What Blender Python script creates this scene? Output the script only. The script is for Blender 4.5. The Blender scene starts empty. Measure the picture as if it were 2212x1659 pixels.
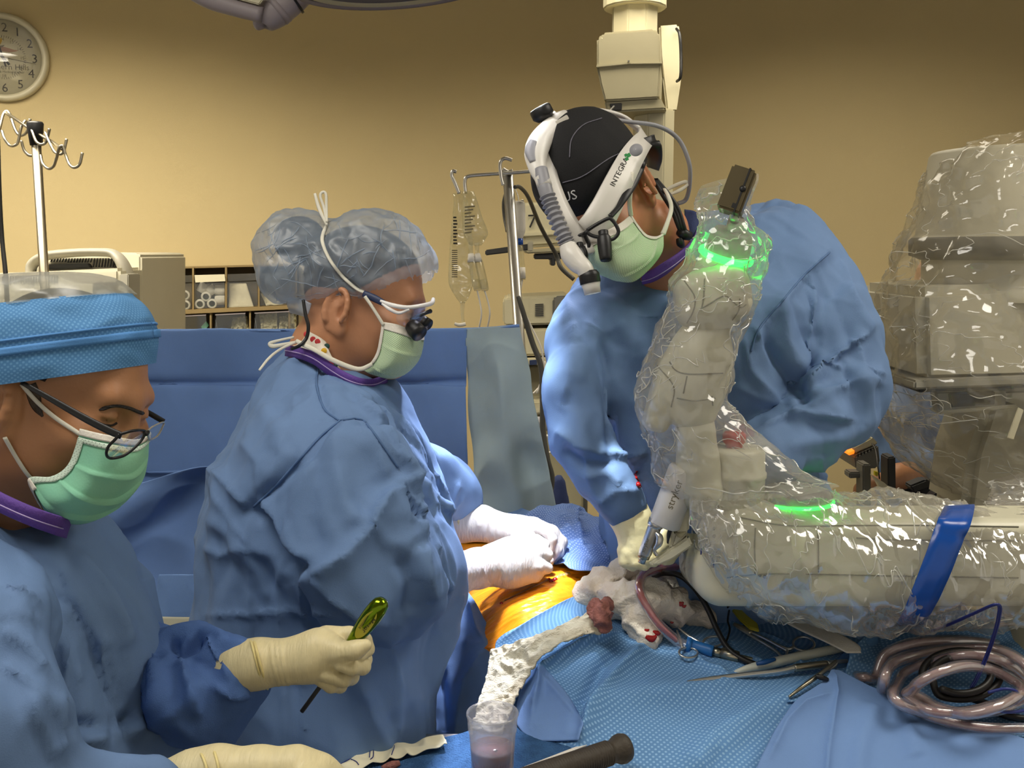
import bpy, bmesh, math, random
import numpy as np
from mathutils import Vector, Matrix
from mathutils.bvhtree import BVHTree
rnd = random.Random(7)
sc = bpy.context.scene
C = sc.collection
# ---------------------------------------------------------------- camera
F, CX, CY, CAMZ = 2150.0, 1106.0, 829.5, 1.6
PIT = math.radians(7.5)
FW = np.array([0, math.cos(PIT), -math.sin(PIT)])
RT = np.array([1.0, 0, 0])
UP = np.array([0, math.sin(PIT), math.cos(PIT)])
CAM = np.array([0, 0, CAMZ])
cam = bpy.data.cameras.new('camera'); cam.sensor_width = 36; cam.lens = 36 * F / 2212
cam.clip_start = 0.05
co = bpy.data.objects.new('camera', cam); C.objects.link(co)
co.location = CAM; co.rotation_euler = (math.pi / 2 - PIT, 0, 0)
sc.camera = co
sc.view_settings.view_transform = 'Standard'; sc.view_settings.look = 'None'
sc.view_settings.gamma = 1; sc.view_settings.use_curve_mapping = False
sc.view_settings.exposure = 0.0
cy = sc.cycles
cy.max_bounces = 4; cy.diffuse_bounces = 2; cy.glossy_bounces = 2; cy.transmission_bounces = 3; cy.transparent_max_bounces = 12
cy.caustics_reflective = False; cy.caustics_refractive = False; cy.use_adaptive_sampling = True; cy.adaptive_threshold = .1; cy.adaptive_min_samples = 12; cy.sample_clamp_indirect = 4

def P(px, py, d):
    return CAM + d * (FW + (px - CX) / F * RT - (py - CY) / F * UP)
def ray(px, py):
    v = FW + (px - CX) / F * RT - (py - CY) / F * UP
    return v / np.linalg.norm(v)
def Pz(px, py, z):
    v = ray(px, py); t = (z - CAMZ) / v[2]
    return CAM + v * t
def proj(V):
    q = np.asarray(V) - CAM
    d = q @ FW
    return CX + F * (q @ RT) / d, CY - F * (q @ UP) / d, d

# ---------------------------------------------------------------- world and lights
w = bpy.data.worlds.new('world'); sc.world = w; w.use_nodes = True
w.node_tree.nodes['Background'].inputs[0].default_value = (1.0, 0.93, 0.80, 1)
w.node_tree.nodes['Background'].inputs[1].default_value = 0.5

def area(name, loc, tgt, size, sizey, watts, col, spread=180):
    l = bpy.data.lights.new(name, 'AREA'); l.shape = 'RECTANGLE'; l.size = size; l.size_y = sizey
    l.energy = watts; l.color = col; l.spread = math.radians(spread)
    o = bpy.data.objects.new(name, l); C.objects.link(o); o.location = loc
    o.rotation_euler = (Vector(tgt) - Vector(loc)).to_track_quat('-Z', 'Y').to_euler()
    return o
def spot(name, loc, tgt, ang, watts, col, rad=0.05, blend=0.5):
    l = bpy.data.lights.new(name, 'SPOT'); l.spot_size = math.radians(ang); l.spot_blend = blend
    l.energy = watts; l.color = col; l.shadow_soft_size = rad
    o = bpy.data.objects.new(name, l); C.objects.link(o); o.location = loc
    o.rotation_euler = (Vector(tgt) - Vector(loc)).to_track_quat('-Z', 'Y').to_euler()
    return o
WARM = (1.0, 0.91, 0.74)
area('ceiling_panel_light', (-1.6, 2.7, 2.70), (-1.6, 3.3, 0.6), 1.2, 0.6, 52, WARM, 130)
area('ceiling_panel_light', (-0.6, 0.7, 2.70), (-0.4, 1.1, 0), 1.2, 0.6, 15, (1, 0.95, 0.86), 150)
area('ceiling_panel_light', (1.5, 1.3, 2.70), (1.5, 1.6, 0), 1.2, 0.6, 20, (1, 0.93, 0.80), 150)
area('ceiling_panel_light', (0.6, 3.2, 2.70), (0.6, 3.6, 0.4), 1.2, 0.6, 20, WARM, 140)
FIELD = P(1190, 1205, 1.66)
spot('surgical_lamp_light', P(960, -260, 1.40), P(1160, 1250, 1.63), 15.5, 260, (0.92, 0.95, 1.0), 0.10, 0.8)
spot('surgical_lamp_light', P(1230, -420, 2.10), P(955, 1010, 1.52), 15, 560, (0.84, 0.86, 1.0), 0.12, 0.8)

# ---------------------------------------------------------------- materials
def lin(c):
    c = np.array(c, float) / 255
    return tuple(np.where(c <= .04045, c / 12.92, ((c + .055) / 1.055) ** 2.4)) + (1.0,)
MATS = {}
def nd(nt, t, **kw):
    n = nt.nodes.new(t)
    for k, v in kw.items(): setattr(n, k, v)
    return n
def mat(name, rgb, rough=0.5, metal=0.0, var=0.0, vscale=8, bump=0.0, bscale=200, crumple=0.0, cscale=14,
        dots=None, emit=None, spec=0.5, alpha=None, trans=0.0, coat=0.0, uv=False, rgb2=None, stretch=None, dist=0.004, twist=0.0):
    m = bpy.data.materials.new(name); m.use_nodes = True
    nt = m.node_tree; b = nt.nodes['Principled BSDF']; L = nt.links.new
    b.inputs['Base Color'].default_value = lin(rgb); b.inputs['Roughness'].default_value = rough
    b.inputs['Metallic'].default_value = metal; b.inputs['Specular IOR Level'].default_value = spec
    b.inputs['Transmission Weight'].default_value = trans
    b.inputs['Coat Weight'].default_value = coat
    tc = nd(nt, 'ShaderNodeTexCoord'); src = tc.outputs['UV' if uv else 'Object']
    if stretch:
        mp = nd(nt, 'ShaderNodeMapping'); mp.inputs['Scale'].default_value = stretch
        mp.inputs['Rotation'].default_value = (0, 0, twist)
        L(src, mp.inputs['Vector']); src = mp.outputs[0]
    col = None
    if var > 0 or rgb2 is not None:
        n = nd(nt, 'ShaderNodeTexNoise'); n.inputs['Scale'].default_value = vscale; n.inputs['Detail'].default_value = 5
        L(src, n.inputs['Vector'])
        mr = nd(nt, 'ShaderNodeMapRange'); mr.inputs[1].default_value = .35; mr.inputs[2].default_value = .65
        L(n.outputs[0], mr.inputs[0])
        mx = nd(nt, 'ShaderNodeMix', data_type='RGBA')
        a = np.array(lin(rgb)); c2 = np.array(lin(rgb2)) if rgb2 is not None else a * (1 + var)
        a2 = a if rgb2 is not None else a * (1 - var); a2[3] = c2[3] = 1
        mx.inputs[6].default_value = a2; mx.inputs[7].default_value = c2
        L(mr.outputs[0], mx.inputs[0]); col = mx.outputs[2]
    if dots:
        drgb, freq, thr, kind = dots
        sp = nd(nt, 'ShaderNodeSeparateXYZ'); L(tc.outputs['UV' if uv else 'Object'], sp.inputs[0])
        def sn(sock):
            q = nd(nt, 'ShaderNodeMath', operation='MULTIPLY'); L(sock, q.inputs[0]); q.inputs[1].default_value = freq
            s = nd(nt, 'ShaderNodeMath', operation='SINE'); L(q.outputs[0], s.inputs[0]); return s.outputs[0]
        if kind == 'diamond':
            q = nd(nt, 'ShaderNodeMath', operation='MULTIPLY'); L(sn(sp.outputs[0]), q.inputs[0]); L(sn(sp.outputs[1]), q.inputs[1])
        else:
            q = nd(nt, 'ShaderNodeMath', operation='MAXIMUM'); L(sn(sp.outputs[0]), q.inputs[0]); L(sn(sp.outputs[1]), q.inputs[1])
        g = nd(nt, 'ShaderNodeMapRange'); g.inputs[1].default_value = thr - .15; g.inputs[2].default_value = thr + .15; L(q.outputs[0], g.inputs[0])
        mx = nd(nt, 'ShaderNodeMix', data_type='RGBA'); L(g.outputs[0], mx.inputs[0])
        if col: L(col, mx.inputs[6])
        else: mx.inputs[6].default_value = lin(rgb)
        mx.inputs[7].default_value = lin(drgb); col = mx.outputs[2]
    if col: L(col, b.inputs['Base Color'])
    nrm = None
    if crumple > 0:
        n = nd(nt, 'ShaderNodeTexNoise', noise_type='RIDGED_MULTIFRACTAL'); n.inputs['Scale'].default_value = cscale
        n.inputs['Detail'].default_value = 2.0; n.inputs['Distortion'].default_value = .4
        L(src, n.inputs['Vector'])
        bp = nd(nt, 'ShaderNodeBump'); bp.inputs['Strength'].default_value = crumple; bp.inputs['Distance'].default_value = .02
        L(n.outputs[0], bp.inputs['Height']); nrm = bp.outputs[0]
    if bump > 0:
        n = nd(nt, 'ShaderNodeTexNoise'); n.inputs['Scale'].default_value = bscale; n.inputs['Detail'].default_value = 3
        L(src, n.inputs['Vector'])
        bp = nd(nt, 'ShaderNodeBump'); bp.inputs['Strength'].default_value = bump; bp.inputs['Distance'].default_value = dist
        L(n.outputs[0], bp.inputs['Height'])
        if nrm: L(nrm, bp.inputs['Normal'])
        nrm = bp.outputs[0]
    if nrm: L(nrm, b.inputs['Normal'])
    if emit:
        b.inputs['Emission Color'].default_value = lin(emit[0]); b.inputs['Emission Strength'].default_value = emit[1]
    if alpha is not None:
        b.inputs['Alpha'].default_value = alpha
    MATS[name] = m
    return m
def film_mat(name, tint, haze, gloss, rough):
    m = bpy.data.materials.new(name); m.use_nodes = True
    nt = m.node_tree; L = nt.links.new
    for n in list(nt.nodes): nt.nodes.remove(n)
    out = nd(nt, 'ShaderNodeOutputMaterial'); tr = nd(nt, 'ShaderNodeBsdfTransparent')
    tr.inputs[0].default_value = (1, 1, 1, 1)
    df = nd(nt, 'ShaderNodeBsdfDiffuse'); df.inputs[0].default_value = lin(tint)
    tl = nd(nt, 'ShaderNodeBsdfTranslucent'); tl.inputs[0].default_value = lin(tint)
    gl = nd(nt, 'ShaderNodeBsdfGlossy'); gl.inputs['Roughness'].default_value = rough
    hz = nd(nt, 'ShaderNodeMixShader'); hz.inputs[0].default_value = .5; L(df.outputs[0], hz.inputs[1]); L(tl.outputs[0], hz.inputs[2])
    a = nd(nt, 'ShaderNodeMixShader'); a.inputs[0].default_value = haze; L(tr.outputs[0], a.inputs[1]); L(hz.outputs[0], a.inputs[2])
    lw = nd(nt, 'ShaderNodeFresnel'); lw.inputs['IOR'].default_value = gloss
    mu = nd(nt, 'ShaderNodeMath', operation='MULTIPLY_ADD'); L(lw.outputs[0], mu.inputs[0]); mu.inputs[1].default_value = .28; mu.inputs[2].default_value = .08; mu.use_clamp = True
    b = nd(nt, 'ShaderNodeMixShader'); L(mu.outputs[0], b.inputs[0]); L(a.outputs[0], b.inputs[1]); L(gl.outputs[0], b.inputs[2])
    L(b.outputs[0], out.inputs[0])
    MATS[name] = m
    return m
GB = (106, 134, 176)
mat('gown', GB, .75, bump=.25, bscale=900, crumple=.4, cscale=12, var=.06, vscale=3, dist=.001, spec=.25)
mat('gown_pale', (112, 150, 195), .75, bump=.25, bscale=900, crumple=.35, cscale=9, var=.06, vscale=3, dist=.001, spec=.25)
mat('gown_cuff', (84, 116, 176), .75, bump=.25, bscale=900, crumple=.3, cscale=14, spec=.25)
mat('drape', (102, 132, 184), .8, var=.10, vscale=5, bump=.2, bscale=700, crumple=.15, cscale=5, dist=.001, spec=.2)
mat('drape_solid', (118, 152, 206), .8, var=.05, vscale=4, bump=.3, bscale=800, crumple=.12, cscale=7, dist=.001, spec=.2)
mat('drape_pale', (158, 176, 182), .8, var=.07, vscale=6, bump=.2, bscale=700, crumple=.25, cscale=7, dist=.001, spec=.2)
mat('drape_cream', (196, 194, 172), .85, var=.05, vscale=6, crumple=.2, cscale=6, spec=.2)
mat('drape_dot', (104, 150, 202), .8, dots=((150, 192, 230), 820, .42, 'diamond'), uv=True, var=.08, vscale=5, crumple=.12, cscale=8, spec=.2)
mat('drape_dot_far', (104, 134, 198), .8, dots=((158, 182, 226), 800, .45, 'diamond'), uv=True, var=.08, vscale=5, crumple=.2, cscale=8, spec=.2)
mat('towel', (62, 98, 142), .95, var=.15, vscale=60, bump=.9, bscale=420, spec=.1)
mat('collar', (98, 66, 150), .8, bump=.4, bscale=400, dist=.002)
mat('stitch', (180, 160, 205), .8)
mat('seam', (82, 112, 156), .8)
mat('cap_blue', (86, 138, 190), .8, dots=((110, 162, 208), 1300, .3, 'diamond'), uv=True, crumple=.1, cscale=20, spec=.2)
mat('cap_band', (84, 142, 205), .8, bump=.3, bscale=500, dist=.001)
film_mat('cap_sheer', (206, 206, 190), .42, 1.12, .4)
film_mat('bouffant', (186, 208, 232), .42, 1.10, .45)
mat('skin_tan', (182, 128, 88), .48, var=.10, vscale=14, bump=.25, bscale=260, dist=.001)
mat('skin_fair', (190, 134, 98), .48, var=.08, vscale=14, bump=.2, bscale=260, dist=.001)
mat('skin_warm', (196, 132, 94), .48, var=.12, vscale=14, bump=.25, bscale=260, dist=.001)
mat('ear_red', (196, 108, 82), .45, var=.1, vscale=30)
mat('hair_dark', (34, 26, 22), .6, bump=.9, bscale=160, stretch=(1, 1, 6), dist=.003)
mat('hair_brown', (92, 76, 58), .6, bump=.9, bscale=120, rgb2=(40, 32, 26), vscale=60, stretch=(1, 5, 1), dist=.004)
mat('lip', (150, 90, 70), .5)
mat('mask_green', (132, 200, 170), .8, rgb2=(146, 206, 168), vscale=14, bump=.2, bscale=500, dist=.001)
mat('mask_trim', (204, 222, 206), .8, dots=((60, 84, 78), 1500, .82, 'diamond'), uv=True)
mat('mask_mesh', (206, 224, 186), .8, dots=((120, 160, 122), 2300, .25, 'diamond'), uv=True)
mat('mask_white', (226, 220, 208), .8, bump=.2, bscale=300)
mat('tie_white', (226, 222, 206), .8)
mat('glove_cream', (226, 212, 166), .5, var=.05, vscale=30, bump=.4, bscale=90, stretch=(4, 1, 1), dist=.002)
mat('glove_cuff', (236, 218, 150), .5, bump=.3, bscale=90)
mat('glove_white', (216, 210, 208), .5, var=.03, vscale=30, bump=.5, bscale=70, stretch=(5, 1, 1), dist=.003)
mat('glove_surgeon', (238, 226, 178), .5, var=.03, vscale=30, bump=.4, bscale=80, dist=.002)
mat('black', (16, 16, 18), .45)
mat('black_matte', (14, 14, 16), .8)
mat('cap_black', (18, 18, 20), .85, bump=.4, bscale=500, crumple=.25, cscale=16, dist=.001)
mat('navy', (34, 48, 84), .5)
mat('scrub_navy', (38, 52, 96), .8, bump=.3, bscale=400)
mat('white_plastic', (226, 222, 214), .35)
mat('white_frame', (240, 238, 236), .25)
mat('grey_plastic', (150, 150, 156), .45)
mat('grey_pad', (110, 108, 120), .8, bump=.5, bscale=300)
mat('cream_plastic', (196, 188, 156), .5)
mat('tan_plastic', (160, 152, 122), .55)
mat('beige_machine', (188, 182, 160), .5, var=.02)
mat('grey_machine', (150, 146, 132), .5)
mat('dark_grey', (58, 58, 58), .55)
mat('mid_grey', (110, 108, 100), .55)
mat('robot', (206, 202, 178), .4)
mat('robot_lit', (226, 212, 196), .4)
mat('robot_grey', (142, 140, 132), .4)
mat('robot_seam', (110, 108, 92), .6)
mat('red_knob', (196, 40, 48), .4)
mat('steel', (206, 204, 198), .30, .9)
mat('steel_warm', (176, 168, 148), .32, 1.0)
mat('brass_clamp', (120, 110, 86), .3, .9)
mat('green_metal', (112, 138, 28), .18, .95)
mat('led', (40, 255, 90), .4, emit=((30, 255, 70), 5.0))
mat('lamp_glow', (235, 250, 255), .4, emit=((225, 245, 255), 3.0))
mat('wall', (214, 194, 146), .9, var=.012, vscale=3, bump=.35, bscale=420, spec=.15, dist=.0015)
mat('wall_shaded', (200, 182, 138), .9, var=.012, vscale=3, bump=.35, bscale=420, spec=.15, dist=.0015)  # same wall paint, darkened to put the right wall's shade into the colour
mat('ceiling', (186, 176, 150), .9, bump=.3, bscale=300)
mat('floor', (120, 112, 100), .5, var=.05)
mat('orange_film', (250, 164, 34), .32, rgb2=(244, 140, 24), vscale=9, bump=.5, bscale=26, stretch=(1.0, 7.0, 1), twist=-0.75, dist=.006)
mat('blood', (150, 16, 16), .25)
mat('gauze', (232, 224, 208), .95, bump=.8, bscale=240, rgb2=(222, 206, 190), vscale=12, dist=.003, crumple=.25, cscale=36)
mat('gauze_yellow', (226, 220, 196), .95, bump=.8, bscale=240, rgb2=(212, 200, 172), vscale=16, dist=.003, crumple=.3, cscale=40, stretch=(1, 2.5, 1), twist=.7)
mat('gauze_pink', (176, 116, 104), .95, bump=.9, bscale=200, rgb2=(132, 84, 76), vscale=40, dist=.004)
mat('tube_red', (190, 84, 84), .15, rgb2=(150, 14, 20), vscale=22, coat=.6)
mat('tube_pink', (198, 176, 174), .12, rgb2=(150, 112, 116), vscale=26, coat=.6)
mat('wire_blue', (30, 44, 120), .4)
mat('wire_black', (26, 24, 22), .45)
mat('hose_grey', (74, 72, 66), .5)
mat('yellow', (206, 190, 30), .5)
mat('olive', (168, 160, 40), .45)
mat('tape_blue', (20, 78, 168), .25, var=.06, vscale=10)
mat('pencil_white', (208, 210, 196), .4)
mat('button_blue', (24, 78, 140), .4)
mat('conn_blue', (40, 110, 180), .4)
mat('rubber_brown', (62, 54, 44), .6, bump=.3, bscale=150)
mat('paper', (236, 228, 196), .9)
mat('bin_board', (150, 128, 84), .7)
mat('bin_dark', (84, 72, 52), .7)
mat('roll_white', (226, 222, 206), .7)
mat('roll_green', (70, 100, 80), .7)
mat('package', (214, 206, 166), .45, crumple=.8, cscale=60)
mat('mint', (110, 190, 150), .6)
mat('clock_face', (236, 228, 190), .6)
mat('clock_rim', (214, 206, 176), .35)
mat('ink', (40, 38, 34), .7)
mat('ink_grey', (120, 112, 88), .7)
mat('ink_green', (20, 130, 60), .7)
mat('ink_white', (225, 225, 225), .7)
mat('ink_red', (190, 30, 40), .7)
mat('scarf', (236, 228, 212), .85)
mat('petal', (206, 62, 66), .8)
mat('petal_yellow', (226, 178, 40), .8)
mat('leaf_ink', (40, 74, 66), .8)
mat('lilac', (150, 140, 142), .5)
mat('liquid', (170, 120, 126), .1, alpha=.75)
mat('amber_screen', (255, 140, 40), .5, emit=((255, 130, 30), 1.2))
film_mat('clear', (225, 225, 215), .10, 1.22, .10)
film_mat('film', (246, 242, 230), .24, 1.45, .10)
film_mat('film_crease_glare', (252, 250, 240), .62, 1.6, .08)  # whiter copy of the film, glare along its creases put into the colour
film_mat('film_hazy', (244, 234, 206), .17, 1.45, .10)
film_mat('cup_clear', (220, 220, 222), .30, 1.25, .2)
film_mat('bag_clear', (232, 222, 170), .30, 1.3, .12)
film_mat('tube_clear', (224, 208, 206), .22, 1.5, .12)
film_mat('lens', (200, 190, 196), .06, 1.3, .03)

# ---------------------------------------------------------------- object helpers
LOCS = {}
def link(me, name, m, parent=None, smooth=True, label=None, cat=None, group=None, kind=None):
    o = bpy.data.objects.new(name, me); C.objects.link(o)
    if m is not None: me.materials.append(MATS[m] if isinstance(m, str) else m)
    if smooth: me.shade_smooth()
    if parent is not None:
        o.parent = parent; l = LOCS.get(parent.name, (0, 0, 0))
        o.matrix_parent_inverse = Matrix.Translation(-Vector(l))
        LOCS[o.name] = (0, 0, 0)
    else:
        n = len(me.vertices); v = np.empty(n * 3, np.float32); me.vertices.foreach_get('co', v); v = v.reshape(-1, 3)
        c = np.array([(v[:, 0].min() + v[:, 0].max()) / 2, (v[:, 1].min() + v[:, 1].max()) / 2, v[:, 2].min()])
        me.vertices.foreach_set('co', (v - c).astype(np.float32).ravel()); me.update()
        o.location = c; LOCS[o.name] = tuple(c)
    tag(o, label, cat, group, kind)
    return o
def tag(o, label=None, cat=None, group=None, kind=None):
    if label: o['label'] = label
    if cat: o['category'] = cat
    if group: o['group'] = group
    if kind: o['kind'] = kind
    return o
def thing(name, label, cat, loc, group=None):
    o = bpy.data.objects.new(name, None); C.objects.link(o); o.empty_display_size = .05
    o.location = loc; LOCS[o.name] = tuple(float(x) for x in loc)
    return tag(o, label, cat, group)
def mesh(V, Fc, uv=None):
    me = bpy.data.meshes.new('m')
    V = np.asarray(V, np.float32)
    if isinstance(Fc, np.ndarray) and Fc.shape[1] == 4:
        me.vertices.add(len(V)); me.vertices.foreach_set('co', V.ravel())
        me.loops.add(Fc.size); me.loops.foreach_set('vertex_index', Fc.astype(np.int32).ravel())
        me.polygons.add(len(Fc)); me.polygons.foreach_set('loop_start', np.arange(0, Fc.size, 4, dtype=np.int32))
        me.update(calc_edges=True)
    else:
        me.from_pydata(V.tolist(), [], Fc.tolist() if isinstance(Fc, np.ndarray) else Fc)
    if uv is not None:
        l = me.uv_layers.new(name='uv'); idx = np.empty(len(me.loops), np.int32); me.loops.foreach_get('vertex_index', idx)
        l.data.foreach_set('uv', np.asarray(uv, np.float32)[idx].ravel())
    me.update()
    return me
def nrm(v):
    v = np.asarray(v, float); return v / (np.linalg.norm(v) + 1e-12)
def spl(pts, n):
    """Catmull-Rom resample of control rows to n samples"""
    p = np.asarray(pts, float); k = len(p)
    if k == 2:
        t = np.linspace(0, 1, n).reshape([-1] + [1] * (p.ndim - 1)); return p[0] * (1 - t) + p[1] * t
    q = np.concatenate([(2 * p[0] - p[1])[None], p, (2 * p[-1] - p[-2])[None]])
    t = np.linspace(0, k - 1, n); i = np.minimum(t.astype(int), k - 2); f = (t - i).reshape([-1] + [1] * (p.ndim - 1))
    a, b, c, d = q[i], q[i + 1], q[i + 2], q[i + 3]
    return .5 * (2 * b + (c - a) * f + (2 * a - 5 * b + 4 * c - d) * f ** 2 + (3 * b - a - 3 * c + d) * f ** 3)
def gridfaces(n, m, cu=False, cv=False):
    I = np.arange(n * m).reshape(n, m)
    if cu: I = np.vstack([I, I[:1]])
    if cv: I = np.hstack([I, I[:, :1]])
    return np.stack([I[:-1, :-1], I[1:, :-1], I[1:, 1:], I[:-1, 1:]], -1).reshape(-1, 4)
def sweep_vf(pts, rad, seg=10, res=None, flat=None, caps=True):
    """tube through points; flat=(a,b) scales cross section along first normal / binormal"""
    pts = np.asarray(pts, float); rad = np.broadcast_to(np.asarray(rad, float), (len(pts),))
    n = res or max(2, (len(pts) - 1) * 8 + 1) if len(pts) > 2 else (res or 2)
    q = spl(np.column_stack([pts, rad]), n); p = q[:, :3]; r = np.maximum(q[:, 3], 1e-5)
    T = np.gradient(p, axis=0); T /= np.linalg.norm(T, axis=1)[:, None] + 1e-12
    u = np.cross(T[0], FW)
    if np.linalg.norm(u) < .1: u = np.cross(T[0], UP)
    u = nrm(u); U = []
    for i in range(n):
        u = nrm(u - T[i] * (u @ T[i])); U.append(u)
    U = np.array(U); B = np.cross(T, U)
    a = np.linspace(0, 2 * np.pi, seg, endpoint=False)
    fa, fb = flat or (1, 1)
    V = p[:, None] + r[:, None, None] * (fa * np.cos(a)[None, :, None] * U[:, None] + fb * np.sin(a)[None, :, None] * B[:, None])
    V = V.reshape(-1, 3); Fc = gridfaces(n, seg, cv=True).tolist()
    if caps:
        Fc.append(list(range(seg))); Fc.append(list(range((n - 1) * seg, n * seg))[::-1])
    return V, Fc
def sweep(name, pts, rad, m, parent=None, seg=10, res=None, flat=None, caps=True, **kw):
    V, Fc = sweep_vf(pts, rad, seg, res, flat, caps)
    return link(mesh(V, Fc), name, m, parent, **kw)
def pxsweep(name, pts, m, parent=None, **kw):
    """pts (px,py,d,rpx)"""
    return sweep(name, [P(a, b, d) for a, b, d, r in pts], [r * d / F for a, b, d, r in pts], m, parent, **kw)
def lathe_vf(prof, org, axis, n=28, xref=None):
    ax = nrm(axis); u = np.cross(ax, FW if xref is None else xref)
    if np.linalg.norm(u) < .05: u = np.cross(ax, UP)
    u = nrm(u); v = np.cross(ax, u); a = np.linspace(0, 2 * np.pi, n, endpoint=False)
    ring = np.cos(a)[:, None] * u + np.sin(a)[:, None] * v
    V = np.vstack([np.asarray(org) + ax * z + r * ring for r, z in prof])
    return V, gridfaces(len(prof), n, cv=True)[:, ::-1].tolist()
def lathe(name, prof, org, axis, m, parent=None, n=28, **kw):
    V, Fc = lathe_vf(prof, org, axis, n)
    return link(mesh(V, Fc), name, m, parent, **kw)
def bevel_me(me, w, seg=2):
    bm = bmesh.new(); bm.from_mesh(me)
    bmesh.ops.recalc_face_normals(bm, faces=bm.faces)
    es = [e for e in bm.edges if len(e.link_faces) == 2 and e.calc_face_angle(0) > .5]
    if w > 0: bmesh.ops.bevel(bm, geom=es, offset=w, segments=seg, affect='EDGES', clamp_overlap=True)
    bm.to_mesh(me); bm.free(); return me
def box(name, c, ax, half, m, parent=None, bevel=.004, smooth=False, **kw):
    c = np.asarray(c); ax = np.asarray(ax, float)
    V = [c + sx * half[0] * ax[0] + sy * half[1] * ax[1] + sz * half[2] * ax[2] for sx in (-1, 1) for sy in (-1, 1) for sz in (-1, 1)]
    Fc = [[0, 1, 3, 2], [4, 6, 7, 5], [0, 4, 5, 1], [2, 3, 7, 6], [0, 2, 6, 4], [1, 5, 7, 3]]
    return link(bevel_me(mesh(V, Fc), bevel), name, m, parent, smooth, **kw)
CAX = [RT, UP, FW]
def slab(name, poly, d, t, m, parent=None, bevel=.003, dirv=None, smooth=False, d2=None, **kw):
    """polygon in px at depth d (or list of (px,py,d)), extruded by t along dirv (default view depth, flat)"""
    q = np.array([P(p[0], p[1], p[2] if len(p) > 2 else d) for p in poly]); dv = (np.array([0, 1., 0]) if dirv is None else np.asarray(dirv, float)) * t
    n = len(q); V = np.vstack([q, q + dv])
    Fc = [list(range(n)), list(range(2 * n - 1, n - 1, -1))] + [[i, i + n, (i + 1) % n + n, (i + 1) % n] for i in range(n)]
    return link(bevel_me(mesh(V, Fc), bevel), name, m, parent, smooth, **kw)
def patch_v(net, n, m):
    """control net rows of 3D points -> dense grid n x m"""
    a = np.asarray(net, float)
    b = spl(a, n)
    c = spl(np.swapaxes(b, 0, 1), m)
    return np.swapaxes(c, 0, 1)
def gnormals(G):
    a = np.gradient(G, axis=0); b = np.gradient(G, axis=1); n = np.cross(a, b); return n / (np.linalg.norm(n, axis=2)[..., None] + 1e-12)
def grid_mesh(G, thick=0, uvscale=None):
    n, m = G.shape[:2]
    du = np.concatenate([[0], np.cumsum(np.linalg.norm(np.diff(G, axis=1), axis=2).mean(0))])
    dv = np.concatenate([[0], np.cumsum(np.linalg.norm(np.diff(G, axis=0), axis=2).mean(1))])
    uv = np.stack(np.broadcast_arrays(du[None, :], dv[:, None]), -1).reshape(-1, 2)
    V = G.reshape(-1, 3); Fc = gridfaces(n, m)
    if thick:
        N = gnormals(G).reshape(-1, 3)
        s = np.sign((N * (CAM - V)).sum(1).mean()) or 1
        V = np.vstack([V, V - N * thick * s]); k = n * m
        I = np.arange(k).reshape(n, m); bd = np.concatenate([I[0, :], I[1:, -1], I[-1, -2::-1], I[-2:0:-1, 0]])
        b2 = np.roll(bd, -1)
        side = np.stack([bd, b2, b2 + k, bd + k], -1)
        Fc = np.vstack([Fc, Fc[:, ::-1] + k, side]); uv = np.vstack([uv, uv])
        me = mesh(V, Fc, uv); 
        bm = bmesh.new(); bm.from_mesh(me); bmesh.ops.recalc_face_normals(bm, faces=bm.faces); bm.to_mesh(me); bm.free()
        return me
    return mesh(V, Fc, uv)
# noise -----------------------------------------------------------
_pr = np.random.RandomState(3); _perm = np.concatenate([_pr.permutation(256)] * 3)
_gr = _pr.normal(size=(256, 3)); _gr /= np.linalg.norm(_gr, axis=1)[:, None]
def pn(p):
    p = np.asarray(p, float); i = np.floor(p).astype(int); f = p - i; i &= 255; u = f * f * f * (f * (f * 6 - 15) + 10)
    r = 0
    for a in (0, 1):
        for b in (0, 1):
            for c in (0, 1):
                h = _perm[_perm[_perm[(i[:, 0] + a) & 255] + ((i[:, 1] + b) & 255)] + ((i[:, 2] + c) & 255)]
                g = (_gr[h] * (f - [a, b, c])).sum(1)
                w_ = (u[:, 0] if a else 1 - u[:, 0]) * (u[:, 1] if b else 1 - u[:, 1]) * (u[:, 2] if c else 1 - u[:, 2])
                r = r + w_ * g
    return r
def crease(p, s, seed=0, stretch=(1, 1, 1)):
    q = np.asarray(p) * np.asarray(stretch) * s + seed * 17.3
    q = q + .35 * np.stack([pn(q * .6 + 5), pn(q * .6 + 9), pn(q * .6 + 13)], -1)
    return 1 - np.minimum(1, np.abs(pn(q)) * 2.6)
def facets(p, s, seed=0, stretch=(1, 1, 1), warp=.25):
    """worley F1 cone distance: flat-ish facets with sharp creases"""
    q = np.asarray(p) * np.asarray(stretch) * s + seed * 7.7
    q = q + warp * np.stack([pn(q * .7 + 2), pn(q * .7 + 7), pn(q * .7 + 11)], -1)
    i = np.floor(q).astype(int); best = np.full(len(q), 9.)
    for a in (-1, 0, 1):
        for b in (-1, 0, 1):
            for c in (-1, 0, 1):
                j = i + [a, b, c]; h = _perm[_perm[_perm[j[:, 0] & 255] + (j[:, 1] & 255)] + (j[:, 2] & 255)]
                o = (_gr[h] * .5 + .5); dd = np.linalg.norm(j + o - q, axis=1); best = np.minimum(best, dd)
    return best
_ROT = np.linalg.qr(_pr.normal(size=(3, 3)))[0]
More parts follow.
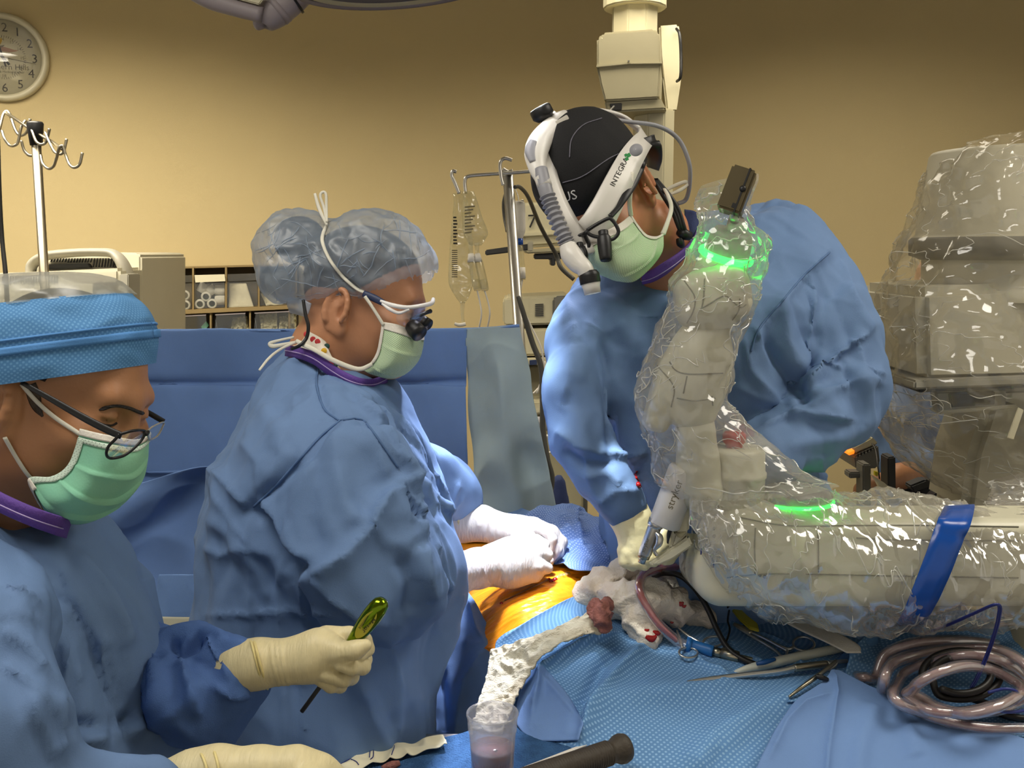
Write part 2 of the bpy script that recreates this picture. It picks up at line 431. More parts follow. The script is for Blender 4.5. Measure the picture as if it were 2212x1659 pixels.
def plin(p, s, seed=0, stretch=(1, 1, 1), warp=.35):
    """piecewise linear noise: flat facets meeting in sharp creases, -0.5..0.5"""
    q = np.asarray(p, float) * np.asarray(stretch) * s
    q = (q + warp * np.stack([pn(q * .5 + 3 + seed), pn(q * .5 + 8), pn(q * .5 + 15)], -1)) @ _ROT + seed * 9.7
    i = np.floor(q).astype(int); f = q - i; o = np.argsort(-f, axis=1); fs = np.take_along_axis(f, o, 1)
    def h(j): return _perm[_perm[_perm[j[:, 0] & 255] + (j[:, 1] & 255)] + (j[:, 2] & 255)] / 255. - .5
    j = i.copy(); r = h(j) * (1 - fs[:, 0]); R_ = np.arange(len(q))
    for k in range(3):
        j[R_, o[:, k]] += 1; r += h(j) * (fs[:, k] - (fs[:, k + 1] if k < 2 else 0))
    return r
# sdf -------------------------------------------------------------
def f_cap(a, b, ra, rb):
    a = np.asarray(a, np.float32); ab = np.asarray(b, np.float32) - a; l2 = float(ab @ ab) + 1e-12
    def f(p):
        t = np.clip(((p - a) @ ab) / l2, 0, 1); q = p - a - t[:, None] * ab
        return np.sqrt(np.einsum('ij,ij->i', q, q)) - (ra + (rb - ra) * t)
    return f
def f_ell(c, ax, r):
    c = np.asarray(c, np.float32); A = np.asarray(ax, np.float32); r = np.asarray(r, np.float32)
    def f(p):
        q = (p - c) @ A.T; k0 = np.sqrt(((q / r) ** 2).sum(1)) + 1e-9; k1 = np.sqrt(((q / r ** 2) ** 2).sum(1)) + 1e-9
        return k0 * (k0 - 1) / k1
    return f
def f_box(c, ax, h, rr):
    c = np.asarray(c, np.float32); A = np.asarray(ax, np.float32); h = np.asarray(h, np.float32)
    def f(p):
        q = np.abs((p - c) @ A.T) - h + rr
        return np.sqrt((np.maximum(q, 0) ** 2).sum(1)) + np.minimum(q.max(1), 0) - rr
    return f
def smin(a, b, k):
    h = np.maximum(k - np.abs(a - b), 0) / k
    return np.minimum(a, b) - h * h * k * .25
def f_u(fs, k=.02):
    def f(p):
        r = fs[0](p)
        for g in fs[1:]: r = smin(r, g(p), k)
        return r
    return f
def f_sub(f0, g, k=.008):
    return lambda p: -smin(-f0(p), g(p), k)
def f_chain(pts, k=.01):
    """pts: list of (xyz, r)"""
    return f_u([f_cap(a[0], b[0], a[1], b[1]) for a, b in zip(pts[:-1], pts[1:])], k)
def pxchain(pts, k=.01):
    return f_chain([(P(a, b, d), r * d / F) for a, b, d, r in pts], k)
def f_poly(poly, d0, t, rr):
    """convex px polygon (clockwise on screen) extruded in depth; d0=(a,b) depth a at first x .. b at max x"""
    q = np.array(poly, float); e = np.roll(q, -1, 0) - q; nn = np.stack([e[:, 1], -e[:, 0]], -1); nn /= np.linalg.norm(nn, axis=1)[:, None]
    if ((q.mean(0) - q[0]) @ nn[0]) > 0: nn = -nn
    x0, x1 = q[:, 0].min(), q[:, 0].max()
    def f(p):
        px, py, d = proj(p); k = d / F
        g = np.max((px[:, None] - q[:, 0]) * nn[:, 0] + (py[:, None] - q[:, 1]) * nn[:, 1], axis=1) * k + rr
        dz = np.abs(d - (d0[0] + (d0[1] - d0[0]) * np.clip((px - x0) / (x1 - x0), 0, 1))) - t + rr
        return np.sqrt(np.maximum(g, 0) ** 2 + np.maximum(dz, 0) ** 2) + np.minimum(np.maximum(g, dz), 0) - rr
    return f
def f_torso(rows, zlow=None, ex=2.3, spread=1.0):
    """rows (py,xl,xr,d,b): upright trunk stations"""
    st = []
    for py, xl, xr, d, b in rows:
        c = P((xl + xr) / 2, py, d); st.append((c[2], c[0], c[1], (xr - xl) / 2 * d / F, b))
    st.sort()
    if zlow is not None:
        z, x, y, a, b = st[0]
        st = [(zlow, x, y, a * spread, b * spread), ((zlow + z) / 2, x, y, a * (1 + spread) / 2, b * (1 + spread) / 2)] + st
    s = np.array(st); Z = s[:, 0]
    def f(p):
        z = p[:, 2]; cx, cy, a, b = [np.interp(z, Z, s[:, i]) for i in (1, 2, 3, 4)]
        k = (np.abs((p[:, 0] - cx) / a) ** ex + np.abs((p[:, 1] - cy) / b) ** ex) ** (1 / ex)
        d = (k - 1) * np.minimum(a, b)
        return np.maximum(d, np.maximum(Z[0] - z, z - Z[-1]))
    return f
def snet(fn, lo, hi, h):
    lo = np.asarray(lo, float); hi = np.asarray(hi, float)
    B = 4
    nb = np.maximum(1, np.ceil(((hi - lo) / h + 2) / B).astype(int)); n = nb * B
    bi = np.stack(np.meshgrid(*[np.arange(k) for k in nb], indexing='ij'), -1).reshape(-1, 3)
    fc = fn((lo + h * (bi * B + (B - 1) / 2)).astype(np.float32))
    Fb = np.repeat(fc[:, None], B ** 3, 1).astype(np.float32)
    act = np.where(np.abs(fc) < h * B * 1.35)[0]
    off = np.stack(np.meshgrid(*[np.arange(B)] * 3, indexing='ij'), -1).reshape(-1, 3)
    for i0 in range(0, len(act), 8000):
        ia = act[i0:i0 + 8000]
        X = (lo + h * (bi[ia][:, None] * B + off[None])).reshape(-1, 3).astype(np.float32)
        Fb[ia] = fn(X).reshape(-1, B ** 3)
    Fv = Fb.reshape(nb[0], nb[1], nb[2], B, B, B).transpose(0, 3, 1, 4, 2, 5).reshape(n)
    Fv = np.ascontiguousarray(Fv)
    Fv[0] = Fv[-1] = h; Fv[:, 0] = Fv[:, -1] = h; Fv[:, :, 0] = Fv[:, :, -1] = h
    cs = [(a, b, c) for a in (0, 1) for b in (0, 1) for c in (0, 1)]
    m = n - 1
    K = [Fv[a:a + m[0], b:b + m[1], c:c + m[2]] for a, b, c in cs]
    neg = sum((k < 0).astype(np.int8) for k in K)
    mix = np.argwhere((neg > 0) & (neg < 8))
    idx = np.full(m, -1, np.int64); idx[tuple(mix.T)] = np.arange(len(mix))
    KV = np.stack([k[tuple(mix.T)] for k in K], -1)
    acc = np.zeros((len(mix), 3)); cnt = np.zeros(len(mix))
    for i, a in enumerate(cs):
        for j, b in enumerate(cs):
            if j > i and sum(abs(a[q] - b[q]) for q in range(3)) == 1:
                va, vb = KV[:, i], KV[:, j]; x = (va < 0) != (vb < 0)
                t = np.where(x, va / np.where(x, va - vb, 1), 0)
                pt = np.array(a)[None] + t[:, None] * (np.array(b) - np.array(a))[None]
                acc += pt * x[:, None]; cnt += x
    V = lo + h * (mix + acc / cnt[:, None])
    quads = []
    S = Fv < 0
    for ax in range(3):
        o1, o2 = (ax + 1) % 3, (ax + 2) % 3
        s0 = np.take(S, range(0, n[ax] - 1), ax); s1 = np.take(S, range(1, n[ax]), ax)
        e = np.argwhere(s0 != s1); 
        e = e[(e[:, o1] > 0) & (e[:, o2] > 0) & (e[:, o1] < m[o1]) & (e[:, o2] < m[o2])]
        sg = s0[tuple(e.T)]
        def cell(d1, d2):
            c = e.copy(); c[:, o1] += d1; c[:, o2] += d2; return idx[tuple(c.T)]
        q = np.stack([cell(-1, -1), cell(0, -1), cell(0, 0), cell(-1, 0)], -1)
        q[~sg] = q[~sg][:, ::-1]; quads.append(q)
    Q = np.vstack(quads); Q = Q[(Q >= 0).all(1)]
    return V, Q
def vnormals(V, Q):
    n = np.zeros_like(V); a = np.cross(V[Q[:, 2]] - V[Q[:, 0]], V[Q[:, 3]] - V[Q[:, 1]])
    for i in range(4): np.add.at(n, Q[:, i], a)
    return n / (np.linalg.norm(n, axis=1)[:, None] + 1e-12)
def relax(V, Q, it=1, w=.5):
    e = np.vstack([Q[:, [0, 1]], Q[:, [1, 2]], Q[:, [2, 3]], Q[:, [3, 0]]]); e = np.vstack([e, e[:, ::-1]])
    cnt = np.bincount(e[:, 0], minlength=len(V))[:, None]
    for _ in range(it):
        s = np.stack([np.bincount(e[:, 0], V[e[:, 1], i], len(V)) for i in range(3)], -1)
        V = V * (1 - w) + w * s / np.maximum(cnt, 1)
    return V
def seglines(px, py, line):
    """signed distance to a pixel polyline, param 0..1 along"""
    L = np.asarray(line, float); best = np.full(len(px), 1e9); sg = np.zeros(len(px)); tt = np.zeros(len(px)); k = len(L) - 1
    for i in range(k):
        a, b = L[i], L[i + 1]; ab = b - a; l2 = ab @ ab + 1e-9
        t = ((px - a[0]) * ab[0] + (py - a[1]) * ab[1]) / l2; tc = np.clip(t, 0, 1)
        dx = px - a[0] - tc * ab[0]; dy = py - a[1] - tc * ab[1]; dd = np.hypot(dx, dy)
        c = (ab[0] * (py - a[1]) - ab[1] * (px - a[0])) >= 0
        u = dd < best; best = np.where(u, dd, best); sg = np.where(u, np.where(c, 1, -1), sg); tt = np.where(u, (i + tc) / k, tt)
    return best, sg, tt
def folds(V, N, lines):
    """each line: (polyline px, width px, height m[, mode]); real displaced creases on the side that faces the room"""
    px, py, d = proj(V); face = np.clip((-(N @ FW)) * 2.5, 0, 1)
    disp = np.zeros(len(V))
    for ln in lines:
        line, w_, h = ln[:3]; mode = ln[3] if len(ln) > 3 else 'r'
        dd, sg, t = seglines(px, py, line)
        fade = np.clip(np.minimum(t, 1 - t) * 6 + .25, 0, 1)
        if mode == 'r': q = np.exp(-dd / w_)
        elif mode == 's': q = np.exp(-(dd / w_) ** 2)
        elif mode == 'L': q = np.exp(-dd / np.where(sg > 0, w_, w_ * .28))
        elif mode == 'R': q = np.exp(-dd / np.where(sg < 0, w_, w_ * .28))
        disp += h * q * fade * face
    return V + N * disp[:, None]
def bvh(V, Q):
    return BVHTree.FromPolygons(np.asarray(V).tolist(), np.asarray(Q).tolist())
def hit(T, px, py, off=0.0):
    r = ray(px, py); h = T.ray_cast(Vector(CAM), Vector(r))
    if h[0] is None: return None
    return np.array(h[0]) - r * off
def hits(T, pts, off, dflt=None):
    o = []
    for p in pts:
        h = hit(T, p[0], p[1], off)
        if h is None:
            if dflt is None: continue
            h = P(p[0], p[1], dflt)
        o.append(h)
    return o
def dense(pts, n):
    return spl(np.asarray(pts, float), n)
def text(s, org, xd, yd, size, m, parent, name='lettering', depth=.0006, align='LEFT', shear=0, label=None, T=None, off=.0006):
    cu = bpy.data.curves.new('t', 'FONT'); cu.body = s; cu.size = 1; cu.extrude = 0; cu.align_x = align; cu.shear = shear; cu.resolution_u = 2
    o = bpy.data.objects.new('t', cu); C.objects.link(o)
    dg = bpy.context.evaluated_depsgraph_get(); me = bpy.data.meshes.new_from_object(o.evaluated_get(dg))
    bpy.data.objects.remove(o); bpy.data.curves.remove(cu)
    n = len(me.vertices); v = np.empty(n * 3, np.float32); me.vertices.foreach_get('co', v); v = v.reshape(-1, 3)
    xd = nrm(xd); yd = nrm(yd)
    wv = np.asarray(org) + size * (v[:, :1] * xd + v[:, 1:2] * yd)
    if T is not None:
        for i, v_ in enumerate(wv):
            x_, y_, _ = proj(v_); h_ = hit(T, x_, y_, off)
            if h_ is not None: wv[i] = h_
    me.vertices.foreach_set('co', wv.astype(np.float32).ravel()); me.materials.clear(); me.update()
    return link(me, name, m, parent, smooth=False, label=label)
def obvh(o):
    me = o.data; v = np.empty(len(me.vertices) * 3, np.float32); me.vertices.foreach_get('co', v)
    return BVHTree.FromPolygons((v.reshape(-1, 3) + (np.array(o.location) if o.parent is None else 0)).tolist(), [tuple(q.vertices) for q in me.polygons])
def sdf_obj(name, fn, lo, hi, h, m, parent=None, rel=1, post=None, **kw):
    V, Q = snet(fn, lo, hi, h); V = relax(V, Q, rel)
    if post: V = post(V, Q)
    o = link(mesh(V, Q), name, m, parent, **kw)
    return o, V, Q
def bounds(px0, py0, px1, py1, d0, d1, pad=.01):
    c = np.array([P(x, y, d) for x in (px0, px1) for y in (py0, py1) for d in (d0, d1)])
    return c.min(0) - pad, c.max(0) + pad
# ================================================================ room
def xy(px, d):
    p = P(px, 546, d); return p[:2]
KX = xy(1400, 4.6); A0 = xy(0, 3.95); B1 = xy(2212, 3.95)
dA = (A0 - KX) / np.linalg.norm(A0 - KX); dB = (B1 - KX) / np.linalg.norm(B1 - KX)
AL = KX + dA * 4.4; BR = KX + dB * 4.2
CEIL = 2.74
def wallbox(name, p, q, m, t=.1):
    p = np.array([*p, 0.]); q = np.array([*q, 0.]); u = nrm(q - p); n = np.array([-u[1], u[0], 0])
    if n[1] < 0: n = -n
    V = [p, q, q + n * t, p + n * t]; V = V + [v + [0, 0, CEIL] for v in V]
    return link(mesh(V, [[0, 1, 2, 3], [7, 6, 5, 4], [0, 4, 5, 1], [1, 5, 6, 2], [2, 6, 7, 3], [3, 7, 4, 0]]), name, m, smooth=False, kind='structure', label='beige painted wall')
wallbox('wall_back', AL, KX, 'wall'); wallbox('wall_right', KX, BR, 'wall_shaded')
for nm, z, m in (('floor', -.05, 'floor'), ('ceiling', CEIL + .05, 'ceiling')):
    box(nm, (0, 1.6, z), np.eye(3), (4.5, 4.2, .05), m, bevel=0, kind='structure', label='plain %s of the operating room' % nm)
# wall frames
nA = np.array([dA[1], -dA[0], 0.]); nA = nA if nA[1] < 0 else -nA
uA = np.array([-dA[0], -dA[1], 0.])
nB = np.array([dB[1], -dB[0], 0.]); nB = nB if nB[1] < 0 else -nB
uB = np.array([dB[0], dB[1], 0.])
ZU = np.array([0, 0, 1.])
def WA(px, py, off=0.0, base=np.array([*KX, 0.]), n=nA):
    v = ray(px, py); t = ((base + n * off - CAM) @ n) / (v @ n); return CAM + v * t
def WB(px, py, off=0.0): return WA(px, py, off, n=nB)

# ---------------------------------------------------------------- wall clock
cc = WA(8, 125, .0); R = np.linalg.norm(WA(108, 125, 0) - cc)
clk = thing('wall_clock', 'round wall clock with pale rim and black numerals, cut by left frame edge', 'clock', cc)
lathe('rim', [(R * .82, .0), (R, 0), (R, .02), (R * .97, .034), (R * .9, .036), (R * .85, .026), (R * .845, .012)], cc, nA, 'clock_rim', clk, n=64)
lathe('face', [(0.0005, .011), (R * .84, .011), (R * .84, .004), (0.0005, .004)], cc, nA, 'clock_face', clk, n=64)
for h in range(1, 13):
    a = math.radians(90 - 30 * h); s = .047
    p = cc + nA * .0115 + uA * math.cos(a) * R * .68 + ZU * (math.sin(a) * R * .68 - s * .35)
    text(str(h), p, uA, ZU, s, 'ink', clk, 'numeral', align='CENTER')
tickV, tickF = [], []
for k in range(60):
    a = 2 * math.pi * k / 60; e = uA * math.cos(a) + ZU * math.sin(a); q = np.cross(nA, e)
    c0 = cc + nA * .0116 + e * R * .47; b = len(tickV)
    for s1, s2 in ((-1, -1), (1, -1), (1, 1), (-1, 1)): tickV.append(c0 + e * s1 * .004 + q * s2 * .0009)
    tickF.append([b, b + 1, b + 2, b + 3])
link(mesh(tickV, tickF), 'minute_track', 'ink_grey', clk, smooth=False)
for k in range(1, 13):
    a = math.radians(90 - 30 * k)
    text(str(k + 12), cc + nA * .0115 + uA * math.cos(a) * R * .41 + ZU * (math.sin(a) * R * .41 - .006), uA, ZU, .016, 'ink_grey', clk, 'small_numeral', align='CENTER')
text('Southern Hills', cc + nA * .0115 + uA * .006 - ZU * .045, uA, ZU, .03, 'ink_grey', clk, 'lettering', align='CENTER')
text('Hospital & Medical Center', cc + nA * .0115 + uA * .006 - ZU * .058, uA, ZU, .0125, 'ink_grey', clk, 'small_lettering', align='CENTER')
def leaf(name, m, a, b, wd, par, org, ux, uz, nn):
    t = np.linspace(0, 1, 14); a = np.array(a); b = np.array(b); e = b - a; pr = np.array([-e[1], e[0]]); pr = pr / np.linalg.norm(pr)
    w_ = wd * np.sin(np.pi * t ** .7); mid = a + t[:, None] * e + (.25 * wd * np.sin(2 * np.pi * t))[:, None] * pr
    pts = np.vstack([mid + w_[:, None] * pr, (mid - w_[:, None] * pr)[::-1]])
    V = [org + ux * x + uz * y + nn * .0118 for x, y in pts]
    return link(mesh(V, [list(range(len(V)))]), name, m, par, smooth=False)
leaf('emblem', 'skin_tan', (-.03, .03), (.058, .028), .009, clk, cc, uA, ZU, nA)
leaf('emblem', 'ink_grey', (-.05, .02), (.01, .048), .008, clk, cc, uA, ZU, nA)
leaf('emblem', 'petal_yellow', (-.01, .045), (-.002, .075), .006, clk, cc, uA, ZU, nA)
for nm, ang, ln, wd in (('hour_hand', 128, .075, .0045), ('minute_hand', 104, .105, .0035), ('second_hand', -10, .12, .0008)):
    e = uA * math.cos(math.radians(ang)) + ZU * math.sin(math.radians(ang)); q = np.cross(nA, e)
    c0 = cc + nA * .014
    V = [c0 - e * .035 - q * wd, c0 - e * .035 + q * wd, c0 + e * ln + q * wd * .7, c0 + e * ln - q * wd * .7]
    V = V + [v + nA * .0012 for v in V]
    link(mesh(V, [[0, 1, 2, 3], [7, 6, 5, 4], [0, 4, 5, 1], [1, 5, 6, 2], [2, 6, 7, 3], [3, 7, 4, 0]]), nm, 'ink', clk, smooth=False)
lathe('hub', [(.0005, .018), (.006, .018), (.006, .012)], cc, nA, 'ink', clk, n=14)
lathe('glass', [(.0005, .024), (R * .85, .024), (R * .85, .023), (.0005, .023)], cc, nA, 'lens', clk, n=48)

# ---------------------------------------------------------------- wall rack of bins
rk = thing('bin_rack', 'wall rack of clear tilt bins holding rolls and packets behind the blue screen', 'rack', WA(450, 760, .08))
def wslab(name, poly, o0, o1, m, par, bevel=.001, **kw):
    a = [WA(x, y, o1) for x, y in poly]
    V = a + [v - nA * (o1 - o0) for v in a]; n = len(a)
    Fc = [list(range(n)), list(range(2 * n - 1, n - 1, -1))] + [[i, i + n, (i + 1) % n + n, (i + 1) % n] for i in range(n)]
    return link(bevel_me(mesh(V, Fc), bevel), name, m, par, smooth=False, **kw)
wslab('back_board', [(250, 582), (645, 571), (645, 760), (250, 760)], 0, .012, 'bin_dark', rk)
wslab('top_edge', [(250, 580), (645, 570), (645, 574), (250, 584)], .012, .10, 'bin_board', rk)
wslab('shelf', [(250, 676), (645, 659), (645, 667), (250, 686)], .012, .13, 'bin_board', rk)
wslab('lower_shelf', [(250, 760), (645, 745), (645, 752), (250, 768)], .012, .14, 'bin_board', rk)
divs = [268, 343, 417, 488, 559, 640]
def topy(x): return 582 - (x - 250) * 11 / 395
def shy(x): return 676 - (x - 250) * 17 / 395
for x in divs:
    wslab('divider', [(x - 2, topy(x)), (x + 2, topy(x)), (x + 2, shy(x)), (x - 2, shy(x))], .012, .11, 'bin_board', rk, 0)
for x in (370, 455, 540, 625):
    wslab('divider', [(x - 2, shy(x) + 9), (x + 2, shy(x) + 9), (x + 2, 755), (x - 2, 755)], .012, .12, 'bin_board', rk, 0)
for i in range(5):
    a, b = divs[i] + 3, divs[i + 1] - 3
    wslab('bin_lid', [(a, topy(a) + 17), (b, topy(b) + 17), (b + 2, topy(b) + 32), (a + 2, topy(a) + 33)], .118, .121, 'paper' if i == 2 else 'clear', rk, 0)
    wslab('bin_front', [(a, topy(a) + 34), (b, topy(b) + 34), (b, shy(b) - 2), (a, shy(a) - 2)], .114, .1155, 'clear', rk, 0)
for a, b in ((296, 366), (374, 451), (459, 536), (544, 640)):
    wslab('bin_front', [(a + 8, shy(a) + 14), (b - 6, shy(b) + 14), (b, 755), (a, 755)], .128, .1295, 'clear', rk, 0)
    wslab('bin_edge', [(a + 6, shy(a) + 12), (b - 6, shy(b) + 12), (b - 6, shy(b) + 14.5), (a + 6, shy(a) + 14.5)], .126, .131, 'lilac', rk, 0)
    sweep('bin_side', [WA(a + 2, shy(a) + 14, .05), WA(a + 8, shy(a) + 30, .11), WA(a + 12, shy(a) + 60, .125)], .003, 'dark_grey', rk, seg=6, res=10)
# rolls of tape: each its own thing
def roll(px, py, kind, lab):
    c = WA(px, py, .055 if kind == 'end' else .07); r = 10.2 * np.linalg.norm(WA(px + 1, py, .07) - WA(px, py, .07))
    r = 10.0 * float(np.linalg.norm(c - CAM)) / F
    if kind == 'end': ax = nA; o = c
    else:
        a = math.radians(kind); ax = nrm(uA * math.cos(a) + ZU * math.sin(a)); o = c - ax * .018
    prof = [(r * .62, 0), (r, 0), (r, .038), (r * .93, .04), (r * .62, .04)]
    t = thing('tape_roll', lab, 'roll', o, 'rolls in the wall bins')
    lathe('tape', prof, o, ax, 'roll_white', t, n=20)
    lathe('core', [(r * .62, .038), (r * .62, 0), (r * .56, 0), (r * .56, .038), (r * .62, .038)], o, ax, 'roll_green', t, n=20)
g2 = [(369, 621, 'topmost white roll of the pyramid in the second wall bin'), (360, 639, 'left white roll of the middle row in the pyramid bin'), (381, 638, 'centre white roll of the middle row in the pyramid bin'), (401, 637, 'right white roll of the middle row in the pyramid bin'),
      (361, 659, 'left white roll of the bottom row in the pyramid bin'), (382, 659, 'centre white roll of the bottom row in the pyramid bin'), (402, 658, 'right white roll of the bottom row in the pyramid bin')]
for x, y, l in g2: roll(x, y, 'end', l)
for x, y, k, l in ((446, 640, 'end', 'white roll facing out on top in the bin with paper label'), (433, 656, 'end', 'white roll facing out, lower left in the bin with paper label'), (459, 655, 'end', 'white roll facing out, lower right in the bin with paper label'),
                   (438, 623, 60, 'tilted white roll at upper left of the bin with paper label'), (456, 628, 120, 'tilted white roll at upper middle of the bin with paper label'), (474, 627, 0, 'upper sideways white roll at right of the bin with paper label'), (474, 648, 0, 'lower sideways white roll at right of the bin with paper label'),
                   (327, 633, 'end', 'white roll facing out in the bin beside the grey machine'), (314, 621, 40, 'tilted white roll at top of the bin beside the grey machine'), (331, 660, 0, 'sideways white roll low in the bin beside the grey machine'), (308, 662, 'end', 'white roll half hidden by the grey machine'), (316, 643, 50, 'green striped white roll in the bin beside the grey machine')):
    roll(x, y, k, l)
def wsheet(name, poly, lab, cat, m='paper', off=.03, off2=None, cr=.004, n=14, group=None):
    """quad sheet (TL,TR,BR,BL) with thickness, leaning on the wall rack"""
    offs = [off, off, off2 or off, off2 or off]
    q = [WA(x, y, o) for (x, y), o in zip(poly, offs)]
    G = patch_v([[q[0], q[1]], [q[3], q[2]]], n, n); V = G.reshape(-1, 3)
    G = G + (nA * cr)[None, None] * (crease(V, 60, len(lab)).reshape(n, n, 1) - .5)
    return link(grid_mesh(G, .0015), name, m, None, label=lab, cat=cat, group=group)
wsheet('paper_sheet', [(495, 612), (532, 612), (548, 662), (494, 664)], 'white paper sheet leaning in the fourth wall bin', 'paper', off=.03, off2=.09)
wsheet('paper_packet', [(563, 634), (576, 630), (612, 658), (575, 660)], 'flat white packets lying in the wall bin behind the hair cover', 'packet', off=.04, off2=.08, cr=.012)
def packet(poly, lab, m='package'):
    return wsheet('plastic_packet', poly, lab, 'packet', m, .05, .10, .03, 22, 'packets in the lower wall bins')
packet([(308, 690), (338, 676), (364, 682), (374, 740)][:0] or [(306, 700), (366, 688), (374, 740), (304, 740)], 'crumpled pale packet in lower bin beside the grey machine')
packet([(502, 686), (534, 682), (540, 735), (497, 735)], 'crinkled pale packet in lower bin with green box beside it')
packet([(560, 678), (598, 672), (600, 730), (566, 735)], 'crumpled pale packet left of two behind the bouffant cap')
packet([(604, 684), (640, 676), (640, 730), (600, 735)], 'crumpled pale packet right of two behind the bouffant cap')
gb = [WA(434, 706, .09), WA(445, 694, .09), WA(451, 703, .09), WA(441, 716, .09)]
Vb = gb + [v - nA * .03 for v in gb]
link(bevel_me(mesh(Vb, [[0, 1, 2, 3], [7, 6, 5, 4], [0, 4, 5, 1], [1, 5, 6, 2], [2, 6, 7, 3], [3, 7, 4, 0]]), .001), 'small_box', 'mint', None, smooth=False, label='small green and white box tilted in a lower wall bin', cat='box')

# ---------------------------------------------------------------- grey machine at left
D = 3.2
gm = thing('anaesthesia_machine', 'grey beige medical machine with vent slots behind the left IV pole', 'machine', P(190, 720, D) * [1, 1, 0])
slab('rear_housing', [(246, 552), (252, 545), (296, 546), (305, 553), (307, 1300), (246, 1300)], D + .06, .45, 'beige_machine', gm, .012)
slab('body', [(70, 600), (76, 562), (110, 552), (236, 551), (252, 566), (256, 1300), (40, 1300), (40, 612)], D, .35, 'beige_machine', gm, .008)
slab('front_box', [(-60, 592), (0, 590), (120, 585), (258, 579), (258, 1300), (-60, 1300)], D - .12, .25, 'beige_machine', gm, .01)
pxsweep('handle', [(66, 600, D - .04, 8), (70, 572, D - .04, 9), (96, 554, D - .04, 9), (150, 547, D - .04, 9), (210, 545, D - .04, 9), (246, 549, D - .04, 10), (266, 572, D - .04, 12), (278, 612, D - .02, 14), (281, 680, D - .02, 14), (281, 760, D - .02, 14)], 'grey_machine', gm, flat=(1, 2.2), seg=14)
slab('slot', [(104, 571), (190, 569), (196, 578), (104, 582)], D - .018, .02, 'dark_grey', gm, .002)
for i in range(24):
    x = 108 + i * 6.1; top = 558 + .0 * i; bot = 566 if x < 196 else 577
    if 140 < x < 196: bot = 567
    slab('vent_slot', [(x + 3, top), (x + 5.2, top), (x + 2.2, bot), (x, bot)], D - .006, .012, 'dark_grey', gm, 0)
for i in range(22):
    x = 4 + i * 5.6
    slab('vent_slot', [(x, 597 - i * .2), (x + 2.2, 597 - i * .2), (x + 2.2, 610), (x, 610)], D - .124, .012, 'dark_grey', gm, 0)
slab('side_panel', [(258, 592), (277, 592), (277, 690), (258, 690)], D - .125, .1, 'grey_machine', gm, .003)
slab('recess', [(200, 610), (250, 610), (250, 660), (200, 660)], D - .122, .01, 'mid_grey', gm, .002)

# ---------------------------------------------------------------- left IV pole
D = 2.7
iv = thing('iv_pole', 'steel IV pole with black hub and cluster of curved hooks under the clock', 'IV pole', P(110, 1200, D) * [1, 1, 0])
b0 = P(77, 290, D)
sweep('pole', [[b0[0], b0[1], .05], b0], .0125, 'steel_warm', iv, seg=20)
lathe('hub', [(.0005, -.03), (.016, -.03), (.022, .028), (.019, .033), (.0005, .033)], b0, ZU, 'black', iv, n=24)
def wire(name, pts, m, par, r=3.4, d=D, res=None):
    return pxsweep(name, [(x, y, d + (q[0] if q else 0), r) for x, y, *q in pts], m, par, seg=8, res=res)
wire('bar', [(12, 243, .12), (45, 265, .04), (77, 286, 0), (110, 305, -.04), (134, 322, -.1)], 'steel_warm', iv)
for h in ([(-14, 290, .1), (-6, 290, .1), (0, 275, .1), (6, 250, .11), (13, 240, .12), (21, 247, .12), (33, 280, .1), (43, 292, .09), (55, 289, .08), (62, 274, .07), (65, 257, .06)],
          [(4, 282, .06), (10, 300, .05), (20, 313, .05), (30, 315, .04), (39, 306, .04), (46, 275, .04), (55, 260, .05)],
          [(62, 262, .0), (70, 285, -.02), (78, 305, -.03), (90, 312, -.04), (100, 305, -.04), (107, 278, -.05)],
          [(46, 304, .05), (52, 324, .05), (62, 335, .05), (72, 335, .05), (80, 322, .04)],
          [(97, 285, -.04), (108, 310, -.06), (118, 328, -.07), (130, 333, -.08), (138, 325, -.08), (144, 300, -.08)],
          [(88, 335, -.03), (92, 353, -.04), (104, 364, -.05), (115, 360, -.06), (122, 342, -.08), (128, 320, -.1), (136, 316, -.1), (142, 335, -.1), (150, 355, -.11), (161, 362, -.12), (172, 354, -.12), (178, 330, -.12)]):
    wire('hook', h, 'steel_warm', iv, 3.2)
for k in range(5):
    a = 2 * math.pi * k / 5
    sweep('base_leg', [[b0[0], b0[1], .06], [b0[0] + .3 * math.cos(a), b0[1] + .3 * math.sin(a), .012]], [.016, .012], 'dark_grey', iv, seg=8)
pxsweep('hanging_cable', [(-4, 300, 2.6, 4), (0, 430, 2.6, 4.2), (5, 520, 2.6, 4.6), (14, 620, 2.58, 5), (20, 800, 2.56, 5)], 'wire_black', None, label='thick black cable hanging at the left frame edge', cat='cable')

# ---------------------------------------------------------------- ceiling boom
D = 3.2
bm_ = thing('ceiling_boom', 'beige ceiling boom column with square service housing above the surgeon', 'boom', P(1385, 0, D))
colc = P(1371, 40, D + .08)
def octo(r, z0, z1, c, nm, m, par, n=8, rot=.39):
    a = np.linspace(0, 2 * np.pi, n, endpoint=False) + rot
    ring = np.stack([np.cos(a) * r, np.sin(a) * r], -1) + c[:2]
    V = np.vstack([np.column_stack([ring, np.full(n, z0)]), np.column_stack([ring, np.full(n, z1)])])
    return link(bevel_me(mesh(V, [list(range(n))[::-1], list(range(n, 2 * n))] + [[i, (i + 1) % n, (i + 1) % n + n, i + n] for i in range(n)]), .004), nm, m, par, smooth=False)
octo(49 * D / F * 1.06, colc[2] - .12, CEIL + .02, colc, 'column', 'cream_plastic', bm_)
octo(66 * D / F * 1.06, P(0, 7, D)[2], CEIL + .01, colc, 'ceiling_flange', 'cream_plastic', bm_, 16)
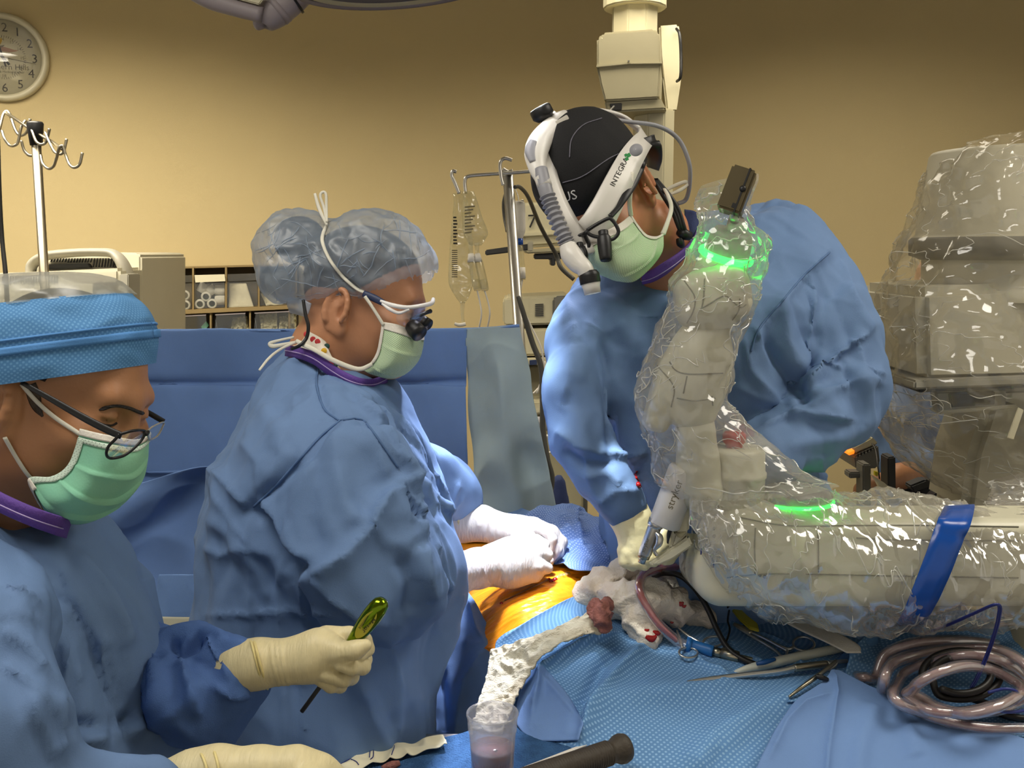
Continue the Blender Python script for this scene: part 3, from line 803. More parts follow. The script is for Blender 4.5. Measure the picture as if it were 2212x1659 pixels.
slab('housing', [(1289, 82), (1298, 80), (1302, 70), (1412, 62), (1424, 70), (1428, 128), (1424, 212), (1306, 219), (1296, 180), (1289, 145)], D - .14, .28, 'tan_plastic', bm_, .006, dirv=nrm([.17, 1, 0]))
slab('housing_band', [(1288, 138), (1360, 133), (1430, 132), (1430, 139), (1360, 140), (1288, 147)], D - .147, .30, 'tan_plastic', bm_, .003, dirv=nrm([.17, 1, 0]))
slab('housing_base', [(1305, 217), (1426, 210), (1440, 236), (1310, 244)], D - .13, .26, 'tan_plastic', bm_, .006, dirv=nrm([.17, 1, 0]))
slab('socket', [(1317, 224), (1344, 222), (1343, 238), (1322, 239)], D - .136, .03, 'black', bm_, .002)
slab('screw', [(1356, 130), (1360, 130), (1360, 133), (1356, 133)], D - .15, .005, 'mid_grey', bm_, 0)
slab('mounting_plate', [(1424, 55), (1466, 52), (1470, 70), (1472, 170), (1462, 240), (1440, 242), (1426, 120)], D + .10, .06, 'cream_plastic', bm_, .006)
pxsweep('grip', [(1461, 62, D + .09, 3), (1468, 75, D + .06, 3.4), (1471, 120, D + .06, 3.4), (1470, 165, D + .06, 3.4), (1462, 176, D + .09, 3)], 'black', bm_, seg=8)
lc = P(1411, 300, D + .02)
octo(46 * D / F, .95, P(0, 238, D)[2], lc, 'lower_column', 'cream_plastic', bm_)
pxsweep('cable', [(1326, 230, D - .15, 2.5), (1318, 240, D - .17, 2.5), (1311, 258, D - .17, 2.5), (1310, 300, D - .15, 2.5)], 'hose_grey', bm_, seg=8)

# ---------------------------------------------------------------- surgical lamp (arm joint and dome edge at top)
sa = thing('jointed_lamp', 'lilac grey jointed lamp arm hanging from above at top of frame', 'lamp', P(600, 40, 2.0))
pxsweep('arm_tube', [(360, -60, 1.95, 22), (440, -8, 1.95, 21), (500, 14, 1.95, 19), (566, 32, 1.95, 17)], 'lilac', sa, seg=20)
pxsweep('elbow', [(567, 62, 1.98, 4), (566, 52, 1.98, 22), (590, 28, 1.98, 34), (625, 2, 1.98, 33), (660, -30, 1.98, 32), (760, -120, 2.0, 32)], 'lilac', sa, seg=24, res=40)
pxsweep('collar', [(596, 25, 1.98, 35), (606, 16, 1.98, 35.4)], 'lilac', sa, seg=24)
pxsweep('joint_ring', [(632, 0, 1.98, 34.2), (636, -3, 1.98, 34.2)], 'black', sa, seg=24)
slab('status_panel', [(490, -8), (560, 10), (575, -12), (500, -30)], 1.93, .01, 'cream_plastic', sa, .002)
sl = thing('surgical_lamp', 'round surgical lamp dome whose lower rim curves along the top edge', 'lamp', P(860, -60, 1.8))
lo = P(862, -122, 1.8); lax = nrm(FIELD - P(975, -190, 1.72))
lax = nrm(np.array([.10, .02, -1]))
lr = .2
lathe('dome', [(.0005, -.10), (.06, -.10), (.12, -.08), (lr * .93, -.04), (lr, -.008), (lr, .0), (lr * .985, .006), (lr * .96, .0)], P(862, -42, 1.8), lax, 'lilac', sl, n=64)
lathe('rim_trim', [(lr * .96, -.002), (lr * .9, .004), (lr * .86, -.002)], P(862, -42, 1.8), lax, 'cream_plastic', sl, n=64)
sweep('stem', [P(862, -42, 1.8) - lax * .09, P(862, -42, 1.8) - lax * .35], .02, 'lilac', sl, seg=14)

# ---------------------------------------------------------------- blue screen between anaesthesia and field
def drop(G, amp, s, seed, stretch=(1, 1, 1)):
    V = G.reshape(-1, 3); N = gnormals(G); n_, m_ = G.shape[:2]
    return G + N * (amp * (crease(V, s, seed, stretch).reshape(n_, m_, 1) - .5))
es = thing('anaesthesia_screen', 'tall blue surgical screen with paler grey panel at its right end', 'drape', P(650, 1300, 2.1) * [1, 1, 0] + [0, 0, .3])
DS = 2.12
xs = [150, 330, 520, 700, 860, 1008]
rows = []
for k, (dy, dd) in enumerate([(0, 0), (6, -.012), (90, -.004), (115, .006), (140, -.006), (300, -.005), (306, .01), (460, 0), (620, -.02), (800, -.02)]):
    rows.append([P(x + (0 if k < 3 else rnd.uniform(-3, 3)), 714 - (x > 900) * 2 + dy * (1 - .0 * x), DS + dd + .012 * math.sin(x * .013 + k * .7) * min(1, k / 4)) for x in xs])
G = drop(patch_v(rows, 150, 150), .006, 7, 1, (1, 1, .5))
link(grid_mesh(G, .002), 'blue_panel', 'drape', es)
rows = []
for k, (yy, xl, xr, dd) in enumerate([(710, 1008, 1122, 0), (740, 1006, 1129, -.005), (800, 1010, 1142, .01), (900, 1012, 1160, .0), (1000, 1022, 1182, .015), (1080, 1030, 1198, .0), (1200, 1040, 1215, 0), (1500, 1050, 1235, 0)]):
    rows.append([P(xl + (xr - xl) * t, yy - (8 * t if k == 0 else 0) , DS - .004 + dd * math.sin(5 * t + k) + .02 * math.sin(t * 7 + .4 * k) * min(1, k / 3)) for t in (0, .25, .5, .75, 1)])
G = drop(patch_v(rows, 120, 60), .010, 9, 2)
link(grid_mesh(G, .002), 'pale_panel', 'drape_pale', es, label='pale grey blue end panel')
sweep('top_hem', [P(140, 715, DS), P(700, 714, DS), P(1008, 712, DS), P(1122, 704, DS)], .004, 'drape', es, seg=8)
# lower folds of the screen, in front at left
rows = []
for k, yy in enumerate([1040, 1100, 1160, 1240, 1310, 1420, 1600]):
    rows.append([P(x, yy + 30 * math.sin(x * .01) - (x - 230) * .22 * (k in (1, 2)), 1.98 + .03 * math.sin(k * 1.7 + x * .012)) for x in (225, 300, 380, 450, 540, 640)])
G = drop(patch_v(rows, 90, 70), .02, 6, 5)
link(grid_mesh(G, .002), 'folded_drape', 'drape', None, label='blue drape folded in layers between the two nearest gowns', cat='drape')
rows = [[P(x, yy, 1.86) for x in (345 - (yy - 1240) * .16, 400, 460)] for yy in (1240, 1290, 1335)]
G = drop(patch_v(rows, 30, 30), .01, 8, 6); link(grid_mesh(G, .002), 'pale_cloth', 'drape_solid', None, label='small pale blue cloth hanging beside the assistant\'s back', cat='cloth')
rows = [[P(x, yy, 1.84) for x in (330 - (yy - 1330) * .2, 400, 470)] for yy in (1332, 1400, 1480, 1700)]
G = drop(patch_v(rows, 40, 30), .01, 8, 7); link(grid_mesh(G, .002), 'cream_sheet', 'drape_cream', None, label='cream white sheet hanging under the pale blue cloth', cat='sheet')
rows = [[P(x, yy + 20 * math.sin(x * .02), 2.07) for x in (160, 215, 260, 300, 350)] for yy in (1090, 1200, 1400, 1700)]
G = drop(patch_v(rows, 40, 30), .01, 6, 8); link(grid_mesh(G, .002), 'grey_sheet', 'drape_cream', None, label='pale grey sheet seen below the mask of the left man', cat='sheet')

# ---------------------------------------------------------------- centre IV stand
D = 2.5
ic = thing('iv_stand', 'steel IV stand with crossbar hooks at the end of the screen', 'IV pole', P(1130, 900, D) * [1, 1, 0])
pt = P(1097, 376, D); pb = P(1120, 700, D); pf = pt + (pb - pt) * (pt[2] - .05) / (pt[2] - pb[2])
sweep('pole', [pf, pt], .0135, 'steel', ic, seg=20)
for k in range(5):
    a = 2 * math.pi * k / 5 + .3
    sweep('base_leg', [pf + [0, 0, .01], [pf[0] + .28 * math.cos(a), pf[1] + .28 * math.sin(a), .012]], [.016, .012], 'dark_grey', ic, seg=8)
wire('crossbar', [(1006, 418), (1004, 392), (1012, 381), (1050, 377), (1097, 374), (1150, 370), (1190, 368)], 'steel', ic, 4, D - .02)
wire('hook', [(992, 418), (984, 398), (976, 380), (978, 370), (986, 371)], 'steel', ic, 4, D - .05)
wire('hook', [(1087, 400), (1083, 385), (1080, 358), (1083, 347), (1092, 342), (1106, 346)], 'steel', ic, 4, D - .05)
wire('clamp', [(1086, 366), (1097, 372), (1108, 370)], 'steel', ic, 5, D - .01)
def bag(name, rows_, d, b, m, lab, cat, par=None, **kw):
    """flat pouch: rows (py,xl,xr) with bulge b"""
    n = 26; a = np.linspace(0, 2 * np.pi, n, endpoint=False); V = []
    rr = spl(np.array(rows_, float), 40)
    for k, (py, xl, xr) in enumerate(rr):
        t = k / 39; bb = b * math.sin(math.pi * (.08 + .84 * t)) ; c = P((xl + xr) / 2, py, d); h = (xr - xl) / 2 * d / F
        V.append(c + (np.sign(np.cos(a)) * np.abs(np.cos(a)) ** .8 * h)[:, None] * RT + (np.sin(a) * bb)[:, None] * FW)
    V = np.array(V); q = V.reshape(-1, 3); V = V + (.006 * (crease(q, 34, 3) - .5)).reshape(V.shape[:2])[..., None] * nrm(-FW)
    return link(mesh(V.reshape(-1, 3), gridfaces(40, n, cv=True).tolist() + [list(range(n)), list(range(39 * n, 40 * n))[::-1]]), name, m, par, label=lab, cat=cat, **kw)
b1 = thing('iv_bag', 'long clear IV bag with printed scale hanging from the stand', 'IV bag', P(990, 650, D))
bag('pouch', [(418, 978, 1000), (440, 980, 1012), (500, 974, 1020), (560, 970, 1022), (610, 969, 1022), (635, 980, 1016), (655, 994, 1004)], D - .03, .018, 'bag_clear', None, None, b1)
for k in range(9):
    slab('print_mark', [(979, 468 + k * 7), (986 + k % 3, 468 + k * 7), (986 + k % 3, 471.5 + k * 7), (979, 471.5 + k * 7)], D - .052, .0005, 'ink', b1, 0)
for k in range(14):
    slab('scale_mark', [(976, 540 + k * 4.4), (988, 540 + k * 4.4), (988, 541.6 + k * 4.4), (976, 541.6 + k * 4.4)], D - .054, .0005, 'ink', b1, 0)
pxsweep('port', [(999, 652, D - .03, 5), (999, 680, D - .03, 3.4), (1001, 700, D - .03, 3.4)], 'bag_clear', b1, seg=10)
pxsweep('stopcock', [(982, 699, D - .04, 3), (992, 702, D - .04, 4), (1006, 700, D - .04, 4)], 'mask_white', b1, seg=8)
b2 = thing('iv_bag', 'short clear IV bag with drip chambers hanging beside the long bag', 'IV bag', P(1030, 620, D))
bag('pouch', [(414, 998, 1024), (430, 1000, 1030), (470, 998, 1042), (500, 1000, 1054), (515, 1006, 1050), (530, 1014, 1040)], D - .06, .02, 'bag_clear', None, None, b2)
for k in range(9):
    slab('print_line', [(1004, 446 + k * 7), (1026 - (k % 3) * 4, 444 + k * 7), (1026 - (k % 3) * 4, 447 + k * 7), (1004, 449 + k * 7)], D - .084, .0005, 'ink_grey', b2, 0)
for x0, x1, tx in ((1018, 1030, 1037), (1032, 1046, 1055)):
    pxsweep('drip_chamber', [(x0, 556, D - .05, 6), (x0 + 3, 570, D - .05, 9), (x1, 618, D - .05, 9), (x1 + 1, 628, D - .05, 7)], 'bag_clear', b2, seg=14)
    pxsweep('chamber_cap', [(x0 - 1, 548, D - .05, 6), (x0 + 1, 566, D - .05, 9.6)], 'mask_white', b2, seg=14)
    pxsweep('fluid', [(x1 - 3, 604, D - .05, 7.5), (x1 + .6, 624, D - .05, 7)], 'bag_clear', b2, seg=14)
    pxsweep('line', [(x1 + 1, 628, D - .05, 1.8), (tx, 655, D - .05, 1.8), (tx + 3, 680, D - .05, 1.8), (tx - 3, 712, D - .03, 1.8)], 'mask_white', b2, seg=6)
    pxsweep('spike', [(x0 - 2, 525, D - .06, 5), (x0 - 1, 548, D - .05, 4)], 'bag_clear', b2, seg=10)
bt = thing('medicine_bottle', 'clear bottle of white fluid with blue cap hanging behind the pole', 'bottle', P(1122, 530, D + .12))
pxsweep('flask', [(1121, 436, D + .12, 10), (1121, 442, D + .12, 13), (1122, 490, D + .12, 13.5), (1122, 505, D + .12, 11), (1122, 516, D + .12, 6)], 'mask_white', bt, seg=20)
pxsweep('cap', [(1122, 516, D + .12, 7.6), (1123, 529, D + .12, 7.6)], 'tape_blue', bt, seg=16)
pxsweep('drip_chamber', [(1123, 530, D + .12, 6), (1125, 545, D + .12, 6.5), (1127, 575, D + .12, 6.5), (1128, 604, D + .12, 7.5)], 'bag_clear', bt, seg=14)
pxsweep('chamber_end', [(1127, 578, D + .12, 7.6), (1128, 602, D + .12, 7.6)], 'mask_white', bt, seg=14)
pxsweep('hanger', [(1121, 437, D + .12, 1.2), (1118, 420, D + .12, 1.2), (1110, 402, D + .12, 1.2)], 'steel', bt, seg=6)
pxsweep('line', [(1128, 604, D + .12, 2), (1124, 650, D + .12, 2), (1145, 700, D + .15, 2), (1168, 750, D + .15, 2), (1174, 800, D + .15, 2), (1160, 850, D + .15, 2)], 'mask_white', bt, seg=8)
D = 3.0
pxsweep('black_hose', [(1112, 404, 2.45, 4), (1124, 405, 2.5, 4.2), (1142, 428, 2.6, 4.4), (1168, 490, 2.8, 4.6), (1200, 548, 2.9, 4.8), (1212, 578, 2.9, 4.8), (1240, 604, 2.9, 4.8)], 'hose_grey', None, label='dark hose arching from the IV stand toward the surgeon\'s lamp', cat='hose')
pxsweep('breathing_hose', [(1119, 640, 2.45, 4.5), (1128, 668, 2.45, 5.4), (1150, 740, 2.46, 6), (1168, 790, 2.46, 6.2), (1172, 860, 2.46, 6.2), (1173, 930, 2.46, 6.2), (1182, 990, 2.45, 6.2), (1192, 1030, 2.45, 6.2), (1188, 1070, 2.45, 6.2)], 'hose_grey', None, label='long dark hose hanging down right edge of the screen', cat='hose')
pxsweep('black_hose', [(1092, 420, 2.62, 4), (1088, 440, 2.62, 4), (1090, 470, 2.62, 4), (1096, 500, 2.6, 4)], 'hose_grey', None, label='short dark hose loop just left of the IV stand pole', cat='hose')
# bed-side monitor marked 7
mn = thing('numbered_monitor', 'cream monitor box marked 7 on an arm behind the IV stand', 'monitor', P(1160, 545, 3.3))
slab('case', [(1128, 438), (1240, 432), (1240, 528), (1128, 536)], 3.25, .18, 'cream_plastic', mn, .01)
slab('case_ridge', [(1126, 502), (1240, 496), (1240, 506), (1126, 512)], 3.24, .02, 'cream_plastic', mn, .003)
text('7', P(1139, 492, 3.246), RT + UP * .04, UP, .062, 'ink', mn, 'digit')
slab('tray', [(1126, 540), (1270, 530), (1270, 542), (1140, 548)], 3.2, .25, 'tan_plastic', mn, .004)
slab('bracket', [(1154, 548), (1212, 545), (1212, 562), (1200, 562), (1200, 574), (1190, 574), (1190, 560), (1154, 560)], 3.22, .12, 'dark_grey', mn, .003)
slab('arm', [(1048, 540), (1146, 526), (1146, 540), (1048, 552)], 2.95, .05, 'dark_grey', mn, .003)
slab('arm_end', [(1140, 522), (1152, 520), (1152, 542), (1140, 544)], 2.94, .06, 'beige_machine', mn, .003)
sweep('support_pole', [P(1262, 545, 3.38), P(1262, 545, 3.38) * [1, 1, 0]], .02, 'mid_grey', mn, seg=14)
# stacked white units at right of screen
st = thing('monitor_stack', 'stack of cream anaesthesia units on shelves behind the surgeon\'s sleeve', 'machine', P(1150, 900, 3.3) * [1, 1, 0])
D = 3.25
slab('upper_unit', [(1086, 650), (1092, 643), (1230, 636), (1232, 700), (1092, 704), (1086, 698)], D, .3, 'cream_plastic', st, .008)
slab('unit_door', [(1194, 646), (1200, 640), (1240, 638), (1240, 700), (1194, 700)], D - .01, .1, 'mid_grey', st, .006)
for k in range(7):
    slab('vent_slot', [(1156, 657 + k * 4), (1174, 656 + k * 4), (1174, 658 + k * 4), (1156, 659 + k * 4)], D - .003, .005, 'dark_grey', st, 0)
slab('lower_unit', [(1086, 712), (1230, 708), (1230, 766), (1086, 772)], D, .3, 'cream_plastic', st, .008)
slab('unit_door', [(1194, 712), (1240, 708), (1240, 766), (1194, 766)], D - .01, .1, 'mid_grey', st, .006)
slab('shelf_unit', [(1086, 776), (1240, 772), (1240, 786), (1086, 792)], D - .02, .3, 'cream_plastic', st, .004)
slab('screen', [(1144, 778), (1160, 777), (1160, 788), (1144, 789)], D - .024, .01, 'navy', st, .001)
slab('drawer_unit', [(1150, 866), (1240, 862), (1240, 892), (1150, 896)], D, .3, 'cream_plastic', st, .006)
slab('cabinet', [(1100, 900), (1260, 900), (1260, 2100), (1100, 2100)], D + .05, .3, 'tan_plastic', st, .006)
slab('cabinet_top', [(1100, 792), (1260, 790), (1260, 862), (1100, 866)], D + .1, .2, 'tan_plastic', st, .004)
for x in (1163, 1183):
    pxsweep('gas_jar', [(x, 900, D - .02, 9), (x, 930, D - .02, 9)], 'grey_plastic', st, seg=12)
pxsweep('white_cable', [(1176, 780, 3.0, 2.2), (1178, 820, 3.0, 2.2), (1160, 842, 3.0, 2.2), (1152, 850, 3.0, 2.2)], 'mask_white', st, seg=6)
pxsweep('white_cable', [(1180, 940, 3.0, 2.6), (1196, 955, 3.0, 2.6), (1194, 974, 3.0, 2.6), (1178, 980, 3.0, 2.6)], 'mask_white', st, seg=6)
fb = thing('dark_bag', 'dark bag standing behind the surgeon\'s arm at end of the screen', 'bag', P(1205, 1100, 2.8))
sdf_obj('cloth', f_u([f_cap(P(1206, 1040, 2.8), P(1222, 1180, 2.8), .02, .035), f_cap(P(1222, 1180, 2.8), P(1230, 1180, 2.8) * [1, 1, 0] + [0, 0, .06], .04, .06)], .02), *[f(np.array([P(1130, 980, 2.6), P(1300, 980, 3.0), P(1230, 1180, 2.8) * [1, 1, 0] - .1, P(1230, 1180, 2.8) * [1, 1, 0] + [.12, .12, 0]]), 0) for f in (np.min, np.max)], .01, 'scrub_navy', fb)

# ---------------------------------------------------------------- right wall rail and background
wr = thing('wall_rail', 'pale wall rail panel with ring hook at right of the surgeon', 'rail', WB(1900, 650, .02))
def bslab(name, poly, o0, o1, m, par, bevel=.002):
    a = [WB(x, y, o1) for x, y in poly]; V = a + [v - nB * (o1 - o0) for v in a]; n = len(a)
    return link(bevel_me(mesh(V, [list(range(n)), list(range(2 * n - 1, n - 1, -1))] + [[i, i + n, (i + 1) % n + n, (i + 1) % n] for i in range(n)]), bevel), name, m, par, smooth=False)
bslab('panel', [(1830, 617), (2230, 612), (2230, 648), (1830, 655)], 0, .02, 'beige_machine', wr)
bslab('rail_edge', [(1830, 653), (2230, 646), (2230, 650), (1830, 657)], .0, .03, 'mid_grey', wr)
bslab('screw', [(1866, 622), (1871, 622), (1871, 627), (1866, 627)], .02, .024, 'mid_grey', wr)
a = np.linspace(0, 2 * np.pi, 24)
sweep('ring', [WB(1884 + 17 * math.cos(t), 652 + 18 * math.sin(t), .05) for t in a], .004, 'mid_grey', wr, seg=8, res=48)
bslab('hook', [(1876, 636), (1890, 636), (1890, 648), (1876, 648)], .02, .05, 'mid_grey', wr)
# ================================================================ operating field
ZC = np.array([(1000, 1180, 1.03), (1100, 1200, 1.06), (1200, 1190, 1.075), (1300, 1220, 1.07), (1200, 1270, 1.07), (1100, 1320, 1.045), (1075, 1385, 1.0), (1250, 1300, 1.05),
      (1040, 1085, 1.02), (1130, 1100, 1.06), (1250, 1120, 1.085), (1330, 1190, 1.065), (1500, 1250, 1.04), (1600, 1300, 1.02), (1700, 1350, 1.01),
      (1130, 1450, .985), (1250, 1500, .975), (1400, 1400, 1.005), (1500, 1450, .985), (1600, 1480, .98), (1500, 1600, .95), (1300, 1659, .935), (1150, 1560, .955),
      (1750, 1480, .985), (1900, 1400, 1.0), (2000, 1360, 1.03), (2200, 1340, 1.04), (2000, 1500, .965), (2200, 1500, .965), (2200, 1600, .94), (1800, 1659, .925),
      (2200, 1760, .90), (1500, 1760, .90), (2400, 1500, .96), (1000, 1700, .90), (2350, 1300, 1.04)], float)
def _phi(r): return np.where(r > 0, r * r * np.log(r + 1e-9), 0)
_c = ZC[:, :2] / 400
_A = _phi(np.linalg.norm(_c[:, None] - _c[None], axis=2)) + .02 * np.eye(len(_c)); _Pm = np.column_stack([np.ones(len(_c)), _c])
_w = np.linalg.solve(np.block([[_A, _Pm], [_Pm.T, np.zeros((3, 3))]]), np.concatenate([ZC[:, 2], np.zeros(3)]))
def zf(px, py):
    q = np.stack([px, py], -1).reshape(-1, 2) / 400
    r = _phi(np.linalg.norm(q[:, None] - _c[None], axis=2)) @ _w[:len(_c)] + np.column_stack([np.ones(len(q)), q]) @ _w[len(_c):]
    return r.reshape(np.shape(px))
def on_field(px, py, up=0.0):
    """point on the field surface under pixel, raised by up"""
    return Pz(px, py, float(zf(np.array([px]), np.array([py]))[0]) + up)
def layer(rows, n, m, off, amp=.004, s=8, seed=1, lines=(), zfun=None, dfun=None, thick=.0015):
    r = spl(np.array([tuple(q) + (0,) * (4 - len(q)) for q in rows], float), n); t = np.linspace(0, 1, m)
    PX = r[:, 1:2] + (r[:, 2:3] - r[:, 1:2]) * t[None]; PY = np.repeat(r[:, :1], m, 1)
    PY = PY + r[:, 3:4] * (t[None] - .5)
    if dfun is not None: dd = dfun(PX, PY)
    else:
        Z = (zfun or zf)(PX, PY) + off; rate = math.sin(PIT) + (PY - CY) / F * math.cos(PIT); dd = (CAMZ - Z) / rate
    G = CAM + dd[..., None] * (FW + ((PX - CX) / F)[..., None] * RT - ((PY - CY) / F)[..., None] * UP)
    N = gnormals(G); N *= np.sign((N * (CAM - G)).sum(2))[..., None]
    V = G.reshape(-1, 3); G = G + N * (amp * (.5 * (crease(V, s, seed) - .5) + 1.6 * plin(V, s * 1.1, seed + 2) + .8 * plin(V, s * 2.6, seed + 5))).reshape(n, m, 1)
    if len(lines):
        N = gnormals(G); N *= np.sign((N * (CAM - G)).sum(2))[..., None]
        G = folds(G.reshape(-1, 3), N.reshape(-1, 3), lines).reshape(n, m, 3)
    return G
# patient
pt_ = thing('person', 'patient lying under drapes with bare back coated in orange film', 'person', Pz(1150, 1280, .86))
LNP = [([(1000, 1330 + k * 0), (1100, 1290), (1180, 1258), (1260, 1236)], 5, -.006, 's') for k in range(1)]
for k in range(13):
    y0 = 1390 - k * 12; LNP.append(([(1030 + k * 3, y0), (1110 + k * 5, y0 - 52 - k), (1190 + k * 6, y0 - 80), (1270 + k * 4, y0 - 96)], 2.6 + (k % 3), .0022 + .001 * (k % 2), 'r'))
for k in range(6):
    LNP.append(([(1215 + k * 14, 1180 + k * 9), (1240 + k * 14, 1215 + k * 6), (1262 + k * 14, 1240 + k * 2)], 3, .002, 'r'))
G = layer([(1130, 930, 1230), (1160, 930, 1250), (1200, 930, 1290), (1240, 940, 1345), (1280, 960, 1345), (1320, 980, 1330), (1360, 1005, 1290), (1400, 1040, 1240)], 130, 150, 0, .002, 20, 3, LNP)
ptb = link(grid_mesh(G, .07), 'body', 'orange_film', pt_); TP = bvh(G.reshape(-1, 3), gridfaces(130, 150))
q = hits(TP, dense([(1090, 1298), (1130, 1278), (1165, 1262), (1188, 1250)], 20), .0008); sweep('incision', q, .0016, 'skin_tan', pt_, seg=6, res=40)
for x, y, r_ in ((1186, 1252, .0035), (1193, 1254, .0055), (1199, 1251, .0045), (1190, 1257, .003), (1083, 1304, .003)):
    h = hit(TP, x, y, .001)
    if h is not None: lathe('blood_drop', [(.0004, .003), (r_ * .7, .002), (r_, 0)], h, UP, 'blood', pt_, n=10)
for x, y in ((1205, 1247), (1212, 1243), (1219, 1242), (1226, 1240)):
    h = hit(TP, x, y, .001)
    if h is not None: lathe('skin_glue', [(.0004, .003), (.004, .0026), (.0055, 0)], h, UP, 'bag_clear', pt_, n=10)
# drapes
LB_ = [([(1330, 1370), (1250, 1400), (1180, 1445), (1150, 1560)], 14, .020, 'L'), ([(1400, 1390), (1330, 1460), (1280, 1540), (1240, 1640)], 20, .020, 'r'), ([(1360, 1390), (1300, 1440), (1260, 1520), (1245, 1600)], 16, -.014, 's'),
       ([(1620, 1470), (1500, 1490), (1400, 1500), (1300, 1530), (1220, 1600)], 26, .014, 's'), ([(1760, 1500), (1640, 1540), (1540, 1600), (1480, 1680)], 34, .016, 's'), ([(1480, 1400), (1520, 1440), (1580, 1470)], 12, .012, 'r'), ([(1540, 1360), (1600, 1410), (1660, 1440)], 12, .010, 'r'),
       ([(1240, 1290), (1150, 1340), (1080, 1388)], 8, .006, 'r'), ([(1600, 1360), (1680, 1400), (1740, 1440)], 10, .010, 'r'), ([(1560, 1340), (1640, 1370), (1760, 1420)], 10, .008, 'r'), ([(1160, 1450), (1200, 1500), (1250, 1560)], 16, .010, 'r')]
G = layer([(1232, 1335, 1560), (1262, 1290, 1600), (1300, 1222, 1640), (1345, 1140, 1740), (1388, 1072, 1860), (1450, 1088, 1930), (1520, 1108, 2000), (1600, 1105, 2060), (1660, 1100, 2100), (1760, 1100, 2150), (1900, 1100, 2180)], 230, 260, .006, .006, 7, 4, LB_)
link(grid_mesh(G, .0015), 'dotted_drape', 'drape_dot', None, label='light blue dotted drape spread over the near side of the table', cat='drape'); TD = bvh(G.reshape(-1, 3), gridfaces(230, 260))
LC_ = [([(1800, 1452), (1805, 1500), (1790, 1600), (1780, 1700)], 10, .010, 'r'), ([(1800, 1500), (1740, 1520), (1700, 1560), (1660, 1640)], 14, .010, 'r'), ([(1890, 1520), (1860, 1600), (1850, 1700)], 22, .006, 's'), ([(1960, 1560), (1980, 1640)], 22, .006, 's')]
G = layer([(1453, 1794, 1812), (1478, 1776, 1862), (1515, 1722, 1950), (1555, 1690, 2050), (1600, 1662, 2230), (1660, 1634, 2330), (1760, 1600, 2400), (1900, 1570, 2450)], 130, 150, .022, .005, 6, 8, LC_)
link(grid_mesh(G, .002), 'solid_drape', 'drape_solid', None, label='plain blue drape corner pulled up below the coiled tubing', cat='drape'); TS = bvh(G.reshape(-1, 3), gridfaces(130, 150))
G = layer([(1476, 1724, 1800, -14), (1492, 1712, 1800, -10), (1512, 1700, 1798, -6)], 24, 30, .018, .003, 10, 9)
link(grid_mesh(G, .002), 'drape_flap', 'drape_dot', None, label='small light blue drape flap below the metal forceps', cat='drape')
G = layer([(1322, 2030, 2330, -20), (1345, 1950, 2330, -14), (1380, 1880, 2330, -8), (1430, 1835, 2330), (1500, 1815, 2340), (1600, 1815, 2340), (1650, 1820, 2340)], 120, 130, .012, .008, 6, 11, [([(1890, 1372), (1850, 1410), (1806, 1448)], 12, .02, 'r'), ([(1990, 1350), (2060, 1335), (2200, 1325)], 10, .014, 'r'), ([(1900, 1400), (2000, 1390), (2200, 1380)], 14, -.012, 's')])
link(grid_mesh(G, .0015), 'dotted_drape', 'drape_dot', None, label='dotted blue drape lying under and behind the coiled tubing', cat='drape'); TR = bvh(G.reshape(-1, 3), gridfaces(120, 130))
pxsweep('rolled_drape_edge', [(1888, 1378, 1.50, 14), (1860, 1402, 1.485, 17), (1826, 1432, 1.47, 17), (1798, 1452, 1.455, 10)], 'drape_dot', None, seg=16, label='rolled light blue drape edge beside the electrode pencil', cat='drape')
LE_ = [([(1250, 1098), (1246, 1130), (1262, 1175)], 7, .014, 'r'), ([(1210, 1112), (1230, 1150), (1275, 1200)], 10, .012, 'r'), ([(1150, 1110), (1200, 1140), (1240, 1190)], 10, .008, 'r'), ([(1290, 1130), (1300, 1180), (1320, 1215)], 8, .012, 'r')]
G = layer([(1094, 1205, 1262), (1106, 1150, 1278), (1130, 1120, 1310), (1165, 1130, 1340), (1200, 1200, 1350), (1232, 1255, 1352)], 70, 80, .02, .014, 12, 13, LE_)
link(grid_mesh(G, .0015), 'dotted_drape', 'drape_dot_far', None, label='lilac dotted drape bunched between the assistant\'s hands and the surgeon', cat='drape')
G = layer([(1074, 1000, 1030), (1082, 990, 1090), (1100, 985, 1140), (1130, 980, 1180), (1165, 980, 1180)], 50, 60, .012, .008, 10, 15)
link(grid_mesh(G, .0015), 'ribbed_drape', 'drape_solid', None, label='pale blue ribbed drape behind the assistant\'s far wrist', cat='drape')
LG_ = [([(1010, 1290), (1030, 1360), (1050, 1400)], 12, .012, 'r'), ([(985, 1320), (960, 1400), (940, 1480), (925, 1560)], 14, .020, 'r'), ([(1050, 1400), (1000, 1480), (980, 1600)], 18, .014, 'r'), ([(950, 1440), (960, 1520), (965, 1600)], 12, -.014, 's'), ([(1000, 1390), (1060, 1400)], 10, .008, 'r')]
G = layer([(1276, 975, 1008), (1310, 960, 1030), (1345, 945, 1048), (1386, 930, 1078), (1450, 920, 1130), (1520, 914, 1140), (1600, 912, 1130), (1700, 905, 1100), (1850, 900, 1100)], 120, 60, 0, .010, 8, 17, LG_, dfun=lambda x, y: 1.62 - np.clip((y - 1280) / 300, 0, 1) * .14)
link(grid_mesh(G, .0015), 'side_drape', 'drape_solid', None, label='bright blue drape falling over table side beside the woman\'s gown', cat='drape')
G = layer([(1300, 1560, 1840), (1340, 1600, 1930), (1400, 1700, 1960), (1470, 1760, 1900)], 60, 70, -.01, .012, 8, 19)
link(grid_mesh(G, .0015), 'under_drape', 'drape_solid', None, label='blue drape seen through plastic under the robot arm', cat='drape')
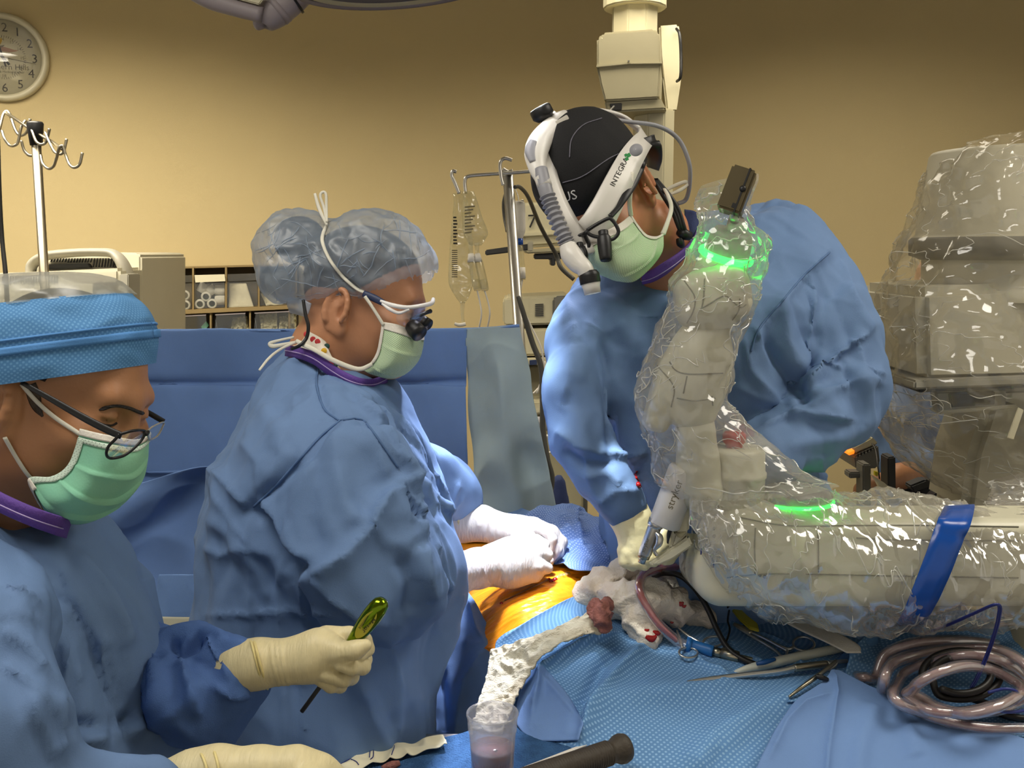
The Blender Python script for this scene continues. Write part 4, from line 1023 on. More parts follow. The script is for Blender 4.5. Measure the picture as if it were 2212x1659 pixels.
r_ = spl(np.array([(1436, 1158, 1172), (1470, 1132, 1202), (1520, 1114, 1240), (1562, 1114, 1258), (1600, 1150, 1250)], float), 44)
G = np.array([[hit(TD, x, y, .006) if hit(TD, x, y, .006) is not None else on_field(x, y, .012) for x in np.linspace(xl, xr, 34)] for y, xl, xr in r_])
G = G + UP * (.006 * plin(G.reshape(-1, 3), 14, 4)).reshape(44, 34, 1)
link(grid_mesh(G, .0015), 'drape_corner', 'drape_solid', None, label='dark blue drape corner hanging just right of the specimen cup', cat='drape')
G = layer([(1300, 1640, 1700), (1345, 1700, 1770), (1390, 1790, 1850), (1410, 1830, 1860)], 24, 12, .03, .002, 8, 23)
link(grid_mesh(G, .002), 'white_strip', 'mask_white', None, label='white plastic strip lying between yellow clip and robot arm', cat='strip')
# table under the drapes
tb = thing('operating_table', 'padded operating table hidden beneath the blue drapes', 'table', [.35, 1.68, 0])
box('table_pad', (.38, 1.72, .82), np.eye(3), (.75, .24, .05), 'black_matte', tb, .02)
box('column', (.38, 1.75, .42), np.eye(3), (.14, .12, .36), 'steel', tb, .01); box('base', (.38, 1.75, .04), np.eye(3), (.4, .22, .04), 'mid_grey', tb, .01)
# instrument table with towel
mt_ = thing('instrument_stand', 'instrument stand under dark blue towel at the bottom edge', 'table', [-.03, 1.22, 0])
box('tray', Pz(1000, 1720, .93), np.eye(3), (.24, .15, .008), 'steel', mt_, .004)
cpt = Pz(1000, 1720, .93); sweep('post', [[cpt[0] - .1, cpt[1] - .05, .03], [cpt[0] - .1, cpt[1] - .05, .925]], .015, 'steel', mt_, seg=14)
box('base', (cpt[0] - .1, cpt[1] - .05, .02), np.eye(3), (.2, .15, .02), 'mid_grey', mt_, .006)
ZT = .955
tw = lambda x, y: np.full(np.shape(x), ZT)
G = layer([(1552, 1116, 1138), (1575, 1030, 1190), (1600, 925, 1248), (1632, 770, 1275), (1665, 660, 1300), (1760, 560, 1340), (1830, 520, 1350)], 80, 90, 0, .004, 9, 25, [], tw)
link(grid_mesh(G, .006), 'towel', 'towel', None, label='dark blue cotton towel covering the instrument stand', cat='towel'); TW = bvh(G.reshape(-1, 3), gridfaces(80, 90))
# ================================================================ people
def camvec(x, y, z): return nrm(x * RT + y * UP + z * FW)
def head_frame(fwd, up, ear_px, side, s):
    X = camvec(*fwd)
    if len(up) == 4: Y = camvec(*up[:3]); Y = nrm(Y - X * (X @ Y)); Z = np.cross(X, Y)
    else: Z = camvec(*up); Z = nrm(Z - X * (X @ Z)); Y = np.cross(Z, X)
    px, py, d = ear_px; e = P(px, py, d); O = e - s * (-.012 * X + side * .088 * Y - .020 * Z)
    return O, np.array([X, Y, Z]), s
def Lc(fr, x, y, z): return fr[0] + fr[2] * (np.array([x, y, z]) @ fr[1])
E3 = np.eye(3)
def head_local(jaw=.88, nose=1.0):
    fs = [f_ell((-.008, 0, .036), E3, (.097, .076, .088)), f_ell((.030, 0, -.035), E3, (.062, .062, .085)),
          f_cap((-.005, .050, -.055), (.068, .012, -.100 * jaw), .022, .022), f_cap((-.005, -.050, -.055), (.068, -.012, -.100 * jaw), .022, .022),
          f_cap((.080, .034, .020), (.080, -.034, .020), .0125, .0125), f_ell((.062, .042, -.030), E3, (.032, .026, .026)), f_ell((.062, -.042, -.030), E3, (.032, .026, .026)),
          f_cap((.086, 0, .012), (.100 * nose, 0, -.030), .009, .010), f_cap((.088, .010, -.036), (.088, -.010, -.036), .009, .009)]
    base = f_u(fs, .022)
    for s in (1, -1):
        base = f_sub(base, f_ell((.099, s * .033, -.001), E3, (.014, .017, .011)), .014)
    lids = [f_ell((.077, s * .032, -.001), E3, (.0155, .0155, .0135)) for s in (1, -1)]
    creas = [f_cap((.094, s * .020, -.0065), (.085, s * .045, -.004), .0022, .0018) for s in (1, -1)]
    def ears(p):
        r = None
        for s in (1, -1):
            A = np.array([nrm([.95, s * .30, -.12]), nrm([-.30, s * .95, 0]), nrm([.12, 0, 1])])
            e = f_ell((-.016, s * .080, -.020), A, (.021, .0075, .033))
            e = f_sub(e, f_ell((-.008, s * .088, -.022), A, (.010, .009, .015)), .006)
            e = f_sub(e, f_ell((-.018, s * .091, -.004), A, (.010, .006, .009)), .006)
            t = np.linspace(-.6, np.pi * 1.25, 13)
            c = np.array([-.018, s * .0845, -.018]) + .0195 * np.cos(t)[:, None] * A[0] + .031 * np.sin(t)[:, None] * A[2] + .004 * A[1]
            h = f_chain([(q, .0040) for q in c], .004)
            lob = f_ell((-.008, s * .080, -.048), A, (.010, .006, .012))
            v = smin(smin(e(p), h(p), .004), lob(p), .006); r = v if r is None else np.minimum(r, v)
        return r
    def f(p):
        v = smin(base(p), np.minimum(lids[0](p), lids[1](p)), .004)
        v = -smin(-v, np.minimum(creas[0](p), creas[1](p)), .003)
        return smin(v, ears(p), .006)
    return f
def build_head(fr, neck, h=.0026):
    """neck: list of (xyz, r) chain from inside skull to trunk"""
    hf = head_local(); O, A, s = fr
    nk = f_chain(neck, .02)
    def f(p):
        q = ((p - O.astype(np.float32)) @ A.T.astype(np.float32)) / s
        return smin(hf(q) * s, nk(p), .03)
    pts = np.array([Lc(fr, x, y, z) for x in (-.12, .14) for y in (-.11, .11) for z in (-.16, .14)] + [n[0] + e * n[1] for n in neck for e in np.vstack([E3, -E3])])
    V, Q = snet(f, pts.min(0), pts.max(0), h)
    return relax(V, Q, 1, .4), Q
def body_mesh(name, hv, hq, trunk, lo, hi, m, par):
    V, Q = snet(trunk, lo, hi, .012)
    return link(mesh(np.vstack([hv, V]), np.vstack([hq, Q + len(hv)])), name, m, par)
def legs(c, dx, z=.85):
    return [f_cap((c[0] + s * .09, c[1], z), (c[0] + s * .1, c[1], .09), .085, .05) for s in (-1, 1)] + [f_cap((c[0] + s * .1 - dx * .03, c[1], .045), (c[0] + s * .1 + dx * .13, c[1] - .03, .035), .042, .036) for s in (-1, 1)]
def ringloft(name, rings, m, par, n=48, res=40, cap=True, crumple=0, cs=20, seed=1, wav=None, uvs=1, **kw):
    """rings (xl,yl,xr,yr,d,b): tilted elliptical rings"""
    r = spl(np.array(rings, float), res); a = np.linspace(0, 2 * np.pi, n, endpoint=False)
    G = []
    for xl, yl, xr, yr, d, b in r:
        p, q = P(xl, yl, d), P(xr, yr, d); G.append((p + q) / 2 + np.cos(a)[:, None] * (q - p) / 2 + np.sin(a)[:, None] * b * nrm([0, 1, -.05]))
    G = np.array(G)
    if crumple:
        V = G.reshape(-1, 3); c = G.mean(1, keepdims=True); N = G - c; N /= np.linalg.norm(N, axis=2)[..., None] + 1e-9
        G = G + N * (crumple * (crease(V, cs, seed) - .5)).reshape(G.shape[:2])[..., None]
    if wav is not None: G = wav(G)
    V = G.reshape(-1, 3); Fc = gridfaces(res, n, cv=True).tolist()
    if cap: Fc.append(list(range((res - 1) * n, res * n)))
    per = np.linalg.norm(np.diff(G[0], axis=0), axis=1).sum(); hh = np.linalg.norm(np.diff(G[:, 0], axis=0), axis=1).sum()
    uv = np.stack(np.meshgrid(np.linspace(0, per, n), np.linspace(0, hh, res)), -1).reshape(-1, 2) * uvs
    return link(mesh(V, Fc, uv), name, m, par, **kw), G
def gown(name, fn, lo, hi, h, m, par, lines, amp=.006, fs=7, seed=2, st=(1, 1, .6), rel=2):
    V, Q = snet(fn, lo, hi, h); V = relax(V, Q, rel); N = vnormals(V, Q)
    V = V + N * (amp * (1.9 * plin(V, fs * 1.5, seed, st) + .9 * plin(V, fs * 3.4, seed + 3, st)) + amp * .25 * (crease(V, fs * 2.2, seed + 1, st) - .4))[:, None]
    V = folds(V, vnormals(V, Q), lines)
    o = link(mesh(V, Q), name, m, par); return o, V, Q, bvh(V, Q)
def seam(T, pts, m, par, name='seam', r=.0016, off=.001, n=30, flat=None):
    p = hits(T, dense(pts, n), off)
    if len(p) > 3: return sweep(name, p, r, m, par, seg=6, res=len(p) * 2, flat=flat)
def pxpatch(name, net, n, m_, mt, par, thick=.0012, disp=None, **kw):
    G = patch_v([[P(*q) for q in r] for r in net], n, m_)
    if disp: G = disp(G)
    return link(grid_mesh(G, thick), name, mt, par, **kw), G
def ribbon(name, pts, w, m, par, wdir=None, t=.0012, res=40, **kw):
    """flat band through 3D pts; width direction wdir (or list per point)"""
    p = np.asarray(pts, float); wd = np.broadcast_to(np.asarray(UP if wdir is None else wdir, float), p.shape)
    ww = np.broadcast_to(np.asarray(w, float), (len(p),))
    q = spl(np.column_stack([p, wd, ww]), res); c, e, ww = q[:, :3], q[:, 3:6], q[:, 6]
    T = np.gradient(c, axis=0); T /= np.linalg.norm(T, axis=1)[:, None]; e = e - T * (e * T).sum(1)[:, None]; e /= np.linalg.norm(e, axis=1)[:, None]
    G = np.stack([c - e * ww[:, None] / 2, c - e * ww[:, None] / 6, c + e * ww[:, None] / 6, c + e * ww[:, None] / 2], 1)
    return link(grid_mesh(G, t), name, m, par, **kw)

# ---------------------------------------------------------------- left man
D1 = .97
p1 = thing('person', 'man in blue cap, green mask and black glasses holding green screwdriver at left', 'person', P(-60, 900, 1.0) * [1, 1, 0])
fr1 = head_frame((.93, -.29, -.20), (.28, .955, -.06), (2, 884, D1 - .066), -1, .81)
nb1 = P(-150, 1240, D1 + .03)
hv, hq = build_head(fr1, [(Lc(fr1, -.03, 0, -.03), .062), (Lc(fr1, -.05, 0, -.10), .060), (P(-80, 1120, D1 + .02), .050), (nb1, .06)], .0024)
H1 = bvh(hv, hq)
tr1 = f_torso([(1150, -380, 60, D1 + .05, .15), (1300, -400, 220, D1 + .06, .16), (1600, -390, 300, D1 + .06, .15), (1900, -380, 300, D1 + .06, .15)], .6)
tc1 = P(-50, 1600, D1 + .06)
body_mesh('body', hv, hq, f_u([tr1] + legs(tc1, 1), .03), [tc1[0] - .4, tc1[1] - .35, 0], [tc1[0] + .4, tc1[1] + .35, 1.4], 'skin_tan', p1)
# gown
g1 = f_u([f_torso([(1020, -270, -80, D1 + .04, .07), (1050, -300, -20, D1 + .045, .105), (1085, -330, 55, D1 + .05, .128), (1120, -350, 118, D1 + .05, .145), (1160, -370, 172, D1 + .05, .165), (1230, -390, 226, D1 + .06, .175), (1320, -400, 272, D1 + .06, .18), (1420, -410, 303, D1 + .06, .18), (1520, -410, 330, D1 + .06, .18), (1620, -410, 352, D1 + .06, .18), (1720, -410, 362, D1 + .06, .18), (1900, -400, 370, D1 + .06, .18)], .35, 2.2, 1.12),
          pxchain([(-170, 1200, .90, 150), (-70, 1380, .84, 190), (-40, 1560, .80, 170), (-10, 1720, .80, 130)], .03),
          pxchain([(-10, 1720, .80, 118), (130, 1735, .82, 84), (280, 1722, .86, 66), (330, 1712, .87, 60)], .03)], .035)
sl1 = pxchain([(200, 1420, 1.10, 120), (300, 1488, 1.08, 126), (380, 1478, 1.07, 112), (450, 1462, 1.06, 96), (495, 1452, 1.05, 72), (516, 1450, 1.045, 58)], .03)
g1f = g1
LN1 = [([(0, 1265), (70, 1290), (118, 1350), (138, 1420), (140, 1490)], 16, .012, 'L'), ([(140, 1490), (132, 1560), (128, 1640)], 14, .010, 'L'),
       ([(150, 1180), (215, 1260), (265, 1340), (285, 1400)], 30, .012, 'r'), ([(60, 1180), (130, 1260), (180, 1340), (215, 1400)], 34, .008, 's'),
       ([(212, 1370), (208, 1420), (225, 1480), (240, 1520)], 10, .008, 'r'), ([(225, 1365), (235, 1420), (255, 1480)], 10, .007, 'r'), ([(200, 1400), (170, 1470)], 16, .006, 'r'),
       ([(140, 1570), (230, 1565), (290, 1552)], 14, -.012, 's'), ([(150, 1600), (240, 1590), (300, 1570), (340, 1590)], 22, .012, 's'),
       ([(0, 1360), (60, 1400), (100, 1450)], 16, .008, 'r'), ([(0, 1440), (70, 1480), (120, 1540)], 16, .007, 'r'), ([(60, 1500), (90, 1580), (110, 1640)], 14, .008, 'r'), ([(30, 1300), (90, 1390)], 20, .006, 'r')]
LNS = [([(310, 1370), (330, 1420), (345, 1480), (352, 1540)], 13, .012, 'r'), ([(370, 1385), (385, 1410), (420, 1395), (440, 1372)], 12, -.014, 's'), ([(390, 1420), (410, 1480), (430, 1545)], 14, .014, 'L'),
       ([(440, 1380), (470, 1420), (500, 1470)], 12, .010, 'r'), ([(340, 1560), (400, 1520), (435, 1470)], 16, .010, 'r'), ([(450, 1480), (500, 1500), (540, 1498)], 12, .010, 'r'), ([(430, 1372), (455, 1362), (490, 1385)], 12, .010, 'r'), ([(300, 1440), (330, 1500), (360, 1590)], 14, .010, 'R')]
b_lo, b_hi = bounds(-430, 1000, 560, 1850, .72, 1.26); b_lo[2] = .33
o1, V1, Q1, T1 = gown('gown', g1f, b_lo, b_hi, .0048, 'gown', p1, LN1, .019, 7, 2)
slv, SV_, SQ_, _ = gown('sleeve', sl1, *bounds(60, 1270, 590, 1640, .98, 1.2), .0035, 'gown_cuff', o1, LNS, .018, 9, 21, (1, 1, 1))
# collar
cp = [P(*q) for q in ((-60, 1056, D1 - .075), (0, 1087, D1 - .092), (50, 1110, D1 - .098), (95, 1127, D1 - .092), (138, 1140, D1 - .070), (148, 1142, D1 - .02), (110, 1118, D1 + .07), (0, 1076, D1 + .13), (-140, 1036, D1 + .13), (-235, 1016, D1 + .05), (-210, 1018, D1 - .04), (-60, 1056, D1 - .075))]
ribbon('collar_band', cp, .017, 'collar', o1, wdir=camvec(.35, .8, -.2), t=.003, res=90)
sweep('collar_stitch', [c - FW * .004 for c in cp[:6]], .0006, 'stitch', o1, seg=6, res=60)
# cap
cb, CG = ringloft('cap', [(-105, 842, 325, 786, D1 + .005, .088), (-112, 812, 330, 758, D1 + .005, .090), (-114, 778, 328, 718, D1 + .005, .089), (-112, 740, 318, 682, D1 + .005, .087), (-106, 705, 300, 652, D1 + .005, .083), (-98, 676, 274, 632, D1 + .005, .077)], 'cap_blue', p1, n=72, res=36, cap=False, crumple=.004, cs=26)
def strip_from(G, i0, i1, nm, mt, par, off=.0015):
    c = G.mean(1, keepdims=True); N = G - c; N = N / (np.linalg.norm(N, axis=2)[..., None]); S_ = (G + N * off)[i0:i1]
    S_ = np.concatenate([S_, S_[:, :1]], 1); return link(grid_mesh(S_, .0008), nm, mt, par)
strip_from(CG, 12, 16, 'cap_band', 'cap_band', cb); strip_from(CG, 17, 18 + 1, 'cap_fold', 'cap_band', cb, .0008)
ringloft('cap_crown', [(-98, 682, 277, 634, D1 + .005, .078), (-98, 656, 262, 616, D1 + .005, .075), (-78, 622, 226, 598, D1 + .005, .062), (-24, 598, 166, 588, D1 + .005, .036), (50, 592, 80, 588, D1 + .005, .006)], 'cap_sheer', cb, n=72, res=30, cap=True, crumple=.008, cs=30)
hr = f_ell(Lc(fr1, -.010, 0, .040), fr1[1], np.array([.0985, .0785, .086]) * fr1[2])
sdf_obj('hair', lambda p: np.maximum(hr(p), np.maximum((p - Lc(fr1, .024, 0, 0)) @ fr1[1][0], -((p - Lc(fr1, 0, 0, -.012)) @ fr1[1][2]))), *[f(np.array([Lc(fr1, x, y, z) for x in (-.12, .1) for y in (-.09, .09) for z in (-.03, .14)]), 0) for f in (np.min, np.max)], .004, 'hair_dark', p1)
# sideburn, brow, lashes
sb = hits(H1, [(62, 832), (72, 855), (80, 880), (92, 900)], .0005)
sweep('sideburn', sb, [.007, .0065, .0045, .001], 'hair_brown', p1, seg=8, res=20, flat=(1, .15))
eb = hits(H1, dense([(214, 886), (245, 876), (275, 880), (300, 890), (312, 893)], 14), .0004)
if len(eb) > 3: sweep('eyebrow', eb, [.0006] + [.0020] * (len(eb) - 2) + [.0008], 'hair_dark', p1, seg=8, res=30, flat=(1, .6))
el = hits(H1, dense([(212, 913), (226, 918), (240, 919), (252, 914)], 10), .0006)
if len(el) > 3: sweep('eyelashes', el, .0012, 'hair_dark', p1, seg=6, res=24)
# mask
D = D1
def pleat(G, k=3, a=.004):
    n = G.shape[0]; N = gnormals(G); s = np.sign((N * (CAM - G)).sum(2).mean()); v = np.linspace(0, 1, n)
    z = np.zeros(n)
    for c in np.linspace(.35, .8, k): z += a * np.where(v > c, np.exp(-(v - c) / .06), 0)
    m_ = G.shape[1]; fade = np.clip(np.linspace(0, 1, m_) * 5, 0, 1) * np.clip((.62 - np.linspace(0, 1, m_)) * 6, 0, 1)
    return G + N * s * (z[:, None] * fade[None])[..., None]
mk, MG = pxpatch('mask', [[(174, 926, D - .075), (232, 940, D - .082), (290, 950, D - .06), (322, 938, D - .035), (318, 930, D + .01), (300, 925, D + .05)],
                          [(164, 968, D - .076), (225, 985, D - .088), (290, 990, D - .068), (320, 965, D - .035), (316, 955, D + .015), (290, 950, D + .055)],
                          [(146, 1008, D - .076), (205, 1035, D - .090), (275, 1040, D - .070), (317, 1000, D - .033), (310, 1000, D + .015), (280, 1000, D + .055)],
                          [(112, 1030, D - .074), (170, 1075, D - .088), (240, 1085, D - .066), (303, 1045, D - .03), (296, 1042, D + .02), (262, 1040, D + .055)],
                          [(64, 1034, D - .066), (112, 1095, D - .080), (190, 1115, D - .064), (262, 1092, D - .03), (255, 1085, D + .015), (230, 1070, D + .05)],
                          [(84, 1085, D - .058), (112, 1118, D - .06), (165, 1133, D - .045), (212, 1122, D - .02), (215, 1110, D + .012), (205, 1090, D + .04)]], 60, 70, 'mask_green', p1, disp=lambda G: pleat(G, 3, .005))
def sub(G, i0, i1, j0, j1, nm, mt, par, off=.0012):
    S_ = G[i0:i1, j0:j1]; N = gnormals(S_); s = np.sign((N * (CAM - S_)).sum(2).mean()); return link(grid_mesh(S_ + N * s * off, .0005), nm, mt, par)
sub(MG, 0, 5, 0, 60, 'mask_top_hem', 'mask_white', mk); sub(MG, 5, 9, 0, 60, 'mask_stitch', 'mask_trim', mk, .0009)
sub(MG, 6, 50, 0, 4, 'mask_side_hem', 'mask_trim', mk); sub(MG, 46, 60, 0, 6, 'mask_corner', 'mask_white', mk, .0016)
sweep('ear_loop', [hit(H1, x, y, .003) if hit(H1, x, y, .003) is not None else P(x, y, D - .075) for x, y in ((46, 830), (80, 868), (120, 903), (176, 940))], .0021, 'tie_white', mk, seg=8, flat=(1, .6))
sweep('ear_loop', [hit(H1, x, y, .003) if hit(H1, x, y, .003) is not None else P(x, y, D - .075) for x, y in ((10, 945), (30, 980), (52, 1015), (72, 1040))], .0021, 'tie_white', mk, seg=8, flat=(1, .6))
# glasses
gl = pxsweep('glasses', [(46, 826, D - .078, 5), (110, 862, D - .088, 6.5), (180, 902, D - .098, 8), (235, 930, D - .104, 8.5), (262, 941, D - .106, 8)], 'black', p1, seg=10, flat=(1, .35))
pxsweep('far_temple', [(300, 880, D + .03, 5), (330, 897, D + .035, 6), (354, 911, D + .04, 6)], 'black', gl, seg=8, flat=(1, .4))
nl = [(258, 938), (290, 930), (312, 931), (309, 946), (292, 966), (268, 984), (240, 990), (230, 982), (234, 965), (248, 950)]
dl = [-.108, -.10, -.075, -.072, -.078, -.085, -.095, -.105, -.108, -.108]
rim = [P(x, y, D + dd) for (x, y), dd in zip(nl, dl)]
sweep('near_rim', rim + rim[:1], .0013, 'black', gl, seg=8, res=70)
ctr = np.mean(rim, 0); link(mesh([ctr] + list(spl(np.array(rim + rim[:1]), 60)), [[0, i + 1, i + 2] for i in range(59)]), 'near_lens', 'lens', gl)
fl = [(318, 932), (330, 922), (353, 912), (350, 925), (340, 942), (325, 950), (320, 944)]; fd = [-.068, -.02, .04, .036, .0, -.03, -.06]
rim2 = [P(x, y, D + dd) for (x, y), dd in zip(fl, fd)]
sweep('far_rim', rim2 + rim2[:1], .001, 'steel', gl, seg=8, res=50)
ctr = np.mean(rim2, 0); link(mesh([ctr] + list(spl(np.array(rim2 + rim2[:1]), 40)), [[0, i + 1, i + 2] for i in range(39)]), 'far_lens', 'lens', gl)
sweep('bridge', [P(311, 932, D - .075), P(316, 938, D - .074), P(320, 933, D - .068)], .0018, 'black', gl, seg=8, res=12)
# far hand with glove, closing on the screwdriver
DH = 1.04
gl1 = f_u([pxchain([(500, 1444, DH, 48), (520, 1440, DH, 50), (556, 1434, DH, 50), (575, 1432, DH, 46), (620, 1428, DH, 43), (665, 1424, DH, 45)], .01),
           f_u([pxchain([(665, 1424, DH, 45), (705, 1418, DH + .012, 48), (735, 1420, DH + .02, 40)], .01),
                pxchain([(690, 1395, DH - .004, 34), (735, 1408, DH - .014, 20), (768, 1404, DH - .020, 18), (790, 1394, DH - .020, 13.5)], .008)], .02)], .015)
fing = [pxchain([(705, 1374, DH + .012, 23), (755, 1372, DH + .012, 18), (786, 1384, DH + .010, 17), (792, 1402, DH + .004, 16), (776, 1417, DH - .006, 14)], .004),
        pxchain([(740, 1400, DH + .03, 20), (785, 1425, DH + .018, 18), (783, 1440, DH + .002, 17), (760, 1442, DH - .012, 16.5), (735, 1436, DH - .015, 14.5)], .004),
        pxchain([(730, 1430, DH + .03, 20), (758, 1462, DH + .014, 17), (742, 1468, DH - .004, 16.5), (700, 1458, DH - .012, 15)], .004),
        pxchain([(705, 1450, DH + .02, 18), (735, 1482, DH + .010, 14), (715, 1482, DH - .002, 14), (694, 1473, DH - .006, 12)], .004)]
def glv(p):
    v = gl1(p)
    w_ = fing[0](p)
    for g in fing[1:]: w_ = smin(w_, g(p), .0012)
    v = smin(v, w_, .0025)
    return v
gv1, GV, GQ = sdf_obj('glove', glv, *bounds(420, 1330, 830, 1520, DH - .06, DH + .09), .0017, 'glove_cream', p1, rel=1,
        post=lambda V, Q: folds(V, vnormals(V, Q), [([(x, 1370), (x + 6, 1430), (x + 22, 1490)], 4, .0022, 'r') for x in (583, 594, 604)] + [([(728 + k * 9, 1396), (733 + k * 9, 1422)], 3, .0009, 'r') for k in range(3)]))
TG = bvh(GV, GQ)
for k in range(2):
    pxsweep('cuff_bead', [(541 + k * 7, 1383, DH - .001, 3), (546 + k * 7, 1400, DH - .024, 3.2), (556 + k * 7, 1440, DH - .028, 3.2), (566 + k * 7, 1474, DH - .018, 3.2), (571 + k * 7, 1488, DH, 3)], 'glove_cuff', gv1, seg=8)
# near hand along the bottom edge
DN = .90
gl2 = f_u([pxchain([(330, 1712, DN, 58), (420, 1680, DN, 56), (470, 1668, DN, 54), (560, 1662, DN, 46), (640, 1662, DN, 46), (690, 1672, DN + .005, 40)], .01),
           pxchain([(690, 1672, DN, 36), (735, 1690, DN + .01, 22), (760, 1715, DN + .01, 19), (765, 1745, DN + .01, 17)], .01), pxchain([(680, 1690, DN - .02, 32), (720, 1725, DN - .025, 20), (740, 1755, DN - .02, 18)], .01),
           pxchain([(670, 1700, DN - .03, 30), (705, 1745, DN - .03, 19), (720, 1770, DN - .03, 17)], .01), pxchain([(660, 1710, DN - .04, 26), (690, 1755, DN - .04, 17), (700, 1780, DN - .04, 15)], .01), pxchain([(640, 1700, DN + .03, 26), (690, 1740, DN + .04, 19), (720, 1760, DN + .03, 17)], .01)], .012)
gv2, _, _ = sdf_obj('glove', gl2, *bounds(290, 1580, 810, 1820, DN - .08, DN + .09), .0022, 'glove_cream', p1)
for k in range(2):
    pxsweep('cuff_bead', [(430 + k * 28, 1626 - k * 4, DN + .004, 3), (436 + k * 28, 1632 - k * 4, DN - .014, 3.2), (446 + k * 26, 1660, DN - .025, 3.2), (450 + k * 26, 1700, DN - .022, 3)], 'glove_cuff', gv2, seg=8)
# screwdriver held by the fist
sd = thing('screwdriver', 'green metallic screwdriver with dark shaft gripped in the cream glove', 'screwdriver', P(740, 1420, DH))
tipT, tipB = P(830, 1294, DH - .012), P(652, 1537, DH + .012)
sax = nrm(tipB - tipT); Ls = np.linalg.norm(tipB - tipT)
prof = [(.0005, 0), (.005, .001), (.0085, .005), (.0100, .012), (.0105, .022), (.0100, .034), (.0088, .044), (.0075, .054), (.0064, .062), (.0058, .075), (.0065, .088), (.0035, .096)]
hd, hf_ = lathe_vf(prof, (0, 0, 0), sax, 32); pl = nrm(np.cross(sax, FW)); vw = nrm(np.cross(pl, sax))
hd = hd + tipT; link(mesh(hd, hf_), 'handle', 'green_metal', sd)
sweep('shaft', [tipT + sax * .09, tipB], .0024, 'dark_grey', sd, seg=12)
nv = vw if vw @ FW < 0 else -vw
oc = tipT + sax * .03 + nv * .0098; tt = np.linspace(0, 2 * np.pi, 40, endpoint=False)
link(mesh([oc + sax * .018 * math.cos(t) + pl * .0066 * math.sin(t) for t in tt] + [oc + sax * .018 * math.cos(t) + pl * .0066 * math.sin(t) - nv * .004 for t in tt], [list(range(40))] + [[i, (i + 1) % 40, (i + 1) % 40 + 40, i + 40] for i in range(40)]), 'name_plate', 'olive', sd, smooth=False)
xdir = sax; ydir = np.cross(nv, xdir)
text('Mazor', oc + nv * .0003 - sax * .011 + ydir * .0003, xdir, ydir, .0075, 'ink', sd)
text('Robotics', oc + nv * .0003 - sax * .009 - ydir * .0042, xdir, ydir, .0046, 'ink', sd)

# ---------------------------------------------------------------- woman assistant
D2 = 1.45
p2 = thing('person', 'woman in pale blue bouffant cap and blue gown working with white gloves', 'person', P(700, 1000, D2) * [1, 1, 0])
fr2 = head_frame((.97, -.21, -.12), (.21, .977, -.03), (735, 670, D2 - .076), -1, .87)
hv, hq = build_head(fr2, [(Lc(fr2, -.03, 0, -.03), .056), (Lc(fr2, -.045, 0, -.10), .052), (P(716, 765, D2), .050), (P(712, 850, D2), .055)], .0028)
H2 = bvh(hv, hq)
tr2 = f_torso([(830, 620, 760, D2, .08), (900, 580, 800, D2, .11), (1100, 530, 860, D2, .12), (1500, 540, 840, D2, .12), (1750, 540, 840, D2, .12)], .6)
tc2 = P(690, 1500, D2)
body_mesh('body', hv, hq, f_u([tr2] + legs(tc2, 1), .03), [tc2[0] - .3, tc2[1] - .3, 0], [tc2[0] + .3, tc2[1] + .3, 1.5], 'skin_fair', p2)
g2 = f_u([f_torso([(748, 622, 690, D2 - .005, .055), (770, 604, 735, D2 - .005, .085), (800, 572, 800, D2, .125), (835, 548, 846, D2, .155), (880, 526, 872, D2, .175), (940, 500, 900, D2, .185), (1000, 472, 922, D2, .19), (1060, 456, 942, D2, .19), (1120, 446, 962, D2, .19), (1200, 440, 975, D2, .19), (1300, 434, 982, D2, .19), (1400, 437, 955, D2, .19), (1500, 450, 934, D2, .19), (1600, 464, 924, D2, .19), (1750, 470, 924, D2, .19), (1900, 470, 930, D2, .19)], .32, 2.1, 1.15),
          pxchain([(690, 930, 1.36, 110), (725, 1050, 1.30, 140), (745, 1170, 1.27, 140), (770, 1240, 1.26, 128)], .03),
          pxchain([(770, 1240, 1.26, 118), (850, 1235, 1.29, 108), (900, 1232, 1.35, 74), (938, 1236, 1.42, 48)], .03), f_poly([(674, 1236), (836, 1054), (906, 1140), (980, 1215), (984, 1282), (850, 1350), (770, 1332)], (1.245, 1.42), .05, .010), pxchain([(890, 1265, 1.33, 60), (935, 1258, 1.41, 44)], .03),
          pxchain([(850, 980, 1.58, 80), (920, 1040, 1.66, 66), (965, 1075, 1.70, 56), (985, 1105, 1.71, 44)], .03), pxchain([(960, 1048, 1.70, 34), (1002, 1068, 1.71, 22)], .02)], .03)
